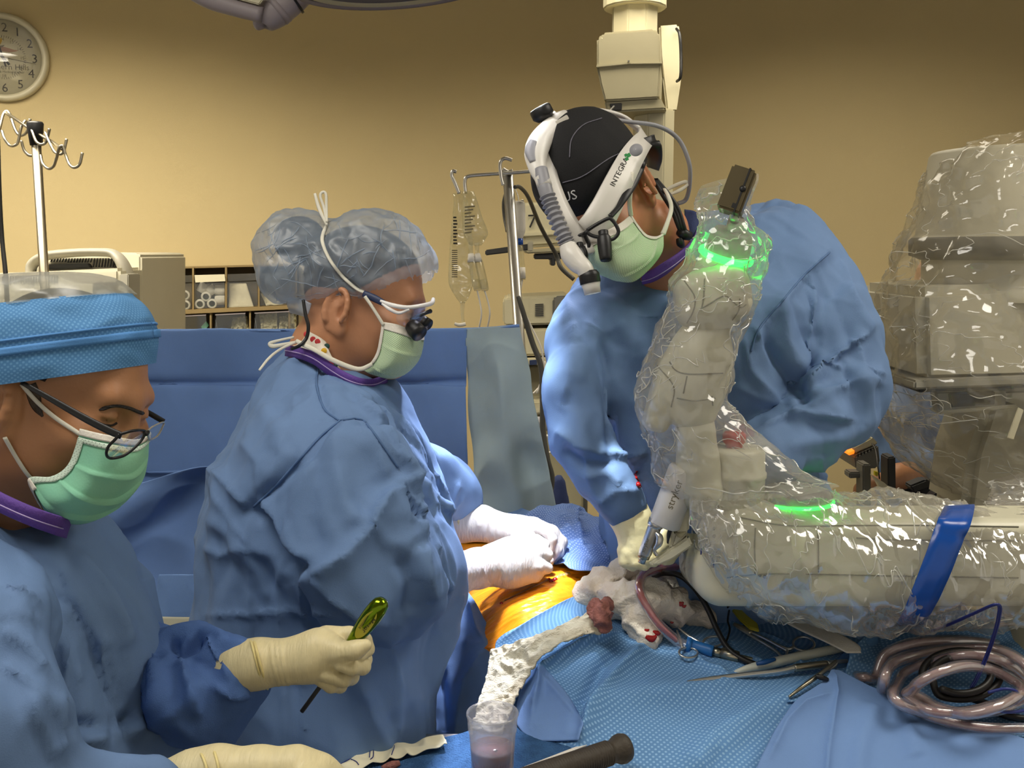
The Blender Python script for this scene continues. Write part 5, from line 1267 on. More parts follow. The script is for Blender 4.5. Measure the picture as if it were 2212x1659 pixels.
LN2 = [([(735, 908), (690, 945), (640, 1000), (600, 1045), (545, 1095)], 12, -.010, 's'), ([(700, 770), (690, 830), (702, 885), (730, 908)], 8, -.005, 's'),
       ([(545, 1095), (580, 1130), (600, 1185), (622, 1215), (668, 1228)], 14, -.016, 's'), ([(560, 1080), (600, 1120), (625, 1170), (665, 1215)], 16, .010, 'r'),
       ([(674, 1236), (740, 1200), (800, 1130), (836, 1056)], 30, .022, 'L'), ([(836, 1056), (880, 1110), (908, 1172)], 24, .016, 'r'), ([(674, 1240), (720, 1290), (770, 1330), (835, 1350)], 24, .014, 'R'),
       ([(735, 908), (775, 935), (800, 975), (835, 1050)], 22, .014, 'r'), ([(790, 930), (830, 985), (862, 1010), (880, 1045)], 14, .014, 'r'), ([(840, 1050), (870, 1044), (880, 1040)], 12, .012, 'r'),
       ([(760, 850), (800, 905), (850, 990), (880, 1080), (900, 1150)], 20, .014, 'R'), ([(780, 850), (840, 930), (890, 1010), (930, 1100), (950, 1180)], 26, .010, 'r'), ([(850, 870), (890, 960), (925, 1060)], 18, .008, 'r'),
       ([(720, 920), (720, 1000), (745, 1090), (770, 1140)], 22, .010, 's'), ([(700, 960), (670, 1040), (660, 1120), (690, 1200)], 30, -.010, 's'),
       ([(606, 1215), (604, 1340), (612, 1440), (620, 1620)], 8, .008, 'r'), ([(655, 1230), (656, 1400), (660, 1620)], 8, .007, 'r'), ([(540, 1110), (545, 1220), (540, 1340), (548, 1600)], 10, .006, 'r'), ([(440, 1330), (540, 1326), (640, 1318), (760, 1336)], 6, .005, 'r'), ([(450, 1440), (560, 1452), (700, 1470)], 12, .005, 's'),
       ([(456, 1005), (500, 1050), (545, 1095)], 14, .012, 'r'), ([(460, 1010), (470, 1080), (520, 1140), (590, 1200)], 18, .008, 'r'), ([(440, 1180), (480, 1200), (540, 1180), (600, 1200)], 18, .008, 'r'), ([(450, 1120), (500, 1150), (560, 1230), (590, 1310)], 18, .008, 's'),
       ([(560, 870), (600, 920), (610, 980), (580, 1050)], 24, .007, 's'), ([(640, 850), (640, 920), (600, 990)], 20, .006, 'r'), ([(520, 950), (560, 1000), (560, 1070)], 18, .006, 'r'),
       ([(905, 1180), (920, 1240), (940, 1300)], 14, .014, 'r'), ([(940, 1170), (945, 1230), (975, 1280)], 12, .010, 'r'), ([(860, 1200), (890, 1260), (880, 1330)], 18, -.010, 's'), ([(770, 1110), (830, 1170), (890, 1190)], 20, .006, 's'),
       ([(690, 1350), (740, 1440), (800, 1520)], 22, .008, 's'), ([(840, 1380), (860, 1480), (850, 1600)], 20, .010, 'r'), ([(770, 1440), (800, 1540), (850, 1640)], 16, .007, 'r'),
       ([(920, 1020), (950, 1060), (960, 1110)], 10, .010, 'r'), ([(990, 1040), (970, 1080), (960, 1120)], 10, .010, 'r'), ([(1000, 1070), (975, 1095), (985, 1120)], 8, .008, 'r')]
b_lo, b_hi = bounds(420, 735, 1040, 1850, 1.1, 1.78); b_lo[2] = .3
o2, V2, Q2, T2 = gown('gown', g2, b_lo, b_hi, .0048, 'gown', p2, LN2, .021, 6.0, 4)
seam(T2, [(690, 776), (684, 830), (700, 882), (732, 908)], 'seam', o2); seam(T2, [(735, 908), (690, 945), (640, 1000), (600, 1045), (548, 1095)], 'seam', o2)
seam(T2, [(735, 908), (775, 905), (800, 925), (860, 1010)], 'seam', o2)
cp = [(616, 757, D2 - .03), (650, 764, D2 - .07), (680, 776, D2 - .085), (712, 798, D2 - .09), (745, 818, D2 - .085), (780, 830, D2 - .07), (812, 830, D2 - .045), (838, 818, D2 - .01)]
cp = [(x, y, min(d_, ((hit(T2, x, y, .006) - CAM) @ FW) if hit(T2, x, y, .006) is not None else d_)) for x, y, d_ in dense(cp, 20)]
ribbon('collar_band', [P(*q) for q in cp], .016, 'collar', o2, wdir=camvec(.2, .9, -.2), t=.003)
sweep('collar_stitch', [P(a, b, c) - FW * .003 for a, b, c in cp], .0007, 'stitch', o2, seg=6, res=60)
# printed scarf / inner collar
sc_, SG = pxpatch('scrub_cap_tail', [[(655, 706, D2 - .02), (668, 716, D2 - .05), (690, 728, D2 - .062), (704, 738, D2 - .062)], [(640, 735, D2 - .03), (665, 742, D2 - .06), (695, 752, D2 - .072), (716, 768, D2 - .07)], [(626, 756, D2 - .035), (665, 762, D2 - .07), (710, 782, D2 - .08), (742, 806, D2 - .075)]], 20, 20, 'scarf', p2, .002, label='white scarf printed with red and yellow tulips')
SGb = bvh(SG.reshape(-1, 3), gridfaces(20, 20))
for x, y, m in ((662, 722, 'petal'), (676, 733, 'petal'), (686, 738, 'petal'), (700, 758, 'petal_yellow'), (716, 782, 'petal'), (706, 748, 'leaf_ink'), (692, 726, 'petal'), (724, 788, 'leaf_ink')):
    h = hit(SGb, x, y, .001)
    if h is not None: lathe('printed_flower', [(.0004, .0006), (.0035, .0006), (.0042, 0)], h, -FW + RT * rnd.uniform(-.3, .3), m, sc_, n=10)
# hair, nape hair and bun
hb = f_u([f_ell(Lc(fr2, -.012, 0, .040), fr2[1], np.array([.100, .079, .088]) * fr2[2]), f_cap(Lc(fr2, -.06, 0, -.01), Lc(fr2, -.070, 0, -.035), .034, .024)], .02)
cutx = Lc(fr2, .075, 0, 0); nx2 = nrm(fr2[1][0] * .75 - fr2[1][2] * .66)
cutp = Lc(fr2, .072, 0, .052)
bun = f_ell(P(648, 520, D2 + .01), E3, (.038, .040, .036))
sdf_obj('hair', lambda p: np.minimum(np.maximum(hb(p), np.maximum((p - cutp) @ nx2, -((p - Lc(fr2, 0, 0, .012)) @ nrm(fr2[1][2] - .9 * fr2[1][0])))), bun(p)), *bounds(560, 440, 930, 780, D2 - .12, D2 + .14), .004, 'hair_brown', p2)
# bouffant cap
bf = f_u([f_ell(P(808, 584, D2), [camvec(.93, -.36, 0), camvec(.36, .93, 0), FW], (.093, .084, .090)), f_ell(P(644, 540, D2 + .01), E3, (.062, .070, .057)), f_ell(P(652, 592, D2 + .01), E3, (.062, .078, .046)), f_ell(P(725, 585, D2), E3, (.055, .088, .060))], .016)
pl2 = nrm(camvec(-.25, 1, 0)); c1 = P(935, 590, D2); n1 = nrm(camvec(-.45, 1, 0)); c2 = P(690, 648, D2); n2 = camvec(.02, 1, 0)
bfn = lambda p: np.maximum(bf(p), np.maximum(-((p - c1) @ n1), -((p - c2) @ n2)))
BV, BQ = snet(bfn, *bounds(530, 430, 960, 700, D2 - .13, D2 + .14), .004); BV = relax(BV, BQ, 2)
BN = vnormals(BV, BQ); BV = BV + BN * (.010 * (facets(BV, 14, 5, warp=.5) - .5) + .005 * (crease(BV, 24, 6) - .4) + .0035 * (crease(BV, 46, 8) - .4))[:, None]
BV = folds(BV, vnormals(BV, BQ), [([(700, 470), (700, 530), (730, 590), (790, 640)], 6, -.006, 's'), ([(556, 540), (640, 535), (690, 525)], 8, .007, 'r'), ([(560, 520), (590, 580), (610, 640)], 10, .006, 'r'), ([(735, 490), (800, 470), (860, 480), (920, 540)], 8, .004, 'r')] + [([(850 + k * 16, 520 + k * 8), (862 + k * 15, 590 + k * 3)], 4, .004, 'r') for k in range(5)])
# keep it an open shell: drop the flat underside
px_, py_, _ = proj(BV[BQ].mean(1)); fn_ = np.cross(BV[BQ[:, 2]] - BV[BQ[:, 0]], BV[BQ[:, 3]] - BV[BQ[:, 1]]); fn_ /= np.linalg.norm(fn_, axis=1)[:, None] + 1e-12
bq = BQ[~(((fn_ @ n1) < -.85) & (np.abs(((BV[BQ].mean(1)) - c1) @ n1) < .012))]
bo = link(mesh(BV, bq), 'bouffant_cap', 'bouffant', p2, label='sheer pale blue bouffant hair cover')
TB = bvh(BV, BQ)
rg_ = random.Random(9); VV, FF, b0_ = [], [], 0
for _ in range(70):
    x, y, a_ = rg_.uniform(570, 920), rg_.uniform(465, 640), rg_.uniform(0, 6.28)
    if x > 840 and rg_.random() < .6: a_ = 1.3 + rg_.uniform(-.25, .25)
    pts = []
    for k in range(rg_.randint(5, 12)):
        h_ = hit(TB, x, y, .0006)
        if h_ is None: break
        pts.append(h_); x += 8 * math.cos(a_); y += 8 * math.sin(a_); a_ += rg_.uniform(-.3, .3)
    if len(pts) > 3:
        r_ = rg_.uniform(.0004, .0009); v_, f_ = sweep_vf(pts, [r_ * .2] + [r_] * (len(pts) - 2) + [r_ * .2], 5, len(pts) * 2, None, False); VV.append(v_); FF.append(np.array(f_) + b0_); b0_ += len(v_)
link(mesh(np.vstack(VV), np.vstack(FF)), 'cap_wrinkles', 'bouffant', bo, kind='stuff')
tp = [hit(TB, x, y, .003) if hit(TB, x, y, .003) is not None else P(x, y, D2 - .06) for x, y in dense([(706, 487), (698, 505), (697, 525), (712, 560), (738, 595), (768, 622), (788, 632)], 24)]
sweep('mask_tie', tp, .0026, 'tie_white', bo, seg=8, flat=(1, .6))
pxsweep('tie_loop', [(706, 487, D2 - .05, 2.4), (690, 452, D2 - .045, 4), (680, 418, D2 - .04, 3)], 'tie_white', bo, seg=8, flat=(1, .5))
pxsweep('tie_loop', [(706, 487, D2 - .05, 2.4), (700, 450, D2 - .045, 3), (692, 424, D2 - .045, 3), (697, 415, D2 - .045, 3), (704, 420, D2 - .045, 3), (705, 450, D2 - .045, 3), (706, 480, D2 - .05, 2.6)], 'tie_white', bo, seg=8, flat=(1, .5))
bq2 = pxpatch('cap_gather', [[(616, 640, D2 - .02), (650, 645, D2 - .05), (672, 655, D2 - .06)], [(620, 660, D2 - .02), (645, 668, D2 - .05), (665, 678, D2 - .06)], [(626, 676, D2 - .01), (642, 680, D2 - .04), (656, 684, D2 - .05)]], 14, 14, 'bouffant', bo)
# glasses with loupes
gw = pxsweep('loupe_glasses', [(785, 634, D2 - .082, 7), (810, 645, D2 - .088, 8), (838, 660, D2 - .094, 6)], 'navy', p2, seg=10, flat=(1, .45))
pxsweep('frame', [(822, 650, D2 - .093, 3), (850, 660, D2 - .10, 5), (880, 664, D2 - .10, 4.5), (912, 660, D2 - .085, 4.5), (932, 655, D2 - .05, 5), (936, 646, D2 - .02, 4)], 'white_frame', gw, seg=10)
pxsweep('frame_lower', [(826, 656, D2 - .094, 3), (842, 668, D2 - .10, 4), (862, 676, D2 - .10, 3.5), (884, 668, D2 - .10, 3)], 'white_frame', gw, seg=10)
pxpatch('lens', [[(858, 668, D2 - .10), (890, 666, D2 - .095), (926, 660, D2 - .05)], [(856, 690, D2 - .10), (885, 692, D2 - .095), (915, 690, D2 - .06)], [(864, 702, D2 - .095), (880, 705, D2 - .09), (895, 704, D2 - .07)]], 14, 14, 'lens', gw, .001)
for nm, a, b, dd, r in (('near_loupe', (888, 702), (907, 722), -.085, 19), ('far_loupe', (905, 690), (925, 702), -.045, 14)):
    lp = pxsweep(nm, [(*a, D2 + dd + .004, r * .8), ((a[0] + b[0]) / 2 - 2, (a[1] + b[1]) / 2 - 2, D2 + dd, r * .95), (*b, D2 + dd - .006, r)], 'black', gw, seg=20, res=6)
pxsweep('loupe_bracket', [(888, 690, D2 - .08, 4), (905, 682, D2 - .07, 4.5), (920, 676, D2 - .06, 4), (930, 672, D2 - .05, 5)], 'black', gw, seg=8)
pxsweep('glasses_cord', [(655, 648, D2 - .075, 3.6), (660, 680, D2 - .078, 4), (666, 705, D2 - .08, 4), (662, 730, D2 - .08, 4), (648, 746, D2 - .085, 4), (630, 754, D2 - .08, 3.6)], 'black', gw, seg=8)
# mask
D = D2
mk, MG = pxpatch('mask', [[(826, 695, D - .085), (860, 702, D - .088), (895, 716, D - .07), (914, 724, D - .03), (908, 720, D + .02), (880, 715, D + .06)],
                          [(822, 725, D - .084), (858, 740, D - .095), (895, 750, D - .074), (914, 748, D - .028), (906, 745, D + .02), (875, 740, D + .06)],
                          [(815, 760, D - .082), (850, 778, D - .094), (885, 785, D - .07), (905, 778, D - .026), (895, 775, D + .02), (866, 770, D + .06)],
                          [(800, 784, D - .078), (832, 800, D - .086), (862, 806, D - .06), (882, 804, D - .02), (875, 800, D + .02), (850, 795, D + .05)],
                          [(775, 794, D - .06), (800, 808, D - .07), (835, 818, D - .045), (855, 817, D - .01), (850, 812, D + .02), (838, 805, D + .04)]], 50, 60, 'mask_mesh', p2, disp=lambda G: pleat(G, 2, .003))
sub(MG, 0, 7, 0, 50, 'mask_top_hem', 'mask_white', mk); sub(MG, 0, 46, 0, 3, 'mask_side_hem', 'mask_white', mk, .0016)
for pts in ([(822, 650), (806, 665), (818, 690), (827, 700)], ):
    pxsweep('mask_tie', [(788, 640, D - .09, 3.6), (802, 660, D - .09, 3.6), (816, 682, D - .09, 3.6), (828, 702, D - .088, 3.6)], 'tie_white', mk, seg=8, flat=(1, .5))
pxsweep('mask_tie', [(804, 786, D - .086, 4), (780, 797, D - .088, 5), (755, 793, D - .09, 5.5), (715, 776, D - .094, 5.5), (680, 756, D - .092, 5), (655, 744, D - .08, 5), (640, 736, D - .06, 4.5)], 'tie_white', mk, seg=8, flat=(1, .45))
for pts in ([(645, 738, -.05, 3), (615, 744, -.05, 4), (590, 748, -.05, 5), (583, 742, -.05, 4), (600, 736, -.05, 3), (635, 728, -.05, 2.5)], [(640, 738, -.05, 3), (605, 755, -.06, 3), (580, 775, -.08, 3), (560, 800, -.10, 2.5)]):
    pxsweep('tie_end', [(a, b, D + c, r) for a, b, c, r in pts], 'tie_white', mk, seg=8, flat=(1, .4))
# gloves
DA, DB = 1.60, 1.70
fa = f_u([pxchain([(940, 1240, 1.40, 46), (985, 1238, 1.49, 45), (1030, 1228, 1.56, 42), (1070, 1220, DA, 44), (1105, 1212, DA, 50), (1135, 1206, DA + .01, 48)], .01), pxchain([(1105, 1232, DA - .005, 36), (1150, 1232, DA, 24)], .01)], .015)
fA = [pxchain([(1130, 1180, DA + .01, 24), (1158, 1170, DA + .01, 15), (1176, 1177, DA + .01, 13)], .004), pxchain([(1135, 1195, DA, 22), (1165, 1194, DA - .006, 15), (1182, 1199, DA, 14)], .004),
      pxchain([(1135, 1218, DA - .006, 22), (1165, 1222, DA - .014, 15), (1181, 1227, DA - .004, 14)], .004), pxchain([(1130, 1236, DA - .004, 20), (1156, 1244, DA - .006, 13), (1162, 1240, DA + .01, 12)], .004), pxchain([(1120, 1195, DA + .04, 22), (1160, 1205, DA + .05, 14), (1185, 1212, DA + .04, 12)], .004)]
def glA(p):
    v = fa(p)
    w_ = fA[0](p)
    for g in fA[1:]: w_ = smin(w_, g(p), .0015)
    v = smin(v, w_, .003)
    return v
g_lo, g_hi = bounds(900, 1110, 1240, 1300, 1.34, 1.74)
gA, _, _ = sdf_obj('glove', glA, g_lo, g_hi, .0024, 'glove_white', p2, post=lambda V, Q: folds(V, vnormals(V, Q), [([(1052, 1180), (1064, 1220), (1067, 1272)], 4, -.003, 's'), ([(1000, 1200), (1006, 1240), (1002, 1285)], 5, .0025, 'r'), ([(1030, 1195), (1046, 1240), (1046, 1270)], 5, .0025, 'r'), ([(1085, 1200), (1090, 1262)], 4, .0018, 'r'), ([(1105, 1205), (1108, 1260)], 4, .0018, 'r'), ([(1125, 1210), (1128, 1255)], 4, .0018, 'r')]))
fb_ = f_u([pxchain([(975, 1125, 1.705, 42), (1000, 1130, 1.705, 40), (1040, 1130, DB, 37), (1078, 1142, DB, 33), (1115, 1148, DB, 34), (1150, 1146, DB, 30)], .01)], .01)
fB = [pxchain([(1150, 1140, DB + .01, 24), (1190, 1152, DB + .01, 18), (1212, 1172, DB + .01, 14), (1206, 1195, DB, 12), (1192, 1212, DB - .01, 10)], .005), pxchain([(1150, 1150, DB - .02, 20), (1188, 1168, DB - .025, 14), (1203, 1188, DB - .02, 12), (1190, 1206, DB - .03, 10)], .005),
      pxchain([(1135, 1160, DB - .035, 20), (1160, 1175, DB - .045, 13), (1176, 1196, DB - .045, 11)], .005), pxchain([(1120, 1160, DB - .04, 18), (1140, 1180, DB - .05, 12), (1150, 1195, DB - .05, 10)], .005), pxchain([(1140, 1136, DB - .012, 16), (1160, 1140, DB - .03, 12), (1182, 1148, DB - .045, 11.5), (1193, 1165, DB - .048, 10.5), (1190, 1186, DB - .048, 9)], .005)]
def glB(p):
    v = fb_(p)
    w_ = fB[0](p)
    for g in fB[1:]: w_ = smin(w_, g(p), .0015)
    v = smin(v, w_, .003)
    return v
gB, _, _ = sdf_obj('glove', glB, *bounds(930, 1070, 1240, 1240, 1.62, 1.78), .0024, 'glove_white', p2, post=lambda V, Q: folds(V, vnormals(V, Q), [([(1062, 1098), (1068, 1130), (1064, 1168)], 4, .0025, 'r'), ([(1050, 1096), (1052, 1130), (1046, 1168)], 4, .0025, 'r'), ([(1024, 1110), (1036, 1140)], 4, .002, 'r')]))
a = np.linspace(0, 2 * np.pi, 30)
sweep('cuff_bead', [P(988 + 6 * math.cos(t) * .4 + 2 * math.sin(t), 1129 + 41 * math.sin(t), 1.705 - .032 * math.cos(t)) for t in a], .0026, 'glove_cream', gB, seg=8, res=60)

# ---------------------------------------------------------------- surgeon
D3 = 1.50
p3 = thing('person', 'surgeon in black cap with headlamp and loupes bending over the field', 'person', P(1500, 1000, 1.75) * [1, 1, 0])
fr3 = head_frame((-.28, -.72, -.64), (.80, .13, -.58, 1), (1402, 396, D3 - .03), 1, .90)
hv, hq = build_head(fr3, [(Lc(fr3, -.03, 0, -.03), .052), (Lc(fr3, -.035, 0, -.09), .046), (P(1422, 500, D3 + .05), .042), (P(1450, 610, D3 + .12), .048)], .0028)
H3 = bvh(hv, hq)
DT = 1.74
tr3 = f_torso([(520, 1540, 1680, DT, .05), (620, 1400, 1720, DT, .09), (900, 1340, 1680, DT, .10), (1300, 1370, 1700, DT, .10), (1500, 1370, 1700, DT, .10)], .6)
tc3 = P(1520, 1300, DT)
body_mesh('body', hv, hq, f_u([tr3] + legs(tc3, -1), .03), [tc3[0] - .35, tc3[1] - .3, 0], [tc3[0] + .35, tc3[1] + .3, 1.8], 'skin_warm', p3)
g3 = f_u([f_torso([(446, 1560, 1680, DT + .02, .05), (470, 1520, 1740, DT, .08), (510, 1462, 1775, DT, .105), (560, 1360, 1790, DT - .01, .14), (600, 1285, 1790, DT - .02, .165), (660, 1228, 1780, DT - .03, .19), (740, 1212, 1760, DT - .03, .20), (840, 1208, 1745, DT - .03, .20), (920, 1222, 1745, DT - .03, .20), (965, 1270, 1750, DT - .03, .195), (1040, 1300, 1790, DT - .02, .175), (1120, 1300, 1835, DT, .155), (1250, 1300, 1850, DT, .155), (1450, 1300, 1850, DT, .155)], .35, 2.2, 1.1),
          pxchain([(1272, 640, 1.66, 56), (1262, 740, 1.58, 66), (1256, 860, 1.52, 68), (1266, 950, 1.49, 66), (1300, 1030, 1.49, 56), (1340, 1080, 1.49, 44), (1352, 1096, 1.49, 38)], .03),
          pxchain([(1694, 520, 1.72, 86), (1752, 620, 1.68, 90), (1796, 740, 1.63, 94), (1814, 840, 1.60, 90), (1802, 895, 1.58, 80)], .03),
          pxchain([(1812, 876, 1.58, 84), (1750, 932, 1.53, 68), (1660, 980, 1.49, 52), (1570, 1050, 1.48, 44), (1500, 1110, 1.48, 38)], .03)], .03)
LN3 = [([(1225, 640), (1240, 700), (1235, 800), (1215, 870)], 18, .010, 'r'), ([(1232, 700), (1260, 760), (1250, 830)], 16, .008, 'r'), ([(1200, 930), (1250, 960), (1310, 985)], 14, .014, 'r'), ([(1215, 970), (1260, 1000), (1330, 1000)], 14, -.010, 's'), ([(1260, 1030), (1310, 1020), (1340, 1050)], 14, .012, 'r'), ([(1290, 1090), (1330, 1060), (1380, 1060)], 10, .009, 'r'),
       ([(1300, 720), (1318, 800), (1318, 900), (1316, 975)], 10, -.010, 's'), ([(1310, 972), (1340, 985), (1400, 975)], 10, .012, 'r'), ([(1330, 620), (1350, 700), (1380, 760)], 30, .008, 's'), ([(1260, 700), (1300, 720), (1350, 700)], 14, .006, 'r'),
       ([(1790, 540), (1740, 590), (1690, 650), (1640, 710), (1625, 760)], 10, .012, 'r'), ([(1745, 590), (1755, 660), (1740, 740), (1720, 800), (1738, 840)], 14, .014, 'r'), ([(1690, 650), (1700, 740), (1720, 800)], 14, .010, 'r'), ([(1650, 720), (1680, 790), (1730, 850), (1740, 880)], 16, -.018, 's'),
       ([(1815, 560), (1850, 650), (1890, 720)], 12, .008, 'r'), ([(1875, 720), (1830, 750), (1790, 790), (1740, 850)], 14, .018, 'L'), ([(1850, 735), (1860, 800), (1910, 810)], 12, .012, 'r'), ([(1740, 850), (1790, 800), (1820, 800)], 12, .014, 'r'), ([(1910, 830), (1860, 820), (1800, 850), (1740, 860), (1700, 880)], 14, .012, 'r'),
       ([(1640, 930), (1700, 905), (1780, 900), (1840, 910)], 14, .014, 'R'), ([(1900, 900), (1820, 945), (1740, 955), (1690, 965)], 18, .008, 's'), ([(1700, 900), (1760, 880), (1830, 830)], 14, .010, 'r'),
       ([(1600, 720), (1620, 800), (1680, 870)], 14, .010, 'r'), ([(1620, 700), (1660, 780), (1700, 830)], 12, .010, 'r'), ([(1580, 830), (1640, 860), (1700, 880)], 14, .006, 'r'), ([(1660, 460), (1720, 500), (1790, 550)], 18, .006, 'r'), ([(1800, 990), (1820, 1030), (1840, 1060)], 12, .008, 'r'), ([(1770, 980), (1780, 1040)], 12, .008, 'r')]
b_lo, b_hi = bounds(1160, 430, 1950, 1500, 1.36, 1.95); b_lo[2] = .33
o3, V3, Q3, T3 = gown('gown', g3, b_lo, b_hi, .0048, 'gown', p3, LN3, .020, 6.0, 9)
seam(T3, [(1792, 545), (1740, 592), (1690, 650), (1640, 710), (1622, 760)], 'seam', o3)
# blood marks on the gown front
for pts in ([(1376, 1018), (1372, 1026), (1374, 1034), (1380, 1038)], [(1380, 1040), (1378, 1045), (1382, 1051)]):
    q = hits(T3, pts, .001)
    if len(q) > 2: sweep('blood_mark', q, [.0012, .0034, .003, .0012][:len(q)], 'blood', o3, seg=6, res=16)
cp = [(1386, 602, 1.52), (1410, 595, 1.50), (1440, 578, 1.49), (1470, 556, 1.50), (1496, 530, 1.53), (1506, 508, 1.57)]
ribbon('collar_band', [P(*q) for q in cp], .018, 'collar', o3, wdir=camvec(.2, .9, -.3), t=.003)
sweep('collar_stitch', [P(a, b + 6, c - .004) for a, b, c in cp], .0007, 'stitch', o3, seg=6, res=50)
pxpatch('scrub_collar', [[(1478, 452, 1.62), (1500, 456, 1.60), (1520, 470, 1.60)], [(1480, 480, 1.58), (1500, 488, 1.57), (1520, 495, 1.58)], [(1488, 512, 1.56), (1505, 516, 1.56), (1520, 518, 1.58)]], 14, 14, 'scrub_navy', p3, .003, label='navy scrub collar')
# cap
CR = np.array([.109, .088, .100]) * fr3[2]; CC = Lc(fr3, -.010, 0, .040)
ce = f_u([f_ell(CC, fr3[1], CR)], .01)
cz = Lc(fr3, 0, 0, .008); cn = nrm(fr3[1][2] + .28 * fr3[1][0])
CV, CQ = snet(lambda p: np.maximum(ce(p), -((p - cz) @ cn)), CC - .13, CC + .13, .004); CV = relax(CV, CQ, 2)
CV = CV + vnormals(CV, CQ) * (.003 * (crease(CV, 12, 3) - .4))[:, None]
c3 = link(mesh(CV, CQ), 'cap', 'cap_black', p3); TC = bvh(CV, CQ)
seam(TC, [(1300, 255), (1260, 270), (1235, 300), (1230, 340)], 'grey_pad', c3, r=.0008); seam(TC, [(1370, 320), (1320, 340), (1260, 380), (1215, 395)], 'grey_pad', c3, r=.0008)
h0 = hit(TC, 1222, 432, .002)
if h0 is not None:
    text('US', P(1216, 438, 1.40), camvec(.95, .28, 0), camvec(-.28, .95, 0), .019, 'ink_white', c3, T=TC, off=.001)
    text('l', P(1209, 441, 1.40), camvec(.95, .28, 0), camvec(-.28, .95, 0), .017, 'ink_red', c3, T=TC, off=.001)
# ties at the back
for dx in (0, 7, 14):
    pxsweep('cap_tie', [(1412 + dx * .4, 388, D3 + .0, 5), (1434 + dx, 425, D3 - .01, 5), (1452 + dx, 455, D3 - .01, 5), (1466 + dx * .8, 490, D3 - .01, 5), (1474 + dx * .5, 505, D3 + .0, 5)], 'black', c3, seg=8)
pxsweep('tie_knot', [(1466, 500, D3 - .0, 9), (1478, 506, D3 - .005, 12), (1490, 510, D3 + .0, 10)], 'black', c3, seg=10)
pxsweep('tie_knot', [(1468, 515, D3 - .005, 8), (1470, 525, D3 - .005, 9), (1474, 532, D3 + .0, 6)], 'black', c3, seg=10)
hb3 = f_ell(Lc(fr3, -.015, 0, .030), fr3[1], np.array([.096, .0785, .085]) * fr3[2])
sdf_obj('hair', lambda p: np.maximum(hb3(p), np.maximum((p - Lc(fr3, -.0, 0, 0)) @ fr3[1][0] - .03, -((p - Lc(fr3, 0, 0, -.03)) @ fr3[1][2]))), CC - .13, CC + .13, .005, 'hair_dark', p3)
# headlamp
def onh(x, y, off, dflt):
    h = hit(TC, x, y, off)
    if h is None: h = hit(H3, x, y, off)
    return P(x, y, dflt) if h is None else h
bd = [(1260, 522, 1.385), (1284, 494, 1.370), (1310, 450, 1.372), (1337, 395, 1.385), (1363, 343, 1.41), (1384, 311, 1.44), (1396, 296, 1.49), (1392, 286, 1.56)]
wd = [camvec(.45, .8, 0), camvec(-.6, .65, -.3), camvec(-.75, .55, -.3), camvec(-.85, .45, -.3), camvec(-.9, .4, -.2), camvec(-.85, .5, -.2), camvec(-.7, .7, 0), camvec(-.5, .8, 0)]
lamp = ribbon('headlamp', [P(*q) for q in bd], [.05, .046, .043, .040, .036, .031, .027, .022], 'white_plastic', p3, wdir=wd, t=.005, res=70, label='white headband lamp with corrugated tube')
ribbon('front_strap', [P(*q) for q in [(1258, 528, 1.375), (1232, 478, 1.375), (1205, 420, 1.385), (1186, 360, 1.40), (1180, 310, 1.42), (1192, 275, 1.45), (1215, 252, 1.48)]], [.026, .024, .022, .022, .026, .03, .03], 'white_plastic', lamp, wdir=[camvec(.85, -.4, .2)] * 7, t=.006, res=50)
ribbon('band_pad', [P(*q) for q in [(1236, 492, 1.395), (1208, 420, 1.405), (1190, 345, 1.42), (1200, 290, 1.45), (1226, 256, 1.48)]], .014, 'grey_pad', lamp, wdir=[camvec(.85, -.4, .3)] * 5, t=.006)
ribbon('band_pad', [P(*q) for q in [(1240, 500, 1.40), (1280, 478, 1.385), (1300, 440, 1.39), (1322, 395, 1.40), (1356, 345, 1.425)]], .014, 'grey_pad', lamp, wdir=[camvec(-.7, .6, .1)] * 5, t=.006)
ribbon('top_strap', [P(*q) for q in [(1215, 252, 1.48), (1255, 246, 1.52), (1300, 246, 1.55), (1345, 258, 1.57), (1380, 284, 1.57)]], .02, 'white_plastic', lamp, wdir=FW, t=.005)
pxsweep('housing', [(1196, 268, 1.44, 20), (1170, 300, 1.415, 25), (1158, 330, 1.40, 26), (1160, 360, 1.39, 21), (1172, 392, 1.38, 15)], 'white_plastic', lamp, seg=20, flat=(1, .8))
pxsweep('housing_side', [(1152, 304, 1.392, 8), (1146, 326, 1.388, 13), (1152, 350, 1.382, 8)], 'grey_plastic', lamp, seg=14, flat=(1, .6))
pxsweep('hinge_block', [(1192, 264, 1.445, 17), (1222, 254, 1.455, 17)], 'white_plastic', lamp, seg=16)
kn = P(1178, 258, 1.44); kx = camvec(-.45, .85, -.1)
lathe('knob', [(.0005, 0), (.011, 0), (.0165, .006), (.0165, .016), (.0155, .018), (.0005, .018)], kn, kx, 'black', lamp, n=26)
lathe('knob_top', [(.0005, .0195), (.0145, .019), (.015, .0175)], kn, kx, 'white_plastic', lamp, n=26)
lathe('knob_stem', [(.008, -.012), (.008, .002)], kn, kx, 'dark_grey', lamp, n=16)
LB = [P(1190, 286, 1.423), camvec(.78, .5, -.2), camvec(-.5, .8, -.3)]
box('rating_label', P(1208, 268, 1.428), [camvec(.85, .48, -.15), camvec(-.48, .85, -.2), np.cross(camvec(.85, .48, -.15), camvec(-.48, .85, -.2))], (.016, .006, .0015), 'mask_white', lamp, .001)
for k in range(3): box('label_print', P(1206 + k * 2.2, 272 - k * 4.2, 1.4262), [camvec(.85, .48, -.15), camvec(-.48, .85, -.2), np.cross(camvec(.85, .48, -.15), camvec(-.48, .85, -.2))], (.006 - k * .0012, .0005, .0004), 'ink', lamp, 0)
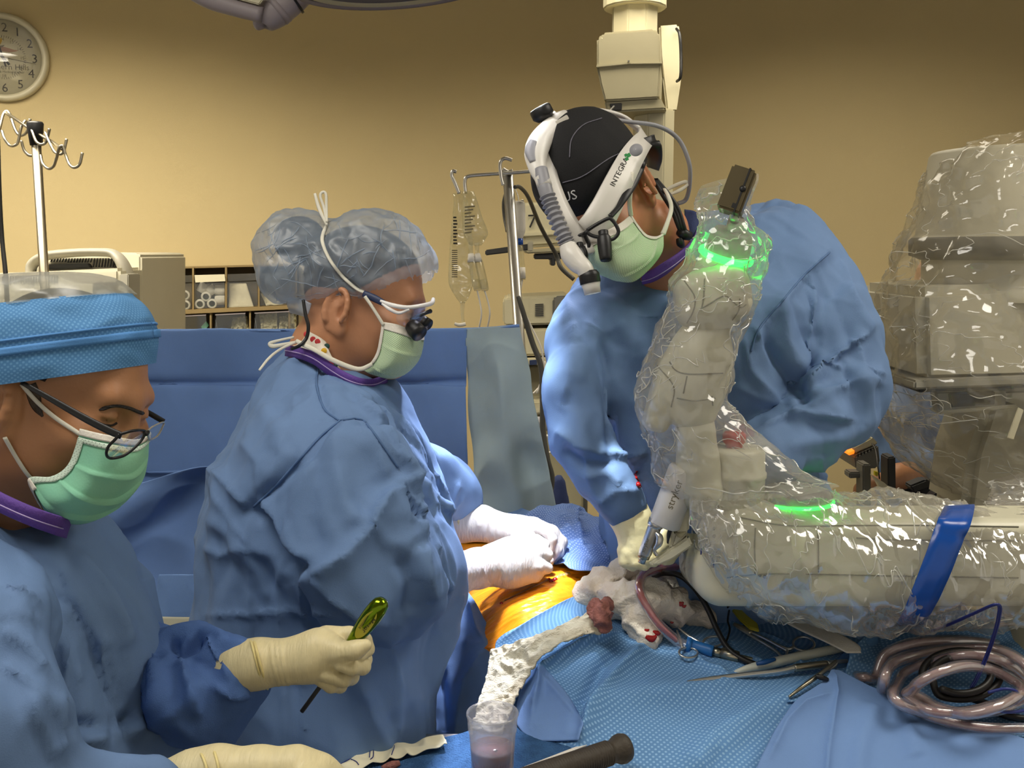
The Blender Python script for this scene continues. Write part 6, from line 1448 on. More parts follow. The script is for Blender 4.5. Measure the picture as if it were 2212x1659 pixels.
path = dense([(1172, 385, 1.378), (1176, 402, 1.374), (1186, 434, 1.37), (1200, 470, 1.365), (1216, 505, 1.36), (1226, 530, 1.36)], 60)
pxsweep('tube_neck', [(1168, 366, 1.382, 15), (1176, 402, 1.374, 16), (1182, 424, 1.371, 15)], 'grey_plastic', lamp, seg=18)
pxsweep('tube_ring', [(1171, 384, 1.379, 16.5), (1177, 404, 1.374, 16.8)], 'white_plastic', lamp, seg=18)
rr = dense([(1182, 422, 1.371), (1192, 450, 1.368), (1206, 484, 1.363), (1220, 516, 1.36), (1226, 530, 1.36)], 90)
cv_, cf_ = [], []
Vc, Fc = sweep_vf([P(*q) for q in rr], [(15.5 + 3.2 * math.sin(k * 2 * math.pi / 7.5)) * 1.365 / F for k in range(90)], 20, 90 * 3)
link(mesh(Vc, Fc), 'corrugated_tube', 'grey_plastic', lamp)
pxsweep('lamp_joint', [(1226, 530, 1.36, 18), (1234, 550, 1.355, 23), (1248, 568, 1.35, 22), (1262, 580, 1.345, 19), (1268, 592, 1.345, 18)], 'white_plastic', lamp, seg=22)
hx0, hx1 = P(1272, 592, 1.345), P(1279, 628, 1.345); hax = nrm(hx1 - hx0); r0 = 22 * 1.345 / F
lathe('lamp_grip', [(r0 * .8, -.004), (r0, 0), (r0 * 1.03, .003), (r0 * 1.03, .011), (r0, .013)], hx0, hax, 'black', lamp, n=30)
lathe('lamp_nose', [(r0 * .98, .012), (r0 * .86, .018), (r0 * .82, .027), (r0 * .74, .027), (r0 * .70, .022)], hx0, hax, 'white_plastic', lamp, n=30)
lathe('lamp_lens', [(.0004, .0235), (r0 * .74, .0235), (r0 * .74, .021)], hx0, hax, 'lamp_glow', lamp, n=24)
hs = spot('headlamp_light', hx0 + hax * .032, P(1392, 1195, 1.50), 17, 9, (.97, 1, .96), .008, .7)
LT = obvh(lamp); text('INTEGRA', P(1327, 404, 1.382), camvec(.46, .89, 0), camvec(-.89, .46, 0), .0106, 'ink', lamp, T=LT)
for a_, b_, s_ in ((1354, 343, 6), (1358, 335, 7), (1352, 335, 5)):
    q_ = [hit(LT, a_ + s_ * u * .5 + s_ * v * .3, b_ - s_ * u * .3 + s_ * v * .5, .0008) for u, v in ((-1, -1), (1, -1), (1, 1), (-1, 1))]
    if all(x is not None for x in q_): link(mesh(q_ + [x + FW * .0006 for x in q_], [[0, 1, 2, 3], [7, 6, 5, 4], [0, 4, 5, 1], [1, 5, 6, 2], [2, 6, 7, 3], [3, 7, 4, 0]]), 'logo_mark', 'ink_green', lamp, smooth=False)
lathe('side_button', [(.0004, .003), (.008, .0025), (.0095, 0)], P(1374, 324, 1.392), camvec(-.3, .2, -1), 'grey_plastic', lamp, n=24)
pxsweep('power_cable', [(1228, 250, 1.47, 4), (1290, 252, 1.50, 4.4), (1350, 262, 1.53, 4.6), (1420, 272, 1.55, 4.8), (1465, 300, 1.57, 4.8), (1488, 350, 1.58, 4.8), (1490, 395, 1.60, 4.8), (1482, 430, 1.62, 4.8), (1464, 440, 1.62, 4.6)], 'grey_plastic', lamp, seg=10)
ribbon('rear_band', [P(*q) for q in [(1396, 296, 1.47), (1406, 318, 1.47), (1412, 345, 1.50), (1410, 365, 1.55)]], [.03, .03, .024, .02], 'black', lamp, wdir=camvec(.8, -.3, .2), t=.006)
# glasses with loupes
gs = pxsweep('loupe_glasses', [(1384, 362, 1.418, 9), (1366, 398, 1.40, 10), (1350, 424, 1.385, 9), (1336, 448, 1.376, 6), (1318, 468, 1.368, 6)], 'black', p3, seg=10, flat=(1, .45))
rimN = [(1268, 498), (1290, 484), (1314, 472), (1322, 475), (1330, 485), (1336, 500), (1330, 512), (1318, 518), (1300, 514), (1282, 510), (1272, 505)]
rimF = [(1262, 505), (1246, 510), (1232, 510), (1234, 520), (1246, 528), (1262, 535), (1270, 540), (1272, 528), (1266, 514)]
for nm, rp, d0 in (('near', rimN, 1.362), ('far', rimF, 1.375)):
    q = [P(x, y, d0 + (1268 - x) * .0001) for x, y in rp]
    sweep(nm + '_rim', q + q[:1], .0026, 'black', gs, seg=8, res=70)
    c_ = np.mean(q, 0); link(mesh([c_] + list(spl(np.array(q + q[:1]), 60)), [[0, i + 1, i + 2] for i in range(59)]), nm + '_lens', 'lens', gs)
sweep('bridge', [P(1270, 500, 1.362), P(1264, 504, 1.364), P(1258, 508, 1.372)], .003, 'black', gs, seg=8, res=10)
for nm, a_, b_, d0, r_ in (('near_loupe', (1303, 500), (1309, 562), 1.35, 15.5), ('far_loupe', (1252, 525), (1262, 556), 1.36, 10)):
    pxsweep(nm, [(*a_, d0 + .006, r_ * .72), (a_[0] + 1, a_[1] + 10, d0 + .004, r_ * .72), (a_[0] + 1.5, a_[1] + 14, d0 + .003, r_ * .95), ((a_[0] + b_[0]) / 2, (a_[1] + b_[1]) / 2, d0, r_), (b_[0] - .5, b_[1] - 6, d0 - .004, r_ * .9), (*b_, d0 - .005, r_ * .78)], 'black', gs, seg=24, res=24)
pxsweep('temple_tip', [(1384, 362, 1.418, 8), (1392, 345, 1.44, 8)], 'black', gs, seg=8)
# mask
D = 1.40
mk, MG = pxpatch('mask', [[(1362, 464, D + .02), (1340, 482, D - .015), (1306, 502, D - .028), (1276, 520, D - .022), (1262, 528, D + .01)],
                          [(1378, 488, D + .02), (1354, 510, D - .022), (1312, 530, D - .040), (1280, 545, D - .024), (1266, 545, D + .01)],
                          [(1396, 508, D + .02), (1372, 540, D - .026), (1322, 562, D - .044), (1290, 572, D - .022), (1275, 570, D + .01)],
                          [(1418, 512, D + .03), (1398, 560, D - .02), (1345, 590, D - .036), (1308, 593, D - .015), (1290, 590, D + .01)],
                          [(1434, 503, D + .045), (1428, 550, D + .01), (1376, 605, D - .018), (1335, 608, D - .006), (1310, 600, D + .015)]], 60, 60, 'mask_mesh', p3, disp=lambda G: pleat(G, 2, .004))
sub(MG, 0, 9, 0, 56, 'mask_top_hem', 'mask_white', mk); sub(MG, 0, 60, 0, 3, 'mask_side_hem', 'mask_white', mk, .0016)
pxsweep('mask_tie', [(1366, 372, 1.40, 4), (1362, 410, 1.395, 5), (1360, 440, 1.40, 5), (1363, 466, 1.415, 5)], 'tie_white', mk, seg=8, flat=(1, .45))
pxsweep('mask_tie', [(1432, 506, 1.44, 6), (1442, 480, 1.445, 5), (1450, 450, 1.46, 5), (1444, 425, 1.47, 5), (1432, 402, 1.50, 4)], 'tie_white', mk, seg=8, flat=(1, .45))
pxsweep('tie_bow', [(1436, 412, 1.60, 3), (1455, 402, 1.60, 4), (1480, 393, 1.60, 4), (1486, 398, 1.60, 3), (1470, 410, 1.60, 4), (1448, 420, 1.60, 3)], 'tie_white', mk, seg=8, flat=(1, .5))
# surgeon gloves
DG = 1.49
h1 = f_u([pxchain([(1350, 1098, DG, 47), (1364, 1122, DG, 42), (1374, 1150, DG, 38), (1378, 1178, DG, 38), (1380, 1195, DG + .005, 34)], .01)], .01)
f1 = [pxchain([(1385, 1170, DG - .005, 22), (1420, 1180, DG - .0, 14), (1440, 1192, DG + .005, 12)], .005), pxchain([(1375, 1190, DG - .012, 22), (1398, 1206, DG - .018, 14), (1412, 1214, DG - .014, 12)], .005), pxchain([(1360, 1195, DG - .012, 20), (1372, 1214, DG - .016, 14), (1392, 1222, DG - .014, 12)], .005), pxchain([(1350, 1190, DG - .01, 18), (1350, 1212, DG - .012, 13), (1366, 1224, DG - .01, 11)], .005), pxchain([(1388, 1150, DG + .012, 18), (1418, 1150, DG + .02, 14), (1440, 1162, DG + .02, 12)], .005)]
def glC(p):
    v = h1(p)
    w_ = f1[0](p)
    for g in f1[1:]: w_ = smin(w_, g(p), .0015)
    v = smin(v, w_, .003)
    return v
gC, _, _ = sdf_obj('glove', glC, *bounds(1300, 1050, 1470, 1250, DG - .06, DG + .07), .0024, 'glove_surgeon', p3)
sweep('cuff_bead', [P(1340 + 42 * math.cos(t) * .84, 1082 - 42 * math.cos(t) * .54 + 8 * math.sin(t), DG - .030 * math.sin(t)) for t in a], .0026, 'glove_cuff', gC, seg=8, res=60)
h2 = f_u([pxchain([(1500, 1112, 1.49, 36), (1478, 1140, 1.50, 34), (1455, 1160, 1.50, 30), (1442, 1172, 1.50, 24)], .01), pxchain([(1450, 1160, 1.48, 20), (1436, 1150, 1.475, 13), (1428, 1160, 1.47, 12)], .005), pxchain([(1445, 1172, 1.48, 18), (1432, 1178, 1.47, 12), (1424, 1188, 1.47, 11)], .005), pxchain([(1448, 1185, 1.49, 18), (1438, 1198, 1.48, 12), (1428, 1204, 1.475, 11)], .005), pxchain([(1455, 1190, 1.50, 16), (1446, 1208, 1.49, 11), (1436, 1212, 1.485, 10)], .005), pxchain([(1440, 1150, 1.51, 16), (1424, 1145, 1.51, 12), (1412, 1150, 1.51, 11)], .005)], .008)
sdf_obj('glove', h2, *bounds(1390, 1070, 1550, 1240, 1.43, 1.56), .0024, 'glove_surgeon', p3)

# ---------------------------------------------------------------- seated person far right
p4 = thing('person', 'person in blue scrubs sitting far right behind the surgeon\'s elbow', 'person', P(1960, 1000, 2.9) * [1, 1, 0])
D = 2.9
g4 = f_u([f_torso([(700, 1990, 2090, D, .05), (760, 1930, 2130, D, .11), (900, 1920, 2120, D, .12), (1010, 1915, 2110, D, .12), (1150, 1900, 2130, D, .14)], None), pxchain([(1945, 790, D - .08, 44), (1928, 900, D - .12, 46), (1950, 1000, D - .16, 42), (1990, 1008, D - .2, 40)], .03)], .03)
o4, V4, Q4, T4 = gown('scrub_top', g4, *bounds(1850, 680, 2180, 1170, 2.6, 3.1), .01, 'gown', p4, [], .012, 9, 12)
sdf_obj('body', f_u([pxchain([(2040, 640, D, 62), (2040, 600, D, 60)], .03), pxchain([(2042, 640, D, 36), (2042, 760, D, 40), (1960, 800, D - .06, 30), (1935, 900, D - .12, 28), (1955, 1000, D - .17, 28), (1985, 1020, D - .2, 28)], .03), pxchain([(1985, 1020, D - .2, 30), (1940, 1030, D - .24, 26), (1890, 1050, D - .28, 20), (1862, 1056, D - .3, 15)], .02), pxchain([(1862, 1056, D - .3, 14), (1848, 1062, D - .3, 6)], .01)], .02), *bounds(1830, 520, 2130, 1110, 2.5, 3.0), .008, 'skin_tan', p4)
sdf_obj('trousers', f_u([pxchain([(2000, 1150, D, 80), (1930, 1160, D - .35, 60), (1930, 1500, D - .4, 40)], .03), pxchain([(2060, 1150, D, 80), (2020, 1160, D - .35, 60), (2020, 1500, D - .4, 40)], .03)], .03), *bounds(1840, 1050, 2180, 1560, 2.35, 3.1), .012, 'scrub_navy', p4)
# ================================================================ surgical robot arm
DR = 1.38
rb = thing('surgical_robot', 'cream surgical robot arm wrapped in clear plastic with green light rings', 'robot', P(1950, 1300, DR + .1))
up1 = f_u([pxchain([(1558, 604, DR, 46), (1548, 620, DR, 56)], .01), f_box(P(1538, 642, DR), [camvec(1, .14, 0), camvec(-.14, 1, 0), FW], (.050, .036, .046), .026), f_ell(P(1531, 672, DR), [camvec(1, .1, 0), camvec(-.1, 1, 0), FW], (.040, .034, .042))], .016)
up2 = f_u([pxchain([(1530, 705, DR + .005, 46), (1512, 770, DR + .01, 64), (1500, 830, DR + .012, 64), (1496, 885, DR + .012, 52)], .02), f_box(P(1432, 850, DR + .02), [camvec(.95, -.25, 0), camvec(.25, .95, 0), FW], (.017, .055, .03), .012)], .012)
up3 = f_u([pxchain([(1498, 880, DR + .012, 44), (1503, 945, DR + .015, 36), (1508, 1000, DR + .02, 40), (1514, 1060, DR + .02, 48)], .02)], .02)
lk, LV, LQ = sdf_obj('upper_link', up1, *bounds(1430, 480, 1660, 760, DR - .08, DR + .09), .003, 'robot', rb)
TL1 = bvh(LV, LQ)
l2, L2V, L2Q = sdf_obj('middle_link', up2, *bounds(1380, 660, 1620, 960, DR - .08, DR + .1), .003, 'robot', rb); TL2 = bvh(L2V, L2Q)
sdf_obj('elbow_link', up3, *bounds(1430, 840, 1620, 1120, DR - .08, DR + .1), .003, 'robot', rb)
for T_, par, ln in ((TL1, lk, [(1478, 606), (1500, 640), (1498, 670), (1484, 698)]), (TL1, lk, [(1522, 602), (1520, 640), (1516, 665)]), (TL1, lk, [(1512, 668), (1535, 655), (1556, 642), (1570, 640), (1584, 652), (1600, 664), (1612, 658)]), (TL1, lk, [(1598, 645), (1596, 670), (1582, 692)]),
                    (TL2, l2, [(1446, 782), (1460, 800), (1490, 808), (1562, 806)]), (TL2, l2, [(1484, 812), (1476, 850)]), (TL2, l2, [(1420, 790), (1455, 835), (1450, 880)]), (TL2, l2, [(1462, 860), (1500, 866), (1545, 860)]), (TL2, l2, [(1538, 855), (1540, 876)])):
    seam(T_, ln, 'robot_seam', par, 'panel_gap', .0009, .0004)
# flange, light ring and clamp at the top
fx = P(1568, 552, DR); fa_ = camvec(.22, .90, -.38)
def ringmesh(name, c, ax, r, rr, m, par, n=48):
    t = np.linspace(0, 2 * np.pi, n); u = nrm(np.cross(ax, RT)); v = np.cross(ax, u)
    return sweep(name, [c + r * (math.cos(q) * u + math.sin(q) * v) for q in t], rr, m, par, seg=10, res=n * 2)
ringmesh('light_ring', fx, fa_, 53 * DR / F, .0050, 'led', rb)
lathe('wrist_cylinder', [(.040, -.07), (.038, -.03), (.0335, -.004), (.0325, .0)], fx, fa_, 'robot', rb, n=36)
lathe('flange', [(.033, -.012), (.0325, .0), (.031, .012), (.029, .03), (.025, .036), (.0005, .036)], fx, fa_, 'robot_grey', rb, n=36)
lathe('tool_mount', [(.012, .036), (.012, .05), (.008, .056)], fx, fa_, 'steel', rb, n=20)
sweep('mount_stem', [fx + fa_ * .05, P(1585, 470, DR - .045), P(1592, 440, DR - .055)], .006, 'steel', rb, seg=12)
cx_, cy_, cz_ = camvec(.35, .93, -.05), camvec(.93, -.35, -.25), None
cz_ = nrm(np.cross(cx_, cy_)); cy_ = np.cross(cz_, cx_); cc_ = P(1592, 414, DR - .058)
cb_ = box('clamp_block', cc_, [cx_, cy_, cz_], (.030, .0165, .018), 'brass_clamp', rb, .003)
box('clamp_slot', cc_ + cy_ * .0075 - cz_ * .0005, [cx_, cy_, cz_], (.0305, .0012, .0184), 'black', cb_, 0)
sg_ = -1 if cz_ @ FW > 0 else 1
lathe('clamp_bore', [(.0004, .0012), (.0042, .0012), (.0042, 0)], cc_ + cy_ * .0075 + cx_ * .002 + cz_ * sg_ * .0184, cz_ * sg_, 'black', cb_, n=16)
box('clamp_key', cc_ - cx_ * .022 + cy_ * .005 + cz_ * sg_ * .0184, [cx_, cy_, cz_], (.003, .003, .0006), 'black', cb_, 0)
# base body
base = f_u([f_box(P(1900, 1195, DR + .10), [RT, UP, FW], (.275, .062, .095), .022), f_box(P(1628, 1155, DR + .085), [nrm(RT + UP * -.05), UP, FW], (.070, .058, .085), .035), f_box(P(1760, 1222, DR + .10), [RT, UP, FW], (.19, .030, .085), .02)], .02)
bs, BSV, BSQ = sdf_obj('base_arm', base, *bounds(1470, 1040, 2400, 1340, DR - .06, DR + .26), .005, 'robot', rb); TBs = bvh(BSV, BSQ)
for ln in ([(1600, 1118), (1700, 1135), (1850, 1135), (2000, 1135), (2200, 1138)], [(1570, 1248), (1650, 1240), (1750, 1240), (1900, 1243), (2200, 1248)], [(1850, 1162), (1950, 1166), (2200, 1168)], [(1632, 1140), (1630, 1180), (1632, 1236)], [(1766, 1140), (1768, 1180), (1768, 1236)]):
    seam(TBs, ln, 'robot_seam', bs, 'panel_gap', .0010, .0004)
pxsweep('joint_drum', [(1700, 1262, DR + .04, 64), (1700, 1130, DR + .04, 66)], 'robot', rb, seg=36)
ce_ = P(1712, 1108, DR + .06)
lathe('disc_hub', [(.052, -.03), (.05, .0), (.046, .015)], ce_, ZU, 'robot', rb, n=40)
lathe('joint_disc', [(.046, .015), (.054, .02), (.055, .026), (.05, .034), (.03, .04), (.0005, .041)], ce_, ZU, 'robot_grey', rb, n=44)
ringmesh('light_ring', ce_ + ZU * .020, ZU, .0555, .0025, 'led', rb)
kc = P(1587, 1060, DR + .05)
lathe('knob_housing', [(.042, -.03), (.042, .02), (.044, .022), (.044, .028), (.042, .03), (.041, .058), (.037, .064), (.0005, .064)], kc, ZU, 'robot', rb, n=40)
lathe('emergency_knob', [(.012, .062), (.012, .068), (.0165, .072), (.0165, .082), (.013, .086), (.0005, .087)], kc + RT * -.003, ZU, 'red_knob', rb, n=28)
for x, y in ((1633, 1238), (1641, 1243), (1652, 1246), (1543, 1142), (1543, 1158)):
    h = hit(TBs, x, y, .0006)
    if h is not None: lathe('screw', [(.0004, .0008), (.0022, .0008), (.0026, 0)], h, -FW, 'dark_grey', bs, n=10)
pxsweep('base_cable', [(1704, 1262, DR + .08, 7), (1706, 1290, DR + .08, 8), (1722, 1312, DR + .08, 8), (1750, 1318, DR + .08, 8), (1778, 1300, DR + .08, 8), (1796, 1262, DR + .08, 8), (1800, 1240, DR + .1, 8)], 'dark_grey', rb, seg=12)
pxsweep('corner_outline', [(1514, 1198, DR + .005, 1.6), (1517, 1182, DR + .005, 1.6), (1530, 1194, DR + .004, 1.6), (1541, 1212, DR + .003, 1.6), (1541, 1226, DR + .004, 1.6)], 'wire_blue', bs, seg=6)
sweep('column', [P(2290, 1240, DR + .12), P(2290, 1240, DR + .12) * [1, 1, 0] + [0, 0, .12]], .09, 'robot', rb, seg=28)
box('foot', P(2290, 1240, DR + .12) * [1, 1, 0] + [0, 0, .06], np.eye(3), (.25, .2, .06), 'robot', rb, .02)
# guide arm towards the wound
slab('guide_arm', [(1490, 1090), (1476, 1092), (1462, 1130), (1450, 1172), (1446, 1190), (1462, 1180), (1490, 1150)], DR + .03, .02, 'robot', rb, .004)
slab('guide_bar', [(1401, 1222), (1446, 1188), (1488, 1158), (1498, 1180), (1452, 1210), (1424, 1222)], DR + .03, .014, 'robot', rb, .003)
slab('guide_notch', [(1456, 1152), (1484, 1149), (1474, 1162), (1466, 1162)], DR + .026, .01, 'tan_plastic', rb, .001)
# plastic film
def filmtube(name, rings, par, m='film', n=90, res=120, seed=1, a1=.016, a2=.007, kx=0):
    """rings: (xa,ya,xb,yb,d,b): opposite silhouette points; crumpled closed sleeve"""
    r = spl(np.array(rings, float), res); a = np.linspace(0, 2 * np.pi, n, endpoint=False); G = []
    for xa, ya, xb, yb, d, b in r:
        p, q = P(xa, ya, d), P(xb, yb, d); G.append((p + q) / 2 + np.cos(a)[:, None] * (q - p) / 2 + np.sin(a)[:, None] * b * FW)
    G = np.array(G); c = G.mean(1, keepdims=True); N = G - c; N /= np.linalg.norm(N, axis=2)[..., None] + 1e-9; V = G.reshape(-1, 3)
    w_ = 1.3 * plin(V, 17, seed, (1, 1, .8), .5) + .7 * plin(V, 36, seed + 2, (1, 1, .8), .5); x_ = crease(V, 22, seed + 1, (1, 1, .7)) - .5; y_ = crease(V, 48, seed + 4, (1.4, 1, .6)) - .5
    G = G + N * (a1 * w_ + a2 * x_ + .0055 * y_).reshape(res, n, 1)
    fo = link(mesh(G.reshape(-1, 3), gridfaces(res, n, cv=True)), name, m, par)
    # pinched folds as strands, whiter than the film to imitate glare streaks
    rg_ = random.Random(seed); VV, FF, base_ = [], [], 0
    for _ in range(int(res * n / 70)):
        i, j = rg_.randrange(2, res - 2), rg_.randrange(n); a_ = rg_.uniform(0, 2 * math.pi); L_ = rg_.randint(4, 16); pts = []
        for k in range(L_):
            ii, jj = int(round(i + k * math.cos(a_))), int(round(j + k * math.sin(a_) * 1.2)) % n; a_ += rg_.uniform(-.35, .35)
            if 0 <= ii < res: pts.append(G[ii, jj] + N[ii, jj] * .0012)
        if len(pts) < 4: continue
        r_ = rg_.uniform(.0004, .0011); v_, f_ = sweep_vf(pts, [r_ * .2] + [r_] * (len(pts) - 2) + [r_ * .2], 5, len(pts) * 2, None, False)
        VV.append(v_); FF.append(np.array(f_) + base_); base_ += len(v_)
    link(mesh(np.vstack(VV), np.vstack(FF)), 'film_folds', 'film_crease_glare', fo, kind='stuff')
    return fo, G
filmtube('film_sleeve', [(1508, 405, 1632, 378, DR, .03), (1500, 440, 1632, 420, DR, .045), (1512, 480, 1622, 458, DR, .03), (1490, 520, 1656, 520, DR, .055), (1474, 575, 1652, 560, DR, .06), (1446, 612, 1634, 610, DR, .062), (1438, 660, 1628, 650, DR, .066), (1408, 720, 1600, 716, DR, .062), (1388, 790, 1582, 800, DR, .06), (1376, 850, 1566, 856, DR, .06), (1382, 910, 1590, 890, DR, .06), (1405, 985, 1650, 950, DR + .01, .07), (1420, 1040, 1730, 1020, DR + .02, .08), (1450, 1075, 1790, 1046, DR + .03, .09)], rb, seed=2)
filmtube('film_base_sleeve', [(1490, 1062, 1494, 1150, DR + .06, .08), (1500, 1050, 1510, 1205, DR + .07, .11), (1560, 1040, 1570, 1275, DR + .07, .13), (1640, 1040, 1650, 1318, DR + .08, .14), (1740, 1048, 1760, 1345, DR + .08, .14), (1830, 1064, 1850, 1360, DR + .09, .14), (1920, 1064, 1930, 1362, DR + .09, .14), (2000, 1082, 2000, 1340, DR + .10, .14), (2100, 1095, 2060, 1345, DR + .10, .14), (2212, 1100, 2180, 1335, DR + .10, .14), (2330, 1100, 2320, 1330, DR + .10, .14)], rb, seed=5, res=150, n=100)
filmtube('film_tail', [(1492, 1080, 1530, 1075, DR - .02, .012), (1500, 1130, 1560, 1110, DR - .025, .014), (1530, 1190, 1585, 1140, DR - .03, .012), (1560, 1220, 1592, 1190, DR - .03, .008), (1588, 1232, 1594, 1228, DR - .03, .003)], rb, seed=8, res=40, n=40, a1=.006)
# blue tape round the film
tp_ = [P(*q) for q in ((2072, 1090, DR + .12), (2072, 1094, DR + .04), (2064, 1120, DR - .03), (2048, 1160, DR - .045), (2030, 1210, DR - .05), (2010, 1260, DR - .05), (1988, 1310, DR - .04), (1972, 1340, DR - .01), (1964, 1352, DR + .06))]
ribbon('blue_tape', tp_, .040, 'tape_blue', rb, wdir=camvec(1, .05, 0), t=.001, res=70)

# ================================================================ drill in the surgeon's hand
dr = thing('power_drill', 'white and steel surgical drill held upright by the surgeon over the wound', 'drill', P(1395, 1215, 1.42))
dt, db = P(1462, 1010, 1.40), P(1387, 1214, 1.425); dx_ = nrm(db - dt); Ld = np.linalg.norm(db - dt)
K = Ld / 217
lathe('body', [(.0005, 0), (.020, 0), (.0225, .004), (.0225, 128 * K), (.0205, 131 * K), (.0005, 131 * K)], dt + RT * .012, dx_, 'white_plastic', dr, n=36)
o_ = dt - RT * .0005 + dx_ * 119 * K
lathe('collar', [(.0005, 0), (.0115, 0), (.0115, 14 * K), (.0100, 17 * K)], o_, dx_, 'steel', dr, n=28)
lathe('neck', [(.0098, 14 * K), (.0096, 76 * K), (.0088, 80 * K)], o_, dx_, 'steel', dr, n=28)
lathe('nose_ring', [(.0088, 80 * K), (.0086, 88 * K), (.006, 90 * K)], o_, dx_, 'steel_warm', dr, n=28)
lathe('chuck', [(.0052, 88 * K), (.0052, 100 * K), (.0005, 100 * K)], o_, dx_, 'steel', dr, n=20)
pxsweep('trigger', [(1416, 1150, 1.41, 4), (1424, 1160, 1.408, 8), (1423, 1174, 1.408, 8), (1414, 1188, 1.41, 4), (1420, 1200, 1.41, 3)], 'steel', dr, seg=12)
pxsweep('battery_latch', [(1450, 1144, 1.43, 6), (1446, 1154, 1.43, 6), (1444, 1172, 1.44, 4)], 'dark_grey', dr, seg=8)
sv = -FW; yd_ = nrm(np.cross(-dx_, sv)); 
bx_ = dt + RT * .012
text('stryker', bx_ + dx_ * 92 * K - FW * .0229 + RT * -.001, -dx_, np.cross(sv, -dx_), .015, 'ink_grey', dr)
text('stryker', o_ + dx_ * 74 * K - FW * .0102 - RT * .003, -dx_, np.cross(sv, -dx_), .0075, 'ink_grey', dr)

# ================================================================ imaging machine under plastic
DI = 2.05
im = thing('imaging_machine', 'large pale imaging head and frame shrouded in clear plastic at right', 'machine', P(2200, 1000, DI) * [1, 1, 0])
cI = P(2210, 340, DI + .05)
def zof(py): return P(2200, py, DI)[2] - cI[2]
k = DI / F
lathe('detector_cone', [(.0005, zof(322)), (188 * k, zof(322)), (194 * k, zof(330)), (214 * k, zof(505)), (222 * k, zof(512))], cI, ZU, 'beige_machine', im, n=64)
lathe('detector_band', [(222 * k, zof(512)), (228 * k, zof(518)), (226 * k, zof(552)), (200 * k, zof(562))], cI, ZU, 'mid_grey', im, n=64)
lathe('detector_neck', [(198 * k, zof(556)), (196 * k, zof(620)), (206 * k, zof(626)), (206 * k, zof(650))], cI, ZU, 'beige_machine', im, n=64)
slab('drive_box', [(1985, 622), (2400, 600), (2400, 822), (1990, 832)], DI - .08, .35, 'beige_machine', im, .02)
slab('lower_rail', [(1975, 822), (2400, 806), (2400, 826), (1975, 842)], DI - .10, .36, 'grey_machine', im, .004)
slab('rail_gap', [(1985, 838), (2400, 822), (2400, 830), (1985, 848)], DI - .09, .3, 'dark_grey', im, .002)
slab('frame_plate', [(2020, 846), (2175, 838), (2175, 886), (2028, 894)], DI - .05, .03, 'grey_machine', im, .004)
slab('frame_recess', [(2050, 850), (2150, 845), (2150, 874), (2056, 880)], DI - .055, .01, 'dark_grey', im, .002)
slab('frame_bar', [(2030, 888), (2200, 874), (2200, 882), (2030, 896)], DI - .06, .05, 'beige_machine', im, .003)
slab('c_arm_back', [(2150, 830), (2400, 820), (2400, 1120), (2080, 1120), (2100, 980)], DI + .05, .2, 'beige_machine', im, .02)
slab('label_strip', [(2176, 946), (2200, 880), (2212, 886), (2190, 950)], DI - .09, .004, 'paper', im, .001)
sweep('support', [P(2330, 1000, DI + .1), P(2330, 1000, DI + .1) * [1, 1, 0] + [0, 0, .1]], .1, 'beige_machine', im, seg=24)
box('foot', P(2330, 1000, DI + .1) * [1, 1, 0] + [0, 0, .05], np.eye(3), (.3, .25, .05), 'beige_machine', im, .02)
filmtube('film_shroud', [(2085, 312, 2330, 308, DI + .05, .10), (2045, 335, 2400, 325, DI + .05, .20), (2012, 385, 2430, 380, DI + .05, .25), (1985, 470, 2450, 470, DI + .05, .27), (1950, 560, 2470, 560, DI + .05, .28), (1928, 630, 2480, 630, DI + .05, .28), (1912, 700, 2490, 700, DI + .05, .28), (1908, 790, 2490, 790, DI + .05, .28), (1912, 870, 2480, 870, DI + .05, .27), (1925, 930, 2470, 930, DI + .05, .26), (1975, 1000, 2440, 1000, DI + .05, .24), (2060, 1060, 2400, 1060, DI + .05, .2), (2150, 1095, 2360, 1100, DI + .05, .14)], im, 'film_hazy', n=150, res=150, seed=11, a1=.030, a2=.014)
filmtube('film_hem', [(2146, 1040, 2340, 1000, DI - .3, .03), (2150, 1070, 2340, 1060, DI - .3, .05), (2140, 1095, 2340, 1110, DI - .32, .06)], im, 'film', n=60, res=30, seed=14)

# ================================================================ dim equipment behind the surgeon's elbow
eq = thing('equipment_cart', 'dark equipment cart with control box and grey posts behind surgeon\'s elbow', 'cart', P(1890, 1300, 2.5) * [1, 1, 0])
D = 2.5
slab('control_box', [(1846, 986), (1898, 962), (1902, 1000), (1896, 1012), (1850, 1014)], D, .2, 'mid_grey', eq, .004)
slab('control_top', [(1840, 968), (1884, 944), (1898, 958), (1848, 980)], D + .01, .2, 'cream_plastic', eq, .003)
slab('amber_display', [(1834, 978), (1846, 972), (1846, 980), (1834, 984)], D - .01, .05, 'amber_screen', eq, .001)
for i in range(6): slab('vent_slot', [(1853 + i * 7, 981 - i * 3), (1855 + i * 7, 980 - i * 3), (1855 + i * 7, 986 - i * 3), (1853 + i * 7, 987 - i * 3)], D - .003, .006, 'black', eq, 0)
slab('post', [(1864, 1003), (1882, 1003), (1882, 1300), (1864, 1300)], D - .1, .05, 'mid_grey', eq, .003)
slab('post', [(1918, 988), (1935, 986), (1939, 1300), (1920, 1300)], D - .1, .05, 'dark_grey', eq, .003)
slab('crossbar', [(1835, 1020), (1866, 1020), (1866, 1032), (1835, 1034)], D - .08, .04, 'mid_grey', eq, .003)
slab('lower_shelf', [(1830, 1220), (1945, 1220), (1945, 1240), (1830, 1240)], D - .12, .3, 'dark_grey', eq, .004)
slab('base', [(1820, 1560), (1960, 1560), (1960, 1640), (1820, 1640)], D - .12, .35, 'dark_grey', eq, .004)
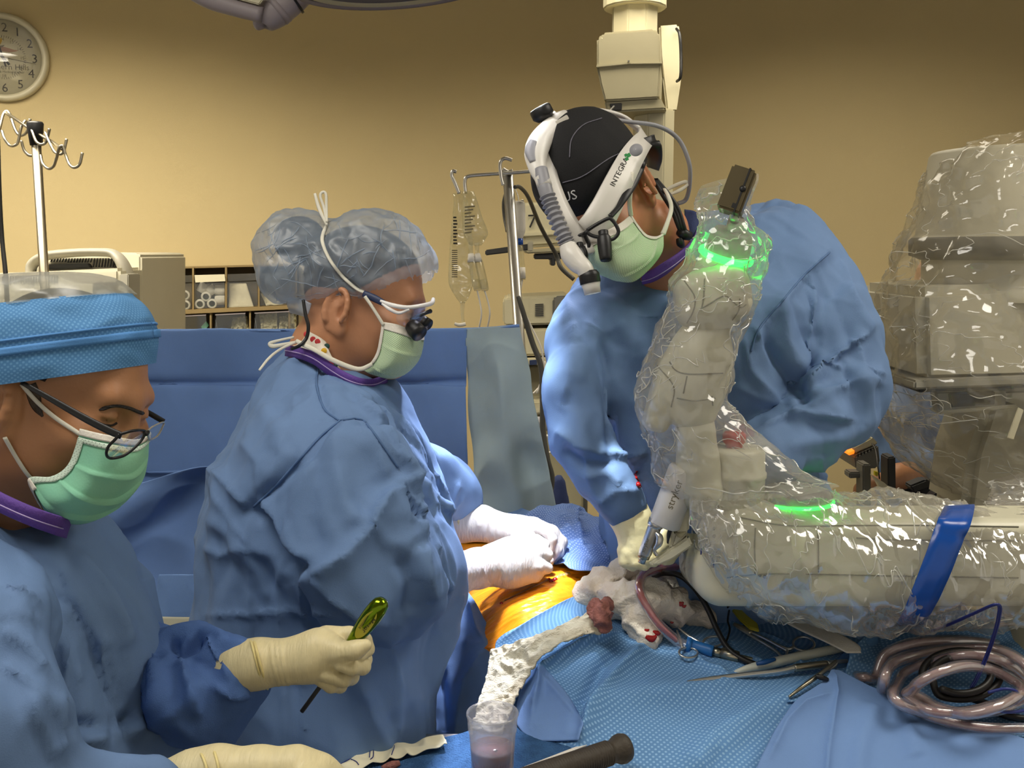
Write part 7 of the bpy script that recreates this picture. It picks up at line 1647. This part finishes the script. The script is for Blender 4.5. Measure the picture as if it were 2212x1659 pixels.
slab('dark_panel', [(1938, 1030), (2020, 1040), (2060, 1110), (2040, 1300), (1930, 1300)], D + .2, .1, 'black_matte', eq, .01)
slab('white_connector', [(1884, 1026), (1898, 1036), (1912, 1044), (1924, 1056), (1914, 1064), (1902, 1056), (1894, 1040)], D - .14, .02, 'paper', eq, .002)
slab('yellow_tag', [(1890, 1018), (1898, 1020), (1896, 1030), (1890, 1027)], D - .14, .01, 'yellow', eq, .001)
slab('black_handle', [(1965, 1050), (2000, 1036), (2018, 1040), (2010, 1052), (1975, 1064)], D - .1, .04, 'dark_grey', eq, .004)
slab('white_clip', [(2004, 1070), (2028, 1044), (2036, 1044), (2032, 1058), (2008, 1076)], D - .1, .01, 'lilac', eq, .001)
pxsweep('cord', [(1884, 958, D - .05, 1.8), (1892, 975, D - .08, 1.8), (1896, 1005, D - .12, 1.8), (1900, 1034, D - .14, 1.8)], 'wire_black', eq, seg=6)
# ================================================================ things lying on the field
def FP(px, py, up=0.0): return on_field(px, py, up)
def ftube(name, pts, rpx, m, lab, cat, parent=None, **kw):
    P3 = [FP(x, y, u) for x, y, u in pts]
    rr = [(rpx if np.isscalar(rpx) else rpx[i]) * np.linalg.norm((p - CAM) @ FW) / F for i, p in enumerate(P3)]
    return sweep(name, P3, rr, m, parent, label=lab, cat=cat, **kw)
def blob(name, caps, h, m, lab, cat, amp=.006, s=30, seed=1, k=.012, parent=None, squash=1):
    fs = []
    for c in caps:
        q = [(FP(x, y, u), r * ((FP(x, y, u) - CAM) @ FW) / F) for x, y, u, r in c]
        fs.append(f_chain(q, k) if len(q) > 1 else f_cap(q[0][0], q[0][0] + .001, q[0][1], q[0][1]))
    allp = np.array([FP(x, y, u) for c in caps for x, y, u, r in c]); R_ = max(r for c in caps for *_, r in c) * 1.8 / F + .02
    V, Q = snet(f_u(fs, k), allp.min(0) - R_, allp.max(0) + R_, h); V = relax(V, Q, 2); N = vnormals(V, Q)
    V = V + N * (amp * (crease(V, s, seed) - .5) + amp * .9 * (facets(V, s * .7, seed + 3) - .45) + amp * .35 * pn(V * s * 4))[:, None]
    return link(mesh(V, Q), name, m, parent, label=lab, cat=cat)
gz = blob('gauze_sponge', [[(1268, 1282, .012, 26), (1310, 1258, .02, 30), (1350, 1240, .03, 30), (1395, 1246, .03, 30), (1430, 1268, .03, 30)], [(1330, 1296, .022, 36), (1400, 1300, .035, 42), (1460, 1308, .03, 32), (1510, 1328, .016, 20), (1528, 1342, .012, 12)], [(1370, 1335, .02, 30), (1400, 1372, .012, 22), (1392, 1388, .01, 14)]], .003, 'gauze', 'crumpled white gauze sponge spotted with blood beside the wound', 'gauze', .010, 26, 2)
gzT = bvh(*[np.array([v.co[:] for v in gz.data.vertices]) + np.array(gz.location), [tuple(p.vertices) for p in gz.data.polygons]])
for x, y, r in ((1470, 1305, .006), (1478, 1310, .004), (1420, 1368, .007), (1408, 1380, .009), (1398, 1362, .004), (1452, 1345, .003)):
    h = hit(gzT, x, y, .0012)
    if h is not None: sweep('blood_stain', [h - RT * r + UP * r * .4, h, h + RT * r * .8 + UP * r * .5], [r * .3, r * .6, r * .2], 'blood', gz, seg=8, res=9, flat=(1, .25))
def strip2(name, A, B, n, m, off, amp, s, seed, mt, lab, cat, thick=.004):
    a, b = spl(np.array(A, float), n), spl(np.array(B, float), n); t = np.linspace(0, 1, m)[None, :, None]
    XY = a[:, None] * (1 - t) + b[:, None] * t; PX, PY = XY[..., 0], XY[..., 1]
    Z = zf(PX, PY) + off; rate = math.sin(PIT) + (PY - CY) / F * math.cos(PIT); dd = (CAMZ - Z) / rate
    G = CAM + dd[..., None] * (FW + ((PX - CX) / F)[..., None] * RT - ((PY - CY) / F)[..., None] * UP)
    N = gnormals(G); N *= np.sign((N * (CAM - G)).sum(2))[..., None]; V = G.reshape(-1, 3)
    G = G + N * (amp * (crease(V, s, seed) - .5 + .8 * (facets(V, s * .8, seed + 2) - .5) + .4 * pn(V * s * 3))).reshape(n, m, 1)
    return link(grid_mesh(G, thick), name, mt, None, label=lab, cat=cat)
strip2('gauze_strip', [(1290, 1312), (1200, 1355), (1120, 1384), (1062, 1404), (1058, 1436), (1046, 1480), (1030, 1530), (1018, 1575)], [(1322, 1362), (1250, 1372), (1180, 1410), (1150, 1440), (1130, 1475), (1112, 1510), (1096, 1545), (1084, 1580)], 110, 50, .022, .005, 60, 5, 'gauze_yellow', 'long cream gauze strip trailing down over the table edge', 'gauze')
blob('gauze_wad', [[(1284, 1312, .035, 17), (1300, 1330, .035, 20), (1306, 1352, .03, 14)], [(1312, 1306, .03, 12), (1300, 1318, .035, 16)]], .0022, 'gauze_pink', 'small pinkish blood soaked gauze wad on the strip', 'gauze', .006, 60, 7, .006)
# suction tubing and cables
st_ = ftube('suction_tube', [(1492, 1400, .014), (1462, 1384, .016), (1425, 1350, .03), (1395, 1306, .045), (1381, 1270, .055), (1390, 1243, .06), (1420, 1229, .06), (1470, 1225, .05), (1520, 1232, .04), (1580, 1246, .03), (1660, 1270, .02)], 11, 'tube_clear', 'clear suction tube with red fluid arching over the gauze', 'tube', seg=14)
ftube('fluid', [(1462, 1384, .014), (1425, 1350, .028), (1395, 1306, .043), (1381, 1270, .053), (1390, 1243, .058), (1420, 1229, .058), (1470, 1225, .048), (1520, 1232, .038), (1580, 1246, .028)], [5, 7, 8, 8, 8.5, 9, 9, 9, 9], 'tube_red', None, None, st_, seg=10)
ftube('suction_tube', [(1450, 1262, .012), (1490, 1266, .02), (1540, 1282, .02), (1600, 1300, .02), (1660, 1316, .015)], 9, 'tube_pink', 'second pinkish tube running behind the black cable', 'tube', seg=12)
ftube('black_cable', [(1412, 1246, .04), (1434, 1238, .055), (1470, 1244, .06), (1505, 1276, .05), (1530, 1318, .04), (1548, 1358, .03), (1572, 1400, .02), (1604, 1424, .016), (1645, 1440, .012)], 6.5, 'wire_black', 'thick black cable curving from gauze to the metal connector', 'cable', seg=10)
ftube('thin_cable', [(1478, 1272, .014), (1515, 1282, .018), (1560, 1294, .02)], 3, 'wire_black', 'thin black cord leading into the black plug', 'cord', seg=8)
yc = thing('lead_connector', 'black plug with yellow leads and olive plastic clip', 'connector', FP(1580, 1310, .01))
ftube('plug', [(1556, 1288, .022), (1566, 1296, .024), (1580, 1310, .024)], [13, 15, 10], 'black', None, None, yc, seg=16)
for o in (0, 7): ftube('yellow_lead', [(1452, 1258 + o, .012), (1490, 1266 + o * .6, .016), (1530, 1272 + o * .5, .02), (1556, 1288, .022)], 2.4, 'yellow', None, None, yc, seg=8)
ftube('yellow_lead', [(1572, 1292, .026), (1590, 1298, .03), (1612, 1294, .032), (1626, 1308, .03), (1646, 1322, .026)], 4, 'olive', None, None, yc, seg=8, flat=(1, .5))
q = [FP(x, y, .022) for x, y in ((1576, 1308), (1592, 1306), (1616, 1330), (1636, 1345), (1640, 1360), (1618, 1354), (1596, 1334))]
V = q + [v - UP * .005 for v in q]; n = len(q)
link(bevel_me(mesh(V, [list(range(n)), list(range(2 * n - 1, n - 1, -1))] + [[i, i + n, (i + 1) % n + n, (i + 1) % n] for i in range(n)]), .0012), 'clip', 'olive', yc, smooth=False)
ftube('drop_cord', [(1576, 1314, .02), (1572, 1340, .02), (1576, 1362, .018), (1564, 1400, .014)], 2.2, 'wire_black', None, None, yc, seg=8)
def ring_px(name, cx, cy, rx, ry, up, rpx, m, par, rot=0):
    t = np.linspace(0, 2 * np.pi, 28); c, s = math.cos(rot), math.sin(rot)
    return ftube(name, [(cx + rx * math.cos(q) * c - ry * math.sin(q) * s, cy + rx * math.cos(q) * s + ry * math.sin(q) * c, up) for q in t], rpx, m, None, None, par, seg=8, res=60)
def hemostat(lab, shafts, rings, up):
    t = thing('hemostat', lab, 'clamp', FP(*rings[0][:2], up))
    for s_ in shafts: ftube('shaft', [(x, y, up) for x, y in s_], [2.2] + [3.6] * (len(s_) - 2) + [3.0], 'steel', None, None, t, seg=8)
    for r in rings: ring_px('finger_ring', *r[:4], up, 2.6, 'steel', t, r[4])
    return t
hemostat('steel hemostat with ring handles beside the blue connector', [[(1464, 1356), (1490, 1376), (1520, 1392)], [(1462, 1362), (1470, 1384), (1474, 1400)]], [(1541, 1386, 22, 11, -.1), (1487, 1410, 20, 11, .05)], .016)
h2_ = hemostat('steel needle holder lying right of the olive clip', [[(1586, 1346), (1614, 1362), (1660, 1384), (1700, 1406)], [(1590, 1354), (1630, 1378), (1670, 1402), (1690, 1420)]], [(1736, 1391, 23, 15, .1)], .016)
ftube('jaw', [(1586, 1348, .017), (1604, 1358, .017), (1622, 1368, .017)], [4, 6, 5], 'steel_warm', None, None, h2_, seg=8)
ftube('shank', [(1660, 1384, .016), (1700, 1402, .016), (1716, 1396, .016)], 3.6, 'steel', None, None, h2_, seg=8); ftube('shank', [(1700, 1404, .016), (1702, 1416, .016), (1728, 1408, .016)], 3, 'steel', None, None, h2_, seg=8)
cn_ = thing('tube_connector', 'blue tube connector joined to a brass and steel fitting', 'connector', FP(1530, 1404, .01))
ftube('blue_sleeve', [(1482, 1390, .016), (1500, 1395, .016), (1540, 1407, .016)], [16, 12.5, 12.5], 'conn_blue', None, None, cn_, seg=16)
ftube('blue_collar', [(1483, 1392, .016), (1492, 1394, .016)], 17, 'conn_blue', None, None, cn_, seg=8)
ftube('fitting', [(1538, 1406, .015), (1558, 1411, .015)], [10, 10], 'steel_warm', None, None, cn_, seg=8)
ftube('latch_block', [(1558, 1411, .015), (1596, 1420, .015)], 13, 'steel_warm', None, None, cn_, seg=4)
ftube('nozzle', [(1594, 1420, .014), (1620, 1424, .012), (1646, 1430, .01)], [7, 5.5, 4], 'steel_warm', None, None, cn_, seg=10)
pc = thing('electrode_pencil', 'white electrosurgical pencil with blue button lying on dotted drape', 'pencil', FP(1700, 1430, .01))
ftube('barrel', [(1576, 1458, .008), (1610, 1446, .012), (1660, 1434, .014), (1720, 1420, .014), (1790, 1405, .014), (1832, 1396, .014)], [3, 8, 11, 10.5, 10, 9], 'pencil_white', None, None, pc, seg=14)
ftube('rocker_button', [(1634, 1434, .020), (1652, 1430, .021), (1674, 1424, .020)], [4, 6, 4], 'button_blue', None, None, pc, seg=8)
ftube('cord', [(1830, 1396, .014), (1842, 1400, .014), (1848, 1412, .012), (1846, 1440, .012)], 4, 'wire_black', None, None, pc, seg=8)
bp_ = thing('blue_probe', 'slim blue coated electrode with bare steel tip on the drape', 'probe', FP(1430, 1492, .006))
ftube('sleeve', [(1392, 1502, .006), (1440, 1492, .007), (1520, 1478, .008), (1600, 1466, .009)], 4.4, 'tape_blue', None, None, bp_, seg=8)
ftube('tip', [(1352, 1509, .005), (1394, 1501, .006)], [2, 2.4], 'steel', None, None, bp_, seg=8)
lp_ = thing('steel_probe', 'long steel probe with knurled collar across the dotted drape', 'probe', FP(1600, 1465, .006))
ftube('rod', [(1440, 1484, .012), (1510, 1470, .014), (1600, 1459, .015), (1680, 1450, .016), (1718, 1442, .017)], [2, 5, 6, 6, 7], 'steel', None, None, lp_, seg=10)
ftube('knurled_collar', [(1716, 1443, .017), (1740, 1440, .017), (1786, 1434, .017)], [8.5, 8.5, 8], 'steel_warm', None, None, lp_, seg=12)
ftube('tail', [(1786, 1434, .017), (1810, 1430, .016), (1830, 1428, .015)], [7, 5, 4], 'steel', None, None, lp_, seg=10)
fc_ = thing('forceps', 'small steel forceps resting over the edge of the drape flap', 'forceps', FP(1755, 1468, .01))
ftube('arm', [(1704, 1506, .02), (1730, 1486, .024), (1764, 1462, .026), (1792, 1440, .026), (1806, 1428, .026)], [3, 4.5, 5, 4.5, 4], 'steel_warm', None, None, fc_, seg=8)
ftube('arm', [(1740, 1476, .02), (1770, 1456, .022), (1800, 1440, .022), (1808, 1430, .024)], [3, 4, 4, 3], 'steel', None, None, fc_, seg=8)
ftube('pivot', [(1762, 1460, .030), (1776, 1464, .030), (1788, 1468, .028)], [5, 6, 4], 'black', None, None, fc_, seg=10)
# coiled tubing
cpts = []
for k, (cx, cy, rx, ry, up) in enumerate([(2062, 1462, 172, 84, .016), (2070, 1470, 160, 72, .034), (2078, 1478, 138, 60, .03), (2090, 1490, 118, 46, .045)]):
    for j in range(12):
        t = math.pi * 1.0 + 2 * math.pi * j / 12; f = j / 12
        cpts.append((cx + rx * math.cos(t), cy + ry * math.sin(t) + 6 * math.sin(3 * t + k), up + .012 * math.sin(2 * t + k * 2)))
cpts = [(1850, 1462, .014), (1868, 1464, .02)] + cpts + [(1960, 1500, .03), (1990, 1538, .03), (2060, 1562, .026), (2140, 1574, .024), (2220, 1574, .022), (2320, 1570, .02)]
ct_ = ftube('coiled_tubing', cpts, 12.5, 'tube_clear', 'thick coil of clear tubing tinged pink at lower right', 'tubing', seg=14, res=600)
ftube('fluid', cpts, 8.5, 'tube_pink', None, None, ct_, seg=10, res=600)
bpts = [(2076 + r * math.cos(t) * 1.0, 1458 + r * .62 * math.sin(t), .03 + .006 * k) for k, r in enumerate((84, 64)) for t in np.linspace(math.pi * .9, math.pi * 2.7, 14)]
ftube('coiled_cable', bpts + [(2130, 1520, .016), (2170, 1545, .014), (2240, 1556, .012)], 8, 'wire_black', 'black cable coiled inside the clear tubing', 'cable', seg=10, res=240)
for dx in (0, 4.5):
    ftube('blue_wire' if dx else 'blue_wire', [(1990 + dx, 1370, .03), (2040 + dx, 1352, .05), (2095 + dx, 1328, .075), (2140 + dx, 1308, .1), (2156 + dx, 1308, .1), (2156 + dx, 1330, .09), (2146 + dx, 1370, .07), (2128 + dx, 1420, .05), (2108 + dx, 1465, .04), (2096 + dx, 1486, .035)], 2.6, 'wire_blue', 'nearer strand of the dark blue wire pair arching above coil' if not dx else 'farther strand of the dark blue wire pair arching above coil', 'wire', seg=8)
ftube('blue_wire', [(2134, 1496, .05), (2170, 1488, .055), (2196, 1494, .055), (2200, 1512, .05), (2180, 1524, .05), (2156, 1520, .05), (2154, 1534, .05), (2190, 1538, .045), (2240, 1530, .04)], 3.4, 'wire_blue', 'dark blue wire looped at right edge beside tubing', 'wire', seg=8)
# specimen cup
bz = Pz(1064, 1668, ZT + .002); Rt = .0325
cup = thing('specimen_cup', 'clear specimen cup of pinkish fluid on the dark blue towel', 'cup', bz)
lathe('wall', [(Rt * .80, 0), (Rt * .83, .02), (Rt * .89, .052), (Rt * .93, .056), (Rt * .94, .060), (Rt * .92, .062), (Rt * .95, .065), (Rt * .93, .067), (Rt * .96, .070), (Rt * .95, .073), (Rt, .076), (Rt * .99, .079), (Rt * .95, .079), (Rt * .92, .072), (Rt * .86, .052), (Rt * .80, .02), (Rt * .76, .002), (.0005, .002)], bz, ZU, 'cup_clear', cup, n=48)
lathe('fluid', [(.0005, .003), (Rt * .77, .003), (Rt * .80, .02), (Rt * .82, .034), (.0005, .034)], bz, ZU, 'liquid', cup, n=40)
sweep('dark_sample', [bz + [-.004, -.004, .008], bz + [.002, -.01, .02], bz + [.006, -.012, .034]], [.006, .007, .003], 'black', cup, seg=8, res=12)
rg = random.Random(4)
for i in range(9):
    t = rg.uniform(-2.4, -.7); zz = rg.uniform(.038, .054); r_ = Rt * .875
    lathe('droplet', [(.0003, .0009), (.0009, .0006), (.0012, 0)], bz + np.array([r_ * math.cos(t), r_ * math.sin(t), zz]), [math.cos(t), math.sin(t), 0], 'clear', cup, n=8)
# ribbed handle
rh = thing('surgical_mallet', 'dark brown ribbed instrument grip lying on the towel edge', 'instrument', Pz(1230, 1680, ZT))
h0_, h1_ = Pz(1060, 1712, ZT + .022), Pz(1346, 1616, ZT + .022); ha = nrm(h1_ - h0_); Lh = np.linalg.norm(h1_ - h0_); rr_ = 26 * 1.3 / F
prof = [(.0005, 0), (rr_ * .8, 0)]
for i in range(46):
    z = .006 + (Lh - .032) * i / 45; prof += [(rr_ * .90, z), (rr_ * 1.0, z + .0008), (rr_ * 1.0, z + .0020)]
prof += [(rr_ * .92, Lh - .024), (rr_ * .9, Lh - .016), (rr_ * 1.15, Lh - .008), (rr_ * 1.2, Lh - .002), (rr_ * 1.1, Lh + .004), (rr_ * .6, Lh + .007), (.0005, Lh + .007)]
lathe('grip', prof, h0_, ha, 'rubber_brown', rh, n=36)
q = [Pz(x, y, ZT + .006) for x, y in ((1100, 1668), (1262, 1606), (1268, 1609), (1112, 1674))]
V = q + [v - ZU * .0015 for v in q]
link(mesh(V, [[0, 1, 2, 3], [7, 6, 5, 4], [0, 4, 5, 1], [1, 5, 6, 2], [2, 6, 7, 3], [3, 7, 4, 0]]), 'white_ruler', 'mask_white', None, smooth=False, label='thin white ruler lying along the brown handle', cat='ruler')
# suture strip
ss, n_, m_ = None, 60, 16
a_, b_ = spl(np.array([(716, 1652), (760, 1638), (810, 1622), (860, 1608), (910, 1600), (954, 1586)], float), n_), spl(np.array([(742, 1672), (780, 1658), (840, 1640), (890, 1628), (930, 1620), (966, 1608)], float), n_)
G = np.array([[Pz(*(a_[i] * (1 - t) + b_[i] * t), ZT + .006) for t in np.linspace(0, 1, m_)] for i in range(n_)])
V = G.reshape(-1, 3); G = G + ZU * (.006 * (crease(V, 40, 3) - .4)).reshape(n_, m_, 1)
ss = link(grid_mesh(G, .0012), 'suture_strip', 'paper', None, label='cream paper suture strip with blue thread loops on the towel', cat='strip'); SSb = bvh(G.reshape(-1, 3), gridfaces(n_, m_))
for pts in ([(736, 1650), (752, 1640), (768, 1644), (775, 1652)], [(798, 1636), (800, 1622), (806, 1618), (806, 1634), (800, 1640)], [(836, 1614), (834, 1606), (842, 1604), (852, 1610), (848, 1624), (846, 1630)]):
    p = hits(SSb, dense(pts, 16), .001)
    if len(p) > 3: sweep('thread', p, .0006, 'wire_blue', ss, seg=6, res=40)
h = hit(TW, 846, 1654, .003)
if h is not None: sweep('clot', [h - RT * .012 - UP * .004, h, h + RT * .010 + UP * .004], [.004, .006, .003], 'gauze_pink', None, seg=10, res=12, label='small dark red clot of tissue on the towel', cat='tissue')
